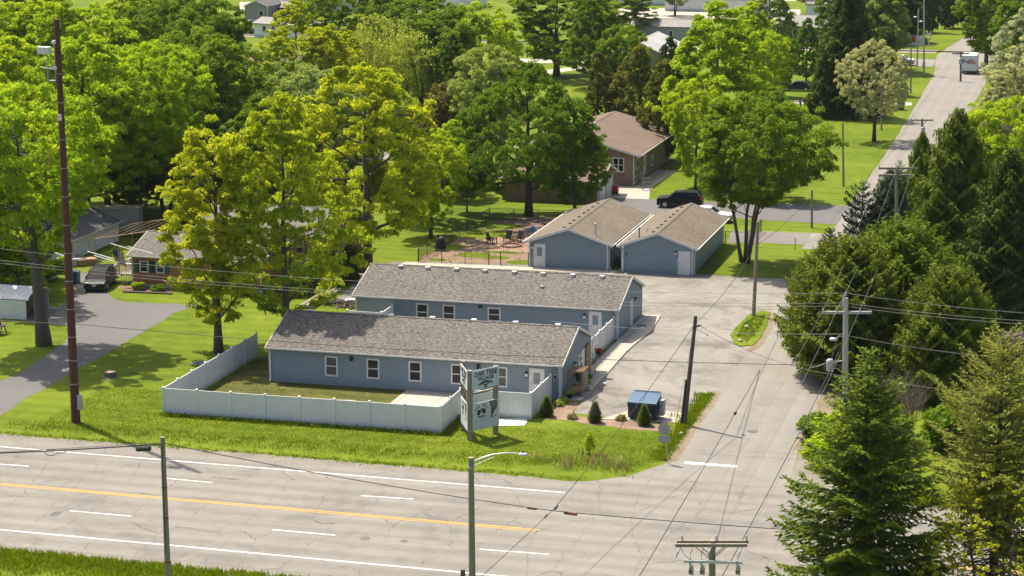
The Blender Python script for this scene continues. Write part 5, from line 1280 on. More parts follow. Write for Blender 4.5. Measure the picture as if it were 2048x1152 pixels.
# ================================================================ the big three sided sign
P1, P2, P3 = Vector((21.79, -.96, 0)), Vector((22.98, .92, 0)), Vector((20.75, 1.15, 0))
sg = thing('village_sign', 'tall timber framed sign reading OAK TREE VILLAGE on the front lawn', 'sign')
for p, h in ((P1, 4.62), (P2, 4.55), (P3, 4.7)):
    MB().box((p.x-.15, p.y-.15, 0), (p.x+.15, p.y+.15, h)).obj('post', M['pole'], sg)
def face(p, q, out, main):
    d = (q-p).normalized(); nn = Vector((d.y, -d.x, 0))
    if nn.dot(out) < 0: nn = -nn
    L = (q-p).length; up = Vector((0, 0, 1))
    def slab(a, b, z0, z1, d0, d1, mat, name, par):
        k = MB(); c = [p+d*a+nn*d0, p+d*b+nn*d0, p+d*b+nn*d1, p+d*a+nn*d1]
        k.add([(x.x, x.y, z0) for x in c]+[(x.x, x.y, z1) for x in c], [(3, 2, 1, 0), (4, 5, 6, 7), (0, 1, 5, 4), (1, 2, 6, 5), (2, 3, 7, 6), (3, 0, 4, 7)])
        return k.obj(name, mat, par)
    up_p = slab(.02, L+.14, 3.32, 4.58, .16, .20, M['sign'], 'upper_panel', sg)
    lo_p = slab(.06, L+.14, .62, 2.40, .16, .20, M['sign'], 'lower_panel', sg)
    slab(.0, L, 2.98, 3.10, -.08, .08, M['pole'], 'cross_rail', sg)
    ux = d if d.cross(up).dot(nn) > 0 else -d
    ux = d if Vector((-nn.y, nn.x, 0)).dot(d) > 0 else -d
    def at(s, z, o=.201):
        base = p+d*s if (ux-d).length < 1e-3 else q-d*s
        return base+nn*o+up*z
    c = L/2+.08
    if (ux-d).length > 1e-3: c = L-c
    text_mesh('sign_lettering', 'OAK TREE', .40, M['navyink'], up_p, at(c, 4.20), ux, up, nn, .06, 1.95)
    text_mesh('sign_lettering', 'VILLAGE', .34, M['navyink'], up_p, at(c, 3.88), ux, up, nn, .06, 1.40)
    k = MB()                                                    # oak emblem: flat topped crown, trunk and limbs
    def disc(s, z, rx, rz, o=.202, n=12):
        k.prism([(rx*math.cos(t*2*math.pi/n), rz*math.sin(t*2*math.pi/n)) for t in range(n)], lambda a, b_, dd: tuple(at(c+s+a, z+b_, o+dd)), 0, .008)
    for s, z, rx, rz in ((0, 3.73, .30, .09), (-.30, 3.67, .22, .075), (.30, 3.68, .22, .075), (-.52, 3.60, .14, .05), (.54, 3.61, .13, .05)): disc(s, z, rx, rz)
    for a in ((-.03, 3.36, .03, 3.62), ):
        k.prism([(-.14, 3.34), (.14, 3.34), (.065, 3.44), (.36, 3.64), (.28, 3.66), (0, 3.54), (-.28, 3.66), (-.36, 3.64), (-.065, 3.44)], lambda x, z, dd: tuple(at(c+x, z, .202+dd)), 0, .008)
    k.obj('oak_emblem', M['tealink'], up_p, fix=False)
    # lower panel: photo print on the right, two hand marks and a word on the left
    k = MB(); pts = [(.42, 1.26), (.98, 1.30), (.98, 2.39), (.26, 2.36), (.36, 2.22), (.44, 1.95), (.47, 1.65)]
    k.prism(pts, lambda x, z, dd: tuple(at(c+x, z, .201+dd)), 0, .006); pp = k.obj('photo_print', M['photogrey'], lo_p, fix=False)
    k = MB(); k.prism([(.52, 1.34), (.74, 1.62), (.97, 1.9), (.97, 1.34)], lambda x, z, dd: tuple(at(c+x, z, .208+dd)), 0, .004); k.obj('photo_highlight', M['alu'], pp, fix=False)
    k = MB(); k2 = MB()
    def blob(mb, s, z, rx, rz, rot=0, n=10):
        cr, sr_ = math.cos(rot), math.sin(rot)
        mb.prism([(rx*math.cos(t*2*math.pi/n)*cr-rz*math.sin(t*2*math.pi/n)*sr_, rx*math.cos(t*2*math.pi/n)*sr_+rz*math.sin(t*2*math.pi/n)*cr) for t in range(n)], lambda a, b_, dd: tuple(at(c+s+a, z+b_, .201+dd)), 0, .007)
    blob(k, -.60, 1.76, .15, .20, -.3); blob(k, -.16, 1.80, .15, .20, .3)
    for s, z, rt in ((-.86, 1.95, .75), (-.79, 2.07, .5), (-.68, 2.14, .2), (-.58, 2.14, -.02)): blob(k2, s, z, .028, .115, rt)
    for s, z, rt in ((-.22, 2.20, .05), (-.11, 2.20, -.15), (-.01, 2.14, -.4), (.08, 2.02, -.7)): blob(k2, s, z, .028, .115, rt)
    blob(k, -.38, 1.94, .07, .08); blob(k, -.37, 1.82, .045, .10)
    k.obj('hand_marks', M['inkdark'], lo_p, fix=False); k2.obj('finger_marks', M['navyink'], lo_p, fix=False)
    text_mesh('sign_lettering', 'MARK', .19, M['photogrey'], lo_p, at(c-.36, 1.40), ux, up, nn, 0, .66)
    k = MB(); k.prism([(-1.0, 1.16), (.98, 1.22), (.98, 1.235), (-1.0, 1.175)], lambda x, z, dd: tuple(at(c+x, z, .201+dd)), 0, .005); k.obj('rule_line', M['tealink'], lo_p, fix=False)
face(P1, P2, Vector((1, -1, 0)), True)
face(P3, P1, Vector((-1, -.6, 0)), False)

# ================================================================ poles
def pole(name, label, base, top, r0, r1, mat, cat='pole'):
    b, t = Vector(base), Vector(top)
    r = thing(name, label, cat, b)
    n = 6
    MB().tube([(t-b)*(i/n) for i in range(n+1)], [r0+(r1-r0)*i/n for i in range(n+1)], 10).obj('shaft', M[mat], r, smooth=False)
    return r, b, t
def pole_px(name, label, ub, vb, ut, vt, r0, r1, mat, cat='utility pole'):
    b = G(ub, vb); return pole(name, label, b, D(ut, vt, depth(b)), r0, r1, mat, cat)
def insul(mb, p, h=.22, r=.06): mb.lathe([(r*.35, 0), (r*.35, h*.35), (r, h*.4), (r*.7, h*.6), (r, h*.65), (r*.6, h), (0, h)], 8, tuple(p))
def crossarm(r, b, c, half, m, dirv=(1, 0, 0), ins=(), sec=.055, brace=True, name='crossarm', bell=False):
    d = Vector(dirv).normalized(); q = Vector((-d.y, d.x, 0)); c = Vector(c)
    k = MB(); o = c-b
    P = [o+d*s*half+q*e*sec+Vector((0, 0, f*sec*1.2)) for s in (-1, 1) for e, f in ((-1, -1), (1, -1), (1, 1), (-1, 1))]
    k.add(P, [(3, 2, 1, 0), (4, 5, 6, 7), (0, 1, 5, 4), (1, 2, 6, 5), (2, 3, 7, 6), (3, 0, 4, 7)])
    a = k.obj(name, M[m], r)
    if brace:
        k = MB()
        for s in (-1, 1): k.tube([o+d*s*half*.45+Vector((0, 0, -.05)), o+Vector((0, 0, -.6))+d*s*.08], .02, 4)
        k.obj('brace', M['darkiron'], r)
    for s in ins:
        k = MB(); insul(k, o+d*s*half+Vector((0, 0, sec)) if not bell else o+d*s*half+Vector((0, 0, -sec-.24)))
        k.obj('insulator', M['steel'], a)
    return [c+d*s*half+Vector((0, 0, .2)) for s in ins]
# red brown mast with antenna
mast, mb_, mt_ = pole_px('antenna_mast', 'very tall red brown wooden mast with white antenna near its top', 152, 845, 113.5, 39, .31, .17, 'pole_red', 'mast')
def on(b, t, f): return (t-b)*f
k = MB(); c = on(mb_, mt_, .9255)
cxl = c+Vector((-.95, -.05, 0))
k.box((cxl.x-.45, cxl.y-.22, cxl.z-.24), (cxl.x+.42, cxl.y+.22, cxl.z+.24)); k.obj('antenna', M['white'], mast, bevel=.08)
k = MB()
for dx in (-.45-.55, -.45-.0): k.tube([c+Vector((dx+.2, 0, -.2)), c+Vector((dx+.2, 0, -1.95))], .045, 6)
k.tube([c+Vector((-.25, 0, .55)), c+Vector((-.25, 0, -1.95))], .05, 6)
for dz in (.52, -1.18): k.tube([c+Vector((-.9 if dz < 0 else -.3, 0, dz)), c+Vector((.1, 0, dz))], .06, 6)
k.tube([c+Vector((-1.35, 0, -1.1)), c+Vector((-.3, 0, -1.2))], .03, 5); k.tube([c+Vector((-.8, 0, -1.95)), c+Vector((-.25, 0, -1.95))], .04, 5)
k.obj('antenna_frame', M['steel'], mast)
for f in (.9455, .8835): p = on(mb_, mt_, f)+Vector((-.2, -.05, 0)); MB().lathe([(.16, -.12), (.2, 0), (.16, .12)], 10, tuple(p)).obj('clamp', M['alu'], mast)
p = on(mb_, mt_, .765); k = MB(); k.box((p.x-.12, p.y-.28, p.z-.2), (p.x+.12, p.y-.2, p.z+.2)); k.obj('tag_plate', M['white'], mast)
p = on(mb_, mt_, .052); k = MB(); k.box((p.x+.26, p.y-.22, p.z-.45), (p.x+.52, p.y+.1, p.z+.55)); k.obj('meter_box', M['steel'], mast, bevel=.02)
k = MB()
for f in (.1, .16, .22, .29, .36, .43, .5, .57, .64, .71, .80, .87): p = on(mb_, mt_, f); rr = .31-.14*f+.008; k.lathe([(rr, -.02), (rr, .02)], 10, tuple(p))
k.obj('band', M['steel'], mast)
# near pole with a splice case
SPB = G(339, 1228); SPT = D(325, 874, depth(SPB))
spl = pole('utility_pole', 'plain wooden pole with black splice case, nearest to the highway at left', SPB, SPT, .17, .12, 'pole', 'utility pole')[0]
k = MB(); q = SPT-SPB
k.tube([q+Vector((.02, -.14, -.3)), q*.35+Vector((.0, -.18, 0))], .02, 4); k.obj('conduit', M['wire'], spl)
k = MB()
for f in (.3, .55, .72): k.lathe([(.19-.07*f, -.03), (.19-.07*f, .03)], 10, tuple(q*f))
k.obj('band', M['darkiron'], spl)
# street lamp pole at the bottom
LPB = G(945.5, 1262); LPT = D(942, 915, depth(LPB))
lp = pole('street_lamp', 'wooden street lamp pole with curved aluminium arm at the bottom centre', LPB, LPT, .19, .14, 'pole', 'street lamp')[0]
q = LPT-LPB; dd = depth(LPB)
pts = [D(u, v, dd)-LPB for u, v in ((944, 926), (960, 917), (985, 909), (1010, 906), (1036, 907))]
MB().tube(pts, [.045, .042, .038, .034, .032], 7).obj('arm', M['alu'], lp)
MB().tube([D(944, 933, dd)-LPB, D(988, 914, dd)-LPB], .02, 5).obj('arm_brace', M['alu'], lp)
h0 = D(1046, 909, dd)-LPB
k = MB(); k.lathe([(.0, -.12), (.15, -.09), (.2, 0), (.13, .1), (0, .13)], 12); k.v = [(x*1.25, y*.75, z*.7) for x, y, z in k.v]; k.v = [(x+h0.x, y+h0.y, z+h0.z) for x, y, z in k.v]
hd = k.obj('lamp_head', M['alu'], lp, smooth=True)
k = MB().lathe([(.05, 0), (.05, .1), (0, .12)], 8, (h0.x-.02, h0.y, h0.z+.08)); k.obj('photocell', M['black'], hd)
k = MB(); p = q*.945
k.lathe([(.17, -.05), (.17, .05)], 10, tuple(p)); k.obj('bracket', M['steel'], lp)
k = MB().tube([D(942, 943, dd)-LPB+Vector((0, -.18, 0)), D(960, 965, dd)-LPB], .008, 3); k.obj('lamp_lead', M['wire_grey'], lp)
# stub post
c = G(926.5, 1275); st = MB().tube([(0, 0, 0), (0, 0, (D(927, 1139, depth(c))-c).z)], [.14, .12], 8).obj('stub_post', M['pole_dark']); st.location = c
tag(st, 'short dark wooden post peeking in at the bottom edge left of the street lamp', 'post')
# near crossarm pole
FB = G(1425, 1425); fd = depth(FB); FT = D(1424, 1080, fd)
fp = pole('utility_pole', 'near wooden pole with double crossarm and three grey cutouts at the bottom right', FB, FT, .19, .145, 'pole', 'utility pole')[0]
hw_ = 75*fd/CF
fcA = crossarm(fp, FB, FT+Vector((0, -.19, -.18)), hw_, 'pole', (_R[0], _R[1], 0), (), .06, True)
fcB = crossarm(fp, FB, FT+Vector((0, .17, -.14)), hw_, 'pole', (_R[0], _R[1], 0), (-.86, .10, .94), .06, True)
gd = Vector((_R[0], _R[1], 0))
cm = FT+Vector((.1, -.22, -.93))
crossarm(fp, FB, cm, 62*fd/CF, 'alu', gd-Vector((0, 0, .03)), (), .05, False, 'equipment_bar')
for s in (-.74, -.36, .84):
    p = cm+gd*s*62*fd/CF-FB+Vector((0, -.1, 0)); k = MB()
    k.box((p.x-.06, p.y-.05, p.z-.12), (p.x+.03, p.y+.03, p.z+.09)); k.prism([(-.05, -.15), (.10, -.12), (.13, -.3), (.13, -.55), (-.06, -.52), (-.08, -.42)], lambda a, z, d_: (p.x+a, p.y-.08+d_, p.z+z), 0, .14)
    k.obj('cutout', plain('pale_porcelain', (.40, .44, .41), .35, .08, 4), fp)
    k = MB(); k.lathe([(.07, -.42), (.08, -.36), (.07, -.30)], 8, (p.x+.01, p.y-.12, p.z)); k.obj('fuse_cap', M['rust'], fp)
k = MB()
for s in (-.86, 0.0, .86):
    p = FT-FB+gd*s*hw_+Vector((0, -.26, -.24)); k.tube([p, p+Vector((-.06, -.16, -.18)), p+Vector((-.12, -.3, -.40))], [.045, .06, .03], 6)
k.obj('strain_insulator', M['steel'], fp)
k = MB()
for s, s2 in ((-.5, -.74), (-.2, -.36), (.86, .84), (-.84, -.72)):
    p = FT-FB+gd*s*hw_+Vector((0, -.2, -.3)); e = cm-FB+gd*s2*62*fd/CF+Vector((0, -.05, .08)); m = (p+e)/2+Vector((-.09, 0, -.03)); k.tube([p, m, e], .012, 4, cap=False)
k.obj('jumper_wire', M['wire'], fp)
# leaning pole by the road
LB = G(1368, 850); ld = depth(LB); LT = D(1391.5, 632, ld)
le = pole('utility_pole', 'dark leaning pole with black riser guard beside the lot entrance', LB, LT, .17, .12, 'pole_dark', 'utility pole')[0]
q = LT-LB; k = MB(); k.tube([Vector((-.16, -.08, 0)), q*.42+Vector((-.16, -.08, 0))], [.09, .08], 8); k.obj('riser_guard', M['black'], le)
k = MB(); p = q*.90; k.tube([p+Vector((.1, -.05, .0)), p+Vector((.3, 0, .12)), p+Vector((.45, 0, .1))], [.05, .07, .05], 6); k.tube([p+Vector((.1, 0, -.1)), p+Vector((.85, .2, -.55))], .015, 4); k.lathe([(.0, -.06), (.06, 0), (0, .06)], 8, tuple(p+Vector((.85, .2, -.55)))); k.obj('cable_bracket', M['wire'], le)
k = MB(); gp = G(1345, 874); k.tube([q*.9, gp-LB], .012, 4); k.obj('guy_wire', M['wire_grey'], le)
k = MB(); e = gp-LB; k.tube([e, e+(q*.9-e)*.30], .035, 5); k.obj('guy_marker', M['yellow'], le)
# island pole
IB = G(1507, 632); idp = depth(IB); IT = D(1516, 443, idp)
ip = pole('utility_pole', 'weathered bare pole standing on the small grass island', IB, IT, .16, .12, 'pole', 'utility pole')[0]
# grey crossarm pole right of the road
GBp = G(1690, 893); gdp = depth(GBp); GT = D(1691.5, 596, gdp)
gp_ = pole('utility_pole', 'silver grey pole with one crossarm and a small lamp, right of the side road', GBp, GT, .21, .16, 'pole_grey', 'utility pole')[0]
gc = D(1695, 624, gdp)
gins = crossarm(gp_, GBp, gc+Vector((0, -.17, 0)), 50*gdp/CF, 'pole_grey', (_R[0], _R[1], 0), (-.98, -.42, .52), .07, False)
k = MB(); insul(k, GT-GBp, .4, .08); k.tube([GT-GBp+Vector((-.2, 0, -.6)), GT-GBp+Vector((-.1, 0, .2))], .06, 6); k.obj('insulator', M['steel'], gp_)
p = D(1686, 671, gdp)-GBp; e = D(1672, 676, gdp)-GBp
MB().tube([p+Vector((0, -.1, -.05)), (p+e)/2+Vector((0, -.3, .12)), e+Vector((0, -.4, .02))], .025, 5).obj('lamp_arm', M['steel'], gp_)
k = MB().lathe([(0, -.1), (.14, -.07), (.17, 0), (.1, .1), (0, .12)], 10); k.v = [(x*1.6+e.x-.12, y+e.y-.4, z+e.z) for x, y, z in k.v]; k.obj('lamp_head', M['alu'], gp_, smooth=True)
p = D(1660, 728, gdp)-GBp
k = MB(); k.lathe([(.0, -.5), (.22, -.45), (.25, .2), (.18, .32), (0, .34)], 12, tuple(p)); tf = k.obj('terminal_can', M['steel'], gp_)
k = MB(); q0 = D(1686, 722, gdp)-GBp; k.tube([p+Vector((.15, 0, .15)), (p+q0)/2+Vector((0, 0, .05)), q0], .05, 5); k.tube([p+Vector((-.15, 0, .1)), p+Vector((-.8, -.1, -.2)), D(1622, 735, gdp)-GBp], .03, 5); k.tube([p+Vector((.1, 0, -.3)), q0+Vector((0, 0, -.45))], .025, 5); k.tube([p, p+Vector((.35, .1, 1.5)), D(1680, 670, gdp)-GBp], .03, 5); k.obj('cable_bundle', M['wire_grey'], gp_)
# poles farther up the road
def tpole(label, ub, vb, ut, vt, r0, mat, arms=(), lamp=None, armpx=35, box=None):
    b = G(ub, vb); d_ = depth(b); t = D(ut, vt, d_)
    r = pole('utility_pole', label, b, t, r0, r0*.75, mat, 'utility pole')[0]; out = []
    for va, ins, bell in arms:
        c = D(ut, va, d_); out.append(crossarm(r, b, c+Vector((0, -.16, 0)), armpx*d_/CF, mat, (_R[0], _R[1], 0), ins, .075, True, bell=bell))
    if lamp:
        p = D(*lamp[:2], d_)-b; e = D(*lamp[2:], d_)-b
        MB().tube([p, (p+e)/2+Vector((0, 0, .15)), e], .03, 5).obj('lamp_arm', M['steel'], r)
        k = MB().lathe([(0, -.12), (.2, -.06), (.24, 0), (.12, .12), (0, .14)], 10); k.v = [(x*1.4+e.x, y+e.y, z+e.z) for x, y, z in k.v]; k.obj('lamp_head', M['alu'], r, smooth=True)
    if box:
        p = D(*box, d_)-b; k = MB().lathe([(.22, -.5), (.24, .4), (.12, .52)], 10, (p.x, p.y-.1, p.z)); k.obj('transformer', M['steel'], r)
    return r, b, t, out
DP = tpole('dark pole with two stacked crossarms rising from the evergreens', 1793, 560, 1793, 333, .17, 'pole', ((336, (-.96, 0.05, .92), False), (350, (-.95, -.82, -.68, -.42, .62, .8), True)), None, 36, None)
XP = tpole('pole with single crossarm and grey transformer right of the side road', 1846, 330, 1844, 237, .17, 'pole', ((240, (-.96, -.55, .95), False),), None, 23, (1846, 262))
YP = tpole('far pole with single crossarm beside the delivery truck', 1921, 163, 1922, 104, .17, 'pole_dark', ((107, (-.96, -.5, .9), False),), None, 17, (1921, 122))
p1_ = tpole('thin pole on the lawn left of the side road, nearest the many stemmed tree', 1687, 373, 1685.5, 246, .13, 'pole')
p2_ = tpole('slim pole standing close behind the blossoming tree trunk', 1763, 261, 1763, 140, .13, 'pole')
p3_ = tpole('slim pole on the far lawn in front of the white SUV', 1821.5, 187, 1822, 95, .13, 'pole')
p4_ = tpole('tallest far pole with a street lamp beside the white picket fence', 1834, 134, 1837, 18, .15, 'pole_grey', (), (1836, 36, 1831, 34))
p5_ = tpole('tall far pole just left of the road edge, cut by the top edge', 1848, 150, 1848, -12, .15, 'pole_grey', (), (1847, 44, 1842, 43), 35, (1848, 130))
p6_ = tpole('pole at the lawn strip between the two far lots', 1623.5, 456, 1624, 380, .13, 'pole')
p7_ = tpole('thin dark pole far up beside the clay court at top left', 540.5, 104, 540, 72, .09, 'pole_dark')
c = G(1590, 499); o = MB().tube([(0, 0, 0), (0, 0, 1.1)], .035, 6).obj('marker_post', M['darkiron']); o.location = c; tag(o, 'short thin metal post at the edge of the gravel lot', 'post')
# globe lamp by the arborvitae
c = G(1925.5, 68); r = thing('globe_lamp', 'small white globe lamp at the far bend of the road', 'lamp', c)
MB().tube([(0, 0, 0), (0, 0, 1.9)], .06, 6).obj('post', M['black'], r); MB().lathe([(0, -.22), (.16, -.16), (.22, 0), (.16, .16), (0, .22)], 12, (0, 0, 2.1)).obj('globe', M['white'], r, smooth=True)
# railway crossbuck
c = G(1857, 92); r = thing('crossbuck_sign', 'white railway crossbuck sign beside the far road', 'sign', c)
MB().tube([(0, 0, 0), (0, 0, 2.3)], .06, 6).obj('post', M['white'], r)
k = MB()
for s in (-1, 1):
    a = s*.72; k.add([tuple(Vector((math.cos(a)*x-math.sin(a)*z, y, 2.1+math.sin(a)*x+math.cos(a)*z))) for y in (-.09+.012*s, -.08+.012*s) for x, z in ((-.62, -.12), (.62, -.12), (.62, .12), (-.62, .12))], [(3, 2, 1, 0), (4, 5, 6, 7), (0, 1, 5, 4), (1, 2, 6, 5), (2, 3, 7, 6), (3, 0, 4, 7)])
k.obj('crossed_blades', M['white'], r)
# stop sign seen from behind
c = G(1335.5, 926); d_ = depth(c); r = thing('stop_sign', 'grey back of an octagonal stop sign with a small plate at the corner', 'sign', c)
tp = D(1328.5, 845, d_)-c
MB().tube([(0, 0, 0), tuple(tp+Vector((0, 0, .05)))], .032, 6).obj('post', M['steel'], r)
ct = D(1328, 858, d_)-c
fn = lambda a, z, d0: (ct.x+a, ct.y+.05+d0, ct.z+z)
k = MB(); R8 = .40; oc = [(R8*math.cos(math.pi/8+t*math.pi/4), R8*math.sin(math.pi/8+t*math.pi/4)) for t in range(8)]; k.prism(oc, fn, 0, .012); pl = k.obj('octagon_plate', plain('sign_back', (.36, .37, .37), .45, .06, 3, metal=.4), r)
k = MB(); k.prism([(x*.99, z*.99) for x, z in oc], fn, .013, .018); k.obj('red_face', M['red'], pl)
k = MB(); k.prism([(-.35, -.86), (.37, -.86), (.37, -.45), (-.35, -.45)], fn, 0, .012); k.obj('lower_plate', MATS['sign_back'], r)
# manhole, stump, debris
c = G(1505, 863); o = MB().lathe([(.36, .012), (.36, .03), (.33, .034), (0, .034)], 20).obj('manhole_cover', M['tar']); o.location = c; tag(o, 'dark round manhole cover in the side road', 'manhole cover')
c = G(221, 755); r = thing('tree_stump', 'cut tree stump with pale top on the left lawn', 'stump', c)
MB().lathe([(.62, 0), (.46, .12), (.42, .42)], 14).obj('trunk', M['bark'], r); MB().lathe([(.415, .421), (.41, .435), (0, .44)], 14).obj('cut_face', plain('cut_wood', (.36, .24, .13), .8, .2, 8), r)
c = G(402, 727); k = MB(); R = random.Random(3)
for q in range(9): x, y = R.uniform(-.9, .9), R.uniform(-.4, .4); k.lathe([(R.uniform(.14, .3), 0), (R.uniform(.12, .26), .09), (0, .16)], 7, (x, y, 0))
o = k.obj('rubble_pile', M['gravel']); o.location = c; tag(o, 'small pale rubble pile outside the white side fence', 'rubble')
for q, (u, v, lab) in enumerate(((1362, 870, 'pale rock in the verge grass at the foot of the leaning pole'), (1481, 684, 'white litter scrap on the lower part of the grass island'), (1493, 656, 'white litter scrap in the middle of the grass island'))):
    c = G(u, v); o = MB().lathe([(.16, 0), (.2, .1), (.1, .2), (0, .22)], 7).obj('rock', M['concrete']); o.location = (c.x, c.y, .05 if q else 0); tag(o, lab, 'rock')
c = G(1092, 556)
# logs, pallets and scrap beside the rear building
a0, a1 = G(612, 618), G(672, 582)
dv = (a1-a0); dv.z = 0; pv = Vector((-dv.y, dv.x, 0)).normalized()
for q, (o_, z, lab) in enumerate(((-.45, .17, 'nearest of the three long peeled logs behind the front building'), (0, .17, 'middle one of the three long peeled logs behind the front building'), (.45, .17, 'farthest of the three long peeled logs behind the front building'))):
    o = MB().tube([a0+pv*o_+Vector((0, 0, z)), a0.lerp(a1, .5)+pv*o_+Vector((0, 0, z+.02)), a1+pv*o_*.9+Vector((0, 0, z))], [.19, .18, .16], 10).obj('peeled_log', M['olivewood']); tag(o, lab, 'log', 'three peeled logs')
c = G(690, 612); k = MB(); R = random.Random(8)
for q in range(46):
    a = R.uniform(0, 3.14); L = R.uniform(.4, 1.1); x, y, z = R.gauss(0, 1.0), R.gauss(0, .7), R.uniform(.02, .35)
    k.tube([(x-math.cos(a)*L, y-math.sin(a)*L, z), (x+math.cos(a)*L, y+math.sin(a)*L, z+R.uniform(-.1, .1))], R.uniform(.03, .07), 4)
o = k.obj('scrap_pile', M['bark_dark']); o.location = c; tag(o, 'dark heap of scrap timber beside the peeled logs', 'scrap pile')
c = G(694, 602); k = MB(); k.box((-.2, -.4, .0), (1.9, .5, .12)); k.box((.1, -.3, .12), (1.6, .4, .2)); o = k.obj('white_boards', M['white']); o.location = c; tag(o, 'stack of white boards lying by the left end of the rear building', 'boards')
# dumpster
c = Vector((31.6, 7.15, .05)); r = thing('dumpster', 'dark blue steel dumpster with bright blue sloped lid on the concrete pad', 'dumpster', c, rad(-3))
W_, Dp = 1.95, 1.35
fn = lambda a, z, d_: (d_, a, z)
navy = plain('dumpster_navy', (.020, .030, .055), .5, .3, 3); lid = plain('dumpster_lid_blue', (.022, .088, .165), .4, .12, 2)
MB().prism([(-Dp/2, .12), (Dp/2, .12), (Dp/2, 1.55), (-Dp/2+.0, 1.18)], fn, -W_/2, W_/2).obj('body', navy, r, bevel=.02)
k = MB()
for s in (-1, 1): k.prism([(-Dp/2-.10, 1.17), (Dp/2+.05, 1.57), (Dp/2+.05, 1.62), (-Dp/2-.10, 1.23)], fn, (0 if s > 0 else -W_/2-.03)+.01, (W_/2+.03 if s > 0 else 0)-.01)
k.prism([(-Dp/2-.12, 1.10), (-Dp/2-.10, 1.10), (-Dp/2-.10, 1.23), (-Dp/2-.12, 1.22)], fn, -W_/2-.03, W_/2+.03)
k.obj('lid', lid, r)
k = MB()
for s in (-1, 1): k.box((s*W_/2, -.35, .78), (s*(W_/2+.13), .35, .95))
for z in (.45, .8): k.box((-W_/2, -Dp/2-.03, z-.03), (W_/2, -Dp/2-.001, z+.03))
k.obj('lifting_pocket', navy, r)
k = MB()
for q in range(11): k.box((-W_/2+.1+q*.165, Dp/2+.02, 1.60), (-W_/2+.2+q*.165, Dp/2+.16, 1.72))
k.obj('hinge_rail', M['steel'], r)
k = MB(); k.box((W_/2+.05, -.1, .25), (W_/2+.35, .45, 1.3)); k.obj('side_frame', M['steel'], r)
k = MB()
for x in (-.8, .8):
    for y in (-.5, .5): k.lathe([(.08, 0), (.08, .12)], 8, (x, y, 0))
k.obj('caster', M['rubber'], r)
# planters, trellis and front porch clutter along the right end of the front building
r = thing('wood_trellis', 'brown timber plant trellis with lattice panel at the right end of the front building', 'trellis', (25.35, 11.3, .1))
k = MB()
for p in ((0, 0), (1.0, 0), (0, 1.5), (1.0, 1.5)): k.box((p[0]-.04, p[1]-.04, 0), (p[0]+.04, p[1]+.04, 1.75))
for z in (.4, 1.7): k.box((-.04, -.04, z), (1.04, 0, z+.07)); k.box((1.0, -.04, z), (1.04, 1.54, z+.07)); k.box((-.04, 1.5, z), (1.04, 1.54, z+.07))
for q in range(8): k.box((-.04, q*.2, 1.77), (1.1, q*.2+.07, 1.83))
k.box((0, 0, .35), (1.0, 1.5, .4)); k.obj('frame', M['wood'], r)
k = MB()
for q in range(9): k.tube([(1.05, q*.17, .45), (1.05, min(1.5, q*.17+.5), 1.65)], .014, 4); k.tube([(1.05, min(1.5, q*.17+.5), .45), (1.05, q*.17, 1.65)], .014, 4)
k.obj('lattice', M['concrete'], r)
r = thing('wood_screen', 'tall brown wooden screen with hanging red basket beside the front building', 'screen', (25.15, 17.4, .1))
k = MB().prism([(0, 0), (1.3, 0), (1.3, 1.95), (1.05, 2.2), (.3, 2.2), (0, 1.95)], lambda a, z, d_: (d_, a, z), 0, .06); k.obj('panel', M['wood'], r)
r2 = thing('hanging_basket', 'hanging basket of dark red flowers in front of the brown wooden screen', 'plant', (25.75, 17.9, .1))
MB().tube([(0, 0, 0), (0, 0, 2.1), (.12, -.1, 2.2), (.28, -.2, 2.12)], .018, 5).obj('hook', M['black'], r2)
k = MB().lathe([(.08, 1.45), (.2, 1.6), (.22, 1.7)], 10, (.28, -.2, 0)); k.obj('basket', M['bark_dark'], r2)
def puff(name, parent, c, rr, mat, n=260, leaf=.07, sq=.7, seed=1):
    R_ = np.random.default_rng(seed); d_ = unit(R_.normal(size=(n, 3))); d_[:, 2] = np.abs(d_[:, 2])*1.1-.25
    p = np.array(c)+d_*rr*R_.uniform(.4, 1, (n, 1))*np.array([1, 1, sq]); nr = unit(d_+R_.normal(size=(n, 3))*.5); ax = unit(np.cross(nr, R_.normal(size=(n, 3))))
    l = leaf*R_.uniform(.7, 1.3, n); v, t = cards(p, ax, nr, l, l*.6, R_.uniform(0, 1, n))
    o = bpy.data.objects.new(name, leaf_mesh(name, v, t, [M[mat]])); COL.objects.link(o); o.parent = parent; return o
puff('blossom', r2, (.28, -.2, 1.82), .34, 'redflower', 300, .06)
for q, (x, y, rr, hh, mt, lab) in enumerate(((25.55, 10.75, .42, .35, 'leaf_grey', 'potted pale green hosta at the near right corner of the front building'), (25.9, 14.0, .5, .45, 'leaf_grey', 'potted blue green plant in the middle of the front building end wall'), (25.75, 15.3, .5, .5, 'leaf_dark', 'potted dark leafy plant below the brown wooden screen'), (25.6, 13.3, .28, .95, 'leaf_dark', 'small dark potted plant on the timber trellis shelf'), (25.9, 11.9, .25, 1.5, 'redflower', 'small pot with reddish leaves on the timber trellis top'))):
    t = thing('potted_plant', lab, 'plant', (x, y, .1))
    z0 = hh-.3 if hh > .8 else 0
    MB().lathe([(.16, z0), (.24, z0+.3), (.25, z0+.33), (.2, z0+.33)], 12).obj('pot', M['rust'] if q % 2 else M['black'], t); puff('leaves', t, (0, 0, z0+.42), rr, mt, 260, .09, .7, 20+q)
k = MB(); k.box((25.12, 9.9+2.75, 1.0), (25.2, 13.25, 1.75)); 
c = Vector((25.75, 15.9, .1)); r = thing('shepherd_hook', 'thin black iron shepherd hooks standing beside the front building end wall', 'plant hook', c)
k = MB()
for dy in (0, -2.6): k.tube([(.1, dy, 0), (.1, dy, 1.9), (.22, dy-.08, 2.05), (.38, dy-.12, 1.95)], .016, 5)
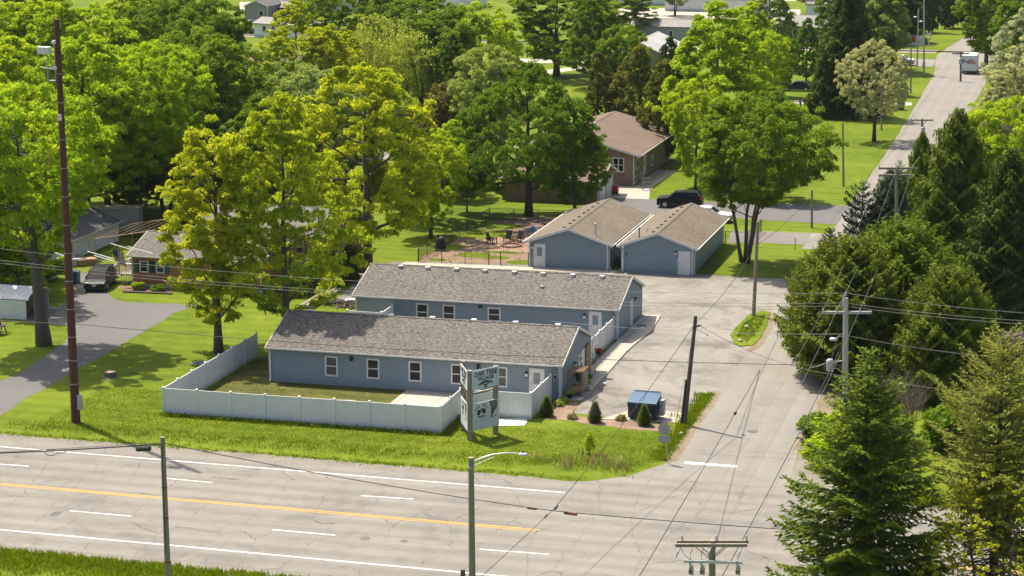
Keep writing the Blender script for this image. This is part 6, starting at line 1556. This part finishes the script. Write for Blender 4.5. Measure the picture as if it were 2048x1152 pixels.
k.obj('rods', M['black'], r)
for x, y, z0, lab in ((27.0, 15.3, .1, 'small white bowl on the shaded sidewalk by the front building'), (26.0, 33.4, .1, 'small white dish on the shaded sidewalk by the rear building')):
    o = MB().lathe([(.1, .0), (.16, .07), (.15, .08), (.08, .03)], 12).obj('pet_bowl', M['white']); o.location = (x, y, z0); tag(o, lab, 'bowl')
for x, y, lab in ((25.75, 12.9, 'brown door mat by the trellis of the front building'), (25.35, 34.2, 'brown door mat at the end door of the rear building')):
    o = MB().box((0, 0, 0), (.75, .5, .02)).obj('door_mat', M['bark']); o.location = (x, y, .10); tag(o, lab, 'door mat')
for u, v, lab in ((1117, 812, 'yellow green tuft at the left of the mulch bed'), (1145, 838, 'straw coloured tuft in the middle of the mulch bed'), (1242, 841, 'tan grass tuft in front of the concrete pad'), (1128, 806, 'small green tuft at the corner of the front building')):
    c = G(u, v); t = thing('grass_tuft', lab, 'plant', c); puff('leaves', t, (0, 0, .12), .42, 'leaf_willow' if 'green' in lab else 'blade_straw', 240, .1, .9, int(u))
# bench in the gap
# ================================================================ dog yard furniture
def adirondack(label, c, rz):
    r = thing('lawn_chair', label, 'chair', (c.x, c.y, 0), rz, 'dark chairs round the fire pit')
    k = MB(); k.add([(-.28, -.35, .36), (.28, -.35, .36), (.28, .25, .24), (-.28, .25, .24), (-.28, -.35, .40), (.28, -.35, .40), (.28, .25, .28), (-.28, .25, .28)], [(3, 2, 1, 0), (4, 5, 6, 7), (0, 1, 5, 4), (1, 2, 6, 5), (2, 3, 7, 6), (3, 0, 4, 7)]); k.obj('seat', M['black'], r)
    k = MB()
    for q in range(5): x = -.26+q*.11; k.add([(x, .2, .25), (x+.09, .2, .25), (x+.11+.01*(q-2), .5, 1.05), (x-.01+.01*(q-2), .5, 1.05), (x, .24, .25), (x+.09, .24, .25), (x+.11+.01*(q-2), .54, 1.05), (x-.01+.01*(q-2), .54, 1.05)], [(3, 2, 1, 0), (4, 5, 6, 7), (0, 1, 5, 4), (1, 2, 6, 5), (2, 3, 7, 6), (3, 0, 4, 7)])
    k.obj('backrest', M['black'], r)
    for s in (-1, 1):
        MB().box((s*.30, -.45, .55), (s*.42, .35, .59)).obj('armrest', M['black'], r); MB().box((s*.33, -.38, 0), (s*.39, -.30, .55)).obj('leg', M['black'], r); MB().box((s*.33, .26, 0), (s*.39, .34, .55)).obj('leg', M['black'], r)
adirondack('dark lawn chair left of the fire pit, seen from its side', G(983, 487), rad(75))
adirondack('dark lawn chair behind the fire pit, nearest to the pit ring centre', G(1016, 484), rad(0))
adirondack('dark lawn chair right behind the fire pit beside the building roof', G(1038, 484), rad(-12))
c = G(1022, 492); r = thing('fire_pit', 'low ring of red brown paver stones in the dog yard', 'fire pit', c)
for q in range(22):
    a = q*2*math.pi/22; k = MB(); k.box((.82, -.1, 0), (1.02, .1, .13)); k.xf(Matrix.Rotation(a, 4, 'Z')); k.obj('stone', M['rust'], r)
o = MB().lathe([(.8, .02), (.78, .03), (0, .04)], 18).obj('ash', M['shade_mulch'], r)
c = G(882, 501); r = thing('covered_grill', 'tall black covered grill standing in the dog yard corner', 'grill', c)
k = MB().lathe([(.50, 0), (.46, .5), (.44, .9), (.40, 1.15), (.22, 1.32), (0, 1.36)], 14); k.v = [(x*1.05, y*.8, z) for x, y, z in k.v]; k.obj('cover', plain('cover_fabric', (.016, .016, .018), .7, .3, 4), r, smooth=True)
MB().lathe([(.14, 1.1), (.14, 1.5), (.0, 1.54)], 10, (-.28, 0, 0)).obj('chimney_lump', MATS['cover_fabric'], r)
c = G(1066, 478); r = thing('bird_house', 'bright teal birdhouse box on a short post behind the left tan roof', 'birdhouse', c)
MB().tube([(0, 0, 0), (0, 0, .75)], .04, 6).obj('post', M['wood'], r); MB().prism([(-.2, .7), (.2, .7), (.2, 1.1), (0, 1.32), (-.2, 1.1)], lambda a, z, d_: (a, d_, z), -.2, .2).obj('box', M['teal'], r)
# wooden swing set style frame on the brick house apron
c = G(1293, 381); r = thing('chair_frame', 'small pale open wooden frame standing on the brick house apron', 'frame', c)
k = MB()
for s in (-.42, .42): k.box((s-.06, -.06, 0), (s+.06, .06, 1.5))
for z in (.9, 1.3): k.box((-.42, -.03, z), (.42, .03, z+.09))
k.obj('uprights', M['pole'], r); MB().lathe([(.5, 0), (.5, .05), (.46, .05)], 14, (.05, 0, 0)).obj('base_ring', M['steel'], r)
c = G(1231, 388); r = thing('red_wagon', 'small red wheeled cart beside the brick garage door', 'cart', c)
MB().box((-.3, -.4, .25), (.3, .4, .95)).obj('body', M['red'], r, bevel=.05); MB().tube([(-.34, -.2, .2), (.34, -.2, .2)], .2, 10).obj('wheel', M['rubber'], r)
# left yard: table, chest, flag, bins
c = G(4, 668); r = thing('picnic_table', 'dark wooden picnic table with orange cooler end at the left edge', 'table', (c.x-.6, c.y, 0), rad(10))
k = MB()
for q in range(5): k.box((-.9, -.4+q*.16, .72), (.9, -.27+q*.16, .76))
k.obj('tabletop', M['pole_dark'], r)
for s in (-1, 1):
    MB().box((-.9, s*.75-.13, .42), (.9, s*.75+.13, .46)).obj('bench', M['pole_dark'], r)
    k = MB(); k.tube([(s*.65, -.75, 0), (s*.65, -.2, .74)], .05, 4); k.tube([(s*.65, .75, 0), (s*.65, .2, .74)], .05, 4); k.obj('leg', M['pole_dark'], r)
o = MB().box((-.35, -.25, 0), (.35, .25, .4)).obj('cooler', M['orange'], bevel=.04); o.location = (c.x-.5, c.y, .77); tag(o, 'orange box sitting on the picnic table at the left edge', 'box')
c = Vector((-21.0, 38.9, 0)); r = thing('flag', 'striped flag with blue canton hanging from a slanted staff on the log house deck', 'flag', (-20.6, 38.9, 2.35), rad(0))
f0 = D(219.5, 521, depth((-20.9, 38.9, 2.5)))
MB().tube([(0, 0, 0), (-1.25, -.1, 1.0)], .02, 5).obj('staff', M['wood'], r)
stp = MB()
def fl(a, b): return (-1.15+a*1.0-.05*math.sin(b*5)+b*.42*.4, -.1+.07*math.sin(a*7+b*3), .92-a*.55*.55-b*1.25)
nst = 13
for q in range(nst):
    for j in range(8):
        a0_, a1_ = q/nst, (q+1)/nst; b0, b1 = j/8, (j+1)/8
        blue_ = a0_ < 7/13-.01 and b0 < .39
        stp.add([fl(a0_, b0), fl(a1_, b0), fl(a1_, b1), fl(a0_, b1)], [(0, 1, 2, 3)], 2 if blue_ else q % 2)
stp.obj('cloth', [M['red'], M['white'], M['navyink']], r, fix=False)
c = G(152, 566); r = thing('recycling_bin', 'blue wheeled bin behind the dark minivan', 'bin', (c.x, c.y, 0))
bb = plain('bin_blue', (.02, .16, .26), .45, .12, 3)
MB().prism([(-.26, .05), (.26, .05), (.32, 1.0), (-.32, 1.0)], lambda a, z, d_: (a, d_, z), -.3, .3).obj('body', bb, r); MB().box((-.34, -.34, 1.0), (.34, .34, 1.07)).obj('lid', bb, r)
c = G(1802, 220); r = thing('green_bin', 'dark green wheeled bin on the lawn by the pale driveway', 'bin', c)
MB().prism([(-.4, .05), (.4, .05), (.46, 1.15), (-.46, 1.15)], lambda a, z, d_: (a, d_, z), -.4, .4).obj('body', M['green'], r); MB().box((-.5, -.48, 1.15), (.5, .48, 1.24)).obj('lid', M['teal'], r)
for q, (u, v, w_, d_, h, mt, lab) in enumerate(((100, 540, 1.4, .9, 1.0, 'white', 'white appliance box left of the mast in the cluttered yard'), (122, 530, 1.0, .8, 1.3, 'alu', 'upright pale metal cabinet beside the mast in the cluttered yard'), (145, 532, 1.6, .6, .6, 'white', 'low white crate behind the blue bin'), (172, 530, 1.8, 1.0, .55, 'wood', 'low brown timber stack behind the minivan'))):
    c = G(u, v); o = MB().box((-w_/2, -d_/2, 0), (w_/2, d_/2, h)).box((-w_/2-.03, -d_/2-.03, h), (w_/2+.03, d_/2+.03, h+.05)).obj('yard_box', M[mt], bevel=.03); o.location = c; o.rotation_euler.z = .3*q; tag(o, lab, 'box')
r = thing('garden_edging', 'low timber edging of the garden bed in front of the log house', 'edging', (0, 0, 0)); a_, b_ = G(246, 585), G(345, 589)
MB().tube([a_+Vector((0, 0, .1)), b_+Vector((0, 0, .1))], .1, 4).obj('timber', M['bark'], r)
for q, (u, v, rr, hh, lab) in enumerate(((98, 528, .3, .8, 'white drum at the left of the cluttered yard'), (112, 520, .25, .6, 'small white drum in the middle of the cluttered yard'), (135, 522, .28, .9, 'tall white drum beside the pale metal cabinet'), (160, 520, .35, .5, 'low grey drum behind the blue wheeled bin'))):
    c = G(u, v); o = MB().lathe([(rr, 0), (rr*1.05, hh*.3), (rr*1.05, hh*.7), (rr, hh), (rr*.9, hh), (rr*.9, hh-.05)], 12).obj('yard_drum', M['white' if q < 3 else 'steel']); o.location = c; tag(o, lab, 'drum')
for u, v, rx, lab in ((383, 222, 2.2, 'long red shed glimpsed through the woods behind the forked tree'), (382, 270, 1.8, 'low red object glimpsed between trunks below the red shed')):
    c = G(u, v); o = MB().prism([(-rx, .2), (rx, .2), (rx, 1.5), (rx*.6, 2.0), (-rx*.6, 2.0), (-rx, 1.5)], lambda a, z, d_: (a, d_, z), -.9, .9).obj('red_shed', M['red'], bevel=.05); o.location = c; tag(o, lab, 'shed')
c = G(497, 67); r = thing('red_tractor', 'red garden tractor on the lawn beside the white mobile home', 'tractor', c)
MB().box((-1.1, -.6, .5), (.6, .6, 1.5)).obj('body', M['orange'], r, bevel=.1); MB().box((-.2, -.55, 1.5), (.7, .55, 2.6)).obj('cab', M['red'], r, bevel=.1)
for x in (-.8, .6): MB().tube([(x, -.75, .5), (x, .75, .5)], .5, 14).obj('wheel', M['rubber'], r)

# ================================================================ vehicles
def car(name, label, loc, rz, paint, L, Wd, H, kind, cat='car'):
    """nose towards -X"""
    r = thing(name, label, cat, loc, rz)
    P = dict(suv=([(-.5, .30), (-.5, .52), (-.485, .60), (-.27, .655), (-.12, .66), (.46, .62), (.5, .56), (.5, .30)], [(-.25, .64), (-.10, .965), (.05, 1.0), (.36, .985), (.455, .66)]),
             van=([(-.5, .26), (-.5, .42), (-.46, .50), (-.36, .56), (-.24, .60), (.49, .60), (.5, .5), (.5, .26)], [(-.34, .555), (-.14, .95), (.0, 1.0), (.38, .985), (.48, .58)]),
             sedan=([(-.5, .28), (-.5, .48), (-.46, .56), (-.22, .64), (.34, .66), (.49, .62), (.5, .5), (.5, .28)], [(-.22, .63), (-.06, .96), (.06, 1.0), (.2, .97), (.37, .65)]))[kind]
    body, cab = P; w2 = Wd/2
    bm = bmesh.new()
    def loft(prof, secs, mat, nm, par, bev, close=True):
        k = MB(); n = len(prof); vs = []
        for y, sx, sz, dz in secs:
            for x, z in prof: vs.append((x*L*sx, y, z*H*sz+dz))
        m = len(secs); fs = [(i*n+j, i*n+(j+1) % n, (i+1)*n+(j+1) % n, (i+1)*n+j) for i in range(m-1) for j in range(n)]
        fs += [tuple(range(n))[::-1], tuple((m-1)*n+j for j in range(n))]
        k.add(vs, fs); return k.obj(nm, mat, par, bevel=bev)
    cx = .01
    bd = loft(body, [(-w2, .955, 1, 0), (-w2*.9, .985, 1, .0), (-w2*.55, 1.0, 1, .015), (w2*.55, 1.0, 1, .015), (w2*.9, .985, 1, 0), (w2, .955, 1, 0)], paint, 'body', r, .03)
    def cabp(t, inset): return [(x, z) for x, z in cab]
    k = MB(); n = len(cab); vs = []
    for y, top in ((-1, 0), (1, 0)):
        for i, (x, z) in enumerate(cab):
            f = (z-cab[0][1])/(1-cab[0][1]); vs.append((x*L, y*w2*(.95-.17*f), z*H))
    fs = [tuple(range(n))[::-1], tuple(range(n, 2*n))]+[(j, (j+1) % n, n+(j+1) % n, n+j) for j in range(n)]
    k.add(vs, fs); gl = k.obj('windows', M['carglass'], r, bevel=.02)
    # roof skin and pillars
    k = MB(); tp = cab[1:-1]
    up = [(x*L, z*H+.012) for x, z in tp]
    wy = w2*.795
    k.add([(x, y, z) for y in (-wy, wy) for x, z in up]+[(x, y, z-.05) for y in (-wy, wy) for x, z in up],
          [tuple([i, i+1, len(up)+i+1, len(up)+i]) for i in range(len(up)-1)]+[tuple([2*len(up)+i, 3*len(up)+i, 3*len(up)+i+1, 2*len(up)+i+1]) for i in range(len(up)-1)])
    for y in (-1, 1):
        def pt(i, e): x, z = cab[i]; f = (z-cab[0][1])/(1-cab[0][1]); return Vector((x*L, y*w2*(.955-.17*f), z*H))
        for a, b_, rr in ((0, 1, .05), (n-1, n-2, .07), (1, 2, .035), (2, 3, .035)): k.tube([pt(a, 0), pt(b_, 0)], rr, 4)
        mx = cab[2][0]+.06; k.tube([(mx*L, y*w2*.955, cab[0][1]*H), (mx*L, y*w2*.79, .985*H)], .04, 4)
        if kind != 'sedan': k.tube([((mx+.22)*L, y*w2*.955, cab[0][1]*H), ((mx+.22)*L, y*w2*.79, .985*H)], .04, 4)
    k.obj('roof', paint, r)
    wr = .335 if kind != 'suv' else .37
    for sx in (-.31, .30):
        for y in (-1, 1):
            k = MB().tube([(sx*L, y*(w2-.24), wr), (sx*L, y*(w2+.012), wr)], wr, 18); wh = k.obj('wheel', M['rubber'], r)
            MB().tube([(sx*L, y*(w2+.013), wr), (sx*L, y*(w2+.022), wr)], wr*.62, 12).obj('rim', M['alu'], wh)
    for y in (-1, 1):
        z = (body[2][1]-.035)*H
        k = MB().box((-L*.494, y*w2*.56, z-.10), (-L*.452, y*w2*.92, z+.045)); k.obj('headlight', M['lamp_glass'], r, bevel=.02)
        k = MB().box((L*.455, y*w2*.66, .50*H), (L*.497, y*w2*.93, .61*H)); k.obj('tail_light', M['tail'], r, bevel=.02)
        k = MB().box((-L*.2, y*w2*1.0, cab[0][1]*H+.02), (-L*.165, y*(w2*1.0+.17), cab[0][1]*H+.17)); k.obj('mirror', paint, r, bevel=.02)
    k = MB().box((-L*.503, -w2*.5, .33*H), (-L*.49, w2*.5, .44*H)); k.obj('grille', M['black'], r)
    k = MB().box((-L*.51, -.17, .31*H), (-L*.5035, .17, .31*H+.16)); k.obj('number_plate', M['white'], r)
    k = MB().box((-L*.49, -w2*.96, .16*H), (L*.49, w2*.96, .30*H)); k.obj('underbody', M['black'], r)
    return r
carpaint = lambda n, c, rg=.28: plain(n, c, max(rg, .38), .06, 1.2, coat=.05, spec=.2)
c = G(177, 584); car('minivan', 'dark grey minivan parked facing the highway on the left driveway', (c.x+.1, c.y+2.2, .01), rad(102), carpaint('paint_grey', (.014, .0145, .016)), 4.75, 1.86, 1.70, 'van', 'minivan')
c = G(1357, 417); car('suv', 'black SUV parked sideways beyond the tan roofed buildings', (c.x, c.y+.9, .01), rad(3), carpaint('paint_black', (.010, .011, .013), .2), 4.8, 1.90, 1.70, 'suv', 'suv')
c = G(1409, 446); car('sedan', 'white sedan half hidden behind the right tan roof', (c.x+.2, c.y+1.2, .01), rad(178), carpaint('paint_white', (.66, .67, .68), .25), 4.7, 1.82, 1.46, 'sedan')
c = G(1808, 131); car('suv', 'small white SUV on the far driveway near the railway crossing', (c.x-.6, c.y+.9, .01), rad(176), carpaint('paint_white2', (.62, .64, .66), .25), 4.5, 1.84, 1.66, 'suv', 'suv')
c = G(1607, 182); car('sedan', 'dark car in the shade beside the slim upright tree', (c.x-1, c.y, .01), rad(5), carpaint('paint_teal', (.015, .035, .045), .25), 4.6, 1.8, 1.45, 'sedan')
c = G(1712, 206); o = MB().box((-1.1, -.5, .1), (1.1, .5, .75)).box((-1.0, -.45, .75), (.2, .45, 1.0)).obj('pink_playhouse', plain('faded_red', (.35, .09, .09), .6, .2, 2), bevel=.06); o.location = c; tag(o, 'faded red low toy wagon under the tall dark spruce', 'toy')
# delivery truck
c = G(1937, 149); r = thing('delivery_truck', 'white delivery truck with purple and orange lettering parked at the right road edge', 'truck', (c.x, c.y, 0))
MB().box((-1.15, 0, .55), (1.2, 5.4, 3.05)).obj('cargo_box', M['white'], r, bevel=.05)
MB().prism([(5.4, .5), (7.0, .5), (7.0, 1.4), (6.5, 1.6), (6.2, 2.5), (5.4, 2.6)], lambda a, z, d_: (d_, a, z), -1.0, 1.0).obj('cab', M['white'], r, bevel=.05)
MB().box((-1.0, -.12, .35), (1.0, .0, .55)).obj('bumper', M['black'], r)
for y in (1.2, 6.0):
    for s in (-1, 1): MB().tube([(s*.85, y, .42), (s*1.12, y, .42)], .42, 14).obj('wheel', M['rubber'], r)
t1 = plain('truck_purple', (.06, .03, .14), .4, .05); t2 = plain('truck_orange', (.55, .10, .015), .4, .05)
text_mesh('lettering', 'Fed', .95, t1, r, (-.48, -.012, 1.75), (1, 0, 0), (0, 0, 1), (0, -1, 0), 0, 1.15)
text_mesh('lettering', 'Ex', .95, t2, r, (.62, -.012, 1.75), (1, 0, 0), (0, 0, 1), (0, -1, 0), 0, .85)

# ================================================================ overhead lines
def wire(label, p0, p1, sag, r=.016, mat='wire', n=14, grp=None):
    p0, p1 = Vector(p0), Vector(p1)
    k = MB().tube([p0.lerp(p1, i/n)-Vector((0, 0, sag*4*(i/n)*(1-i/n))) for i in range(n+1)], r, 4, cap=False)
    o = k.obj('overhead_wire', M[mat], fix=False); return tag(o, label, 'wire', grp)
def case(label, c, d_, L, rr, mat='wire', name='splice_case'):
    d_ = Vector(d_).normalized(); c = Vector(c)
    o = MB().tube([c-d_*L/2, c-d_*L*.44, c+d_*L*.44, c+d_*L/2], [rr*.6, rr, rr, rr*.6], 10).obj(name, M[mat]); return tag(o, label, 'cable case')
sd = depth(SPB)
a0 = D(325, 888, sd); a1 = D(-80, 909, sd+3)
wire('thick black cable from the near left pole out of the left edge', a0, a1, .05, .032)
wire('thin second strand just above the thick cable at the left edge', a0+Vector((0, 0, .08)), a1+Vector((0, 0, .02)), .02, .014)
case('fat black splice case hanging beside the near left pole', D(287, 897.5, sd+.3), a0-a1, .80, .13)
k = MB(); c = D(110, 904, sd+1.5); ax = (a0-a1).normalized()
for s in (1, -1): k.tube([c+ax*x+Vector((0, -.02, z*s)) for x, z in ((-.55, .02), (-.42, .14), (-.1, .17), (.15, .05), (.5, .06), (.62, 0))], .02, 5)
tag(k.obj('cable_loop', M['wire']), 'looped slack of black cable near the left edge over the highway', 'cable')
xz = D(1107, 1022, 112)
wire('black cable from the near left pole to the splice over the highway', D(326, 886, sd), D(1100, 1021, 112), .18, .020)
wire('black cable from the splice over the highway to the right edge', D(1100, 1021, 112), D(2120, 1086, 112), .22, .024)
case('short dark sleeve on the cable left of the wire crossing', D(1064, 1017, 112), (1, 0, -.05), .52, .06, 'rust')
case('longer dark sleeve on the cable right of the wire crossing', D(1141, 1027, 112), (1, 0, -.05), .74, .085, 'rust')
wire('steel strand from the bottom edge through the wire crossing to the leaning pole', D(955, 1160, 103), D(1105, 1021, 112), .02, .02)
lean_top = LB+(LT-LB)*.93
wire('dark cable from the wire crossing up to the leaning pole', D(1105, 1021, 112), lean_top, .35, .022)
case('dark clamp on the strand just above the wire crossing', D(1112, 1015, 112.5), lean_top-D(1105, 1021, 112), .45, .07)
case('dark clamp on the strand just below the wire crossing', D(1092, 1032, 111.3), lean_top-D(1105, 1021, 112), .4, .05)
isl_at = IB+(IT-IB)*.76
wire('dark cable from the leaning pole up to the island pole', lean_top, isl_at, .5, .022)
wire('cable from the island pole up to the pole between the far lots', isl_at, p6_[2]-Vector((0, 0, .3)), .5, .022)
wire('cable from the far lot pole to the thin lawn pole', p6_[2]-Vector((0, 0, .3)), p1_[2]-Vector((0, 0, 2.0)), .6, .02)
wire('cable from the thin lawn pole to the slim pole by the blossoming tree', p1_[2]-Vector((0, 0, 2.0)), p2_[2]-Vector((0, 0, 1.0)), .9, .02)
wire('cable from the blossoming tree pole to the far slim pole', p2_[2]-Vector((0, 0, 1.0)), p3_[2]-Vector((0, 0, .8)), .6, .02)
md = depth(mb_); gat = lambda u, v: D(u, v, gdp)
wire('long brown cable crossing above the front roof from the mast to the grey pole', D(142, 647, md), gat(1690, 731), .55, .022, 'wire', 40)
wire('brown cable from the mast out of the left edge', D(142, 647, md), D(-60, 634, md+3), .1, .02)
for q, (v0, v1, lab) in enumerate(((492, 586, 'topmost of the three conductors running over the rear building roof'), (515, 606, 'middle conductor of the three running over the rear building roof'), (521, 612, 'lowest conductor of the three running over the rear building roof'))):
    wire(lab, D(-60, v0-2, md+4), gat(1690, v1), 1.0, .012, 'wire_grey', 40)
    wire(('upper', 'middle', 'lower')[q]+' conductor from the grey pole to the right edge', gat(1690, v1), D(2110, (630, 645, 652)[q], gdp-4), .15, .012, 'wire_grey')
for q, (u, v, L, lab) in enumerate(((245, 494, 1.9, 'upper long white line guard sleeve right of the mast'), (200, 510, 2.0, 'middle white line guard sleeve right of the mast'), (280, 500, 2.0, 'right end white line guard sleeve near the flag'), (212, 518, 1.9, 'lower white line guard sleeve above the minivan'), (128, 512, 1.5, 'white line guard sleeve left of the mast'))):
    c = D(u, v, md+3); o = MB().tube([c-Vector((L/2, -.2, -.16)), c+Vector((L/2, -.2, -.16))], .032, 6).obj('line_guard', M['white']); tag(o, lab, 'line guard')
wire('slack service line from the leaning pole to the grey pole', lean_top+Vector((.1, 0, 0)), gat(1688, 752), .6, .014)
wire('service cable from the grey pole low to the right edge', gat(1694, 748), D(2100, 800, gdp-4), .2, .014, 'wire_grey')
wire('thin line from the grey pole lamp height to the right edge', gat(1694, 671), D(2100, 722, gdp-4), .25, .013, 'wire_grey')
wire('thin line from the lot to the grey pole', D(1100, 642, gdp+30), gat(1688, 668), .3, .012, 'wire_grey')
for q, (i, lab) in enumerate(((0, 'left thin conductor from the near crossarm to the grey crossarm'), (1, 'middle thin conductor from the near crossarm to the grey crossarm'), (2, 'right thin conductor from the near crossarm to the grey crossarm'))):
    wire(lab, fcB[i], gins[i], .5, .010, 'wire_grey')
wire('thick black cable from the bottom edge to the grey pole terminal', D(1440, 1160, 100), gat(1684, 690), .35, .024)
w0, w1 = D(1330, 1066, 106), D(1600, 590, 196)
wire('thick black cable along the side road with a small box', w0, w1, .3, .024); wire('continuation of the side road cable down to the bottom edge', w0, D(1268, 1170, 97), .02, .024)
tq = .5; c = D(1471, 866, 0.5*(106+196)-2); 
pw = min((w0.lerp(w1, i/200)-Vector((0, 0, .3*4*(i/200)*(1-i/200))) for i in range(201)), key=lambda p: abs(((np.array(p)-CP) @ _R)/((np.array(p)-CP) @ _F)*CF+1024-1471))
case('small black box on the cable above the side road', pw, w1-w0, .42, .10)
wire('continuation of the side road cable into the evergreens', w1, DP[1]+(DP[2]-DP[1])*.8, .2, .02)
for A_, B_2, lab in ((gins, DP[3][0], 'from the grey pole to the double crossarm pole'), (DP[3][0], XP[3][0], 'from the double crossarm pole to the transformer pole'), (XP[3][0], YP[3][0], 'from the transformer pole to the pole by the delivery truck')):
    for q, s_ in enumerate(('left', 'middle', 'right')): wire(s_+' conductor '+lab, A_[q], B_2[q], .7, .010, 'wire_grey')

# ================================================================ the air: a faint even haze that pales the far tree belt
hm = bpy.data.materials.new('haze_air'); hm.use_nodes = True; ht = hm.node_tree
ht.nodes.remove(ht.nodes['Principled BSDF'])
pv = ht.nodes.new('ShaderNodeVolumePrincipled'); pv.inputs['Color'].default_value = (.86, .92, 1.0, 1); pv.inputs['Density'].default_value = HAZE
pv.inputs['Anisotropy'].default_value = .0
ht.links.new(pv.outputs[0], ht.nodes['Material Output'].inputs['Volume'])
hz = MB().box((-1650, -950, -1), (1650, 2650, 44)).obj('haze', hm); hz['kind'] = 'stuff'
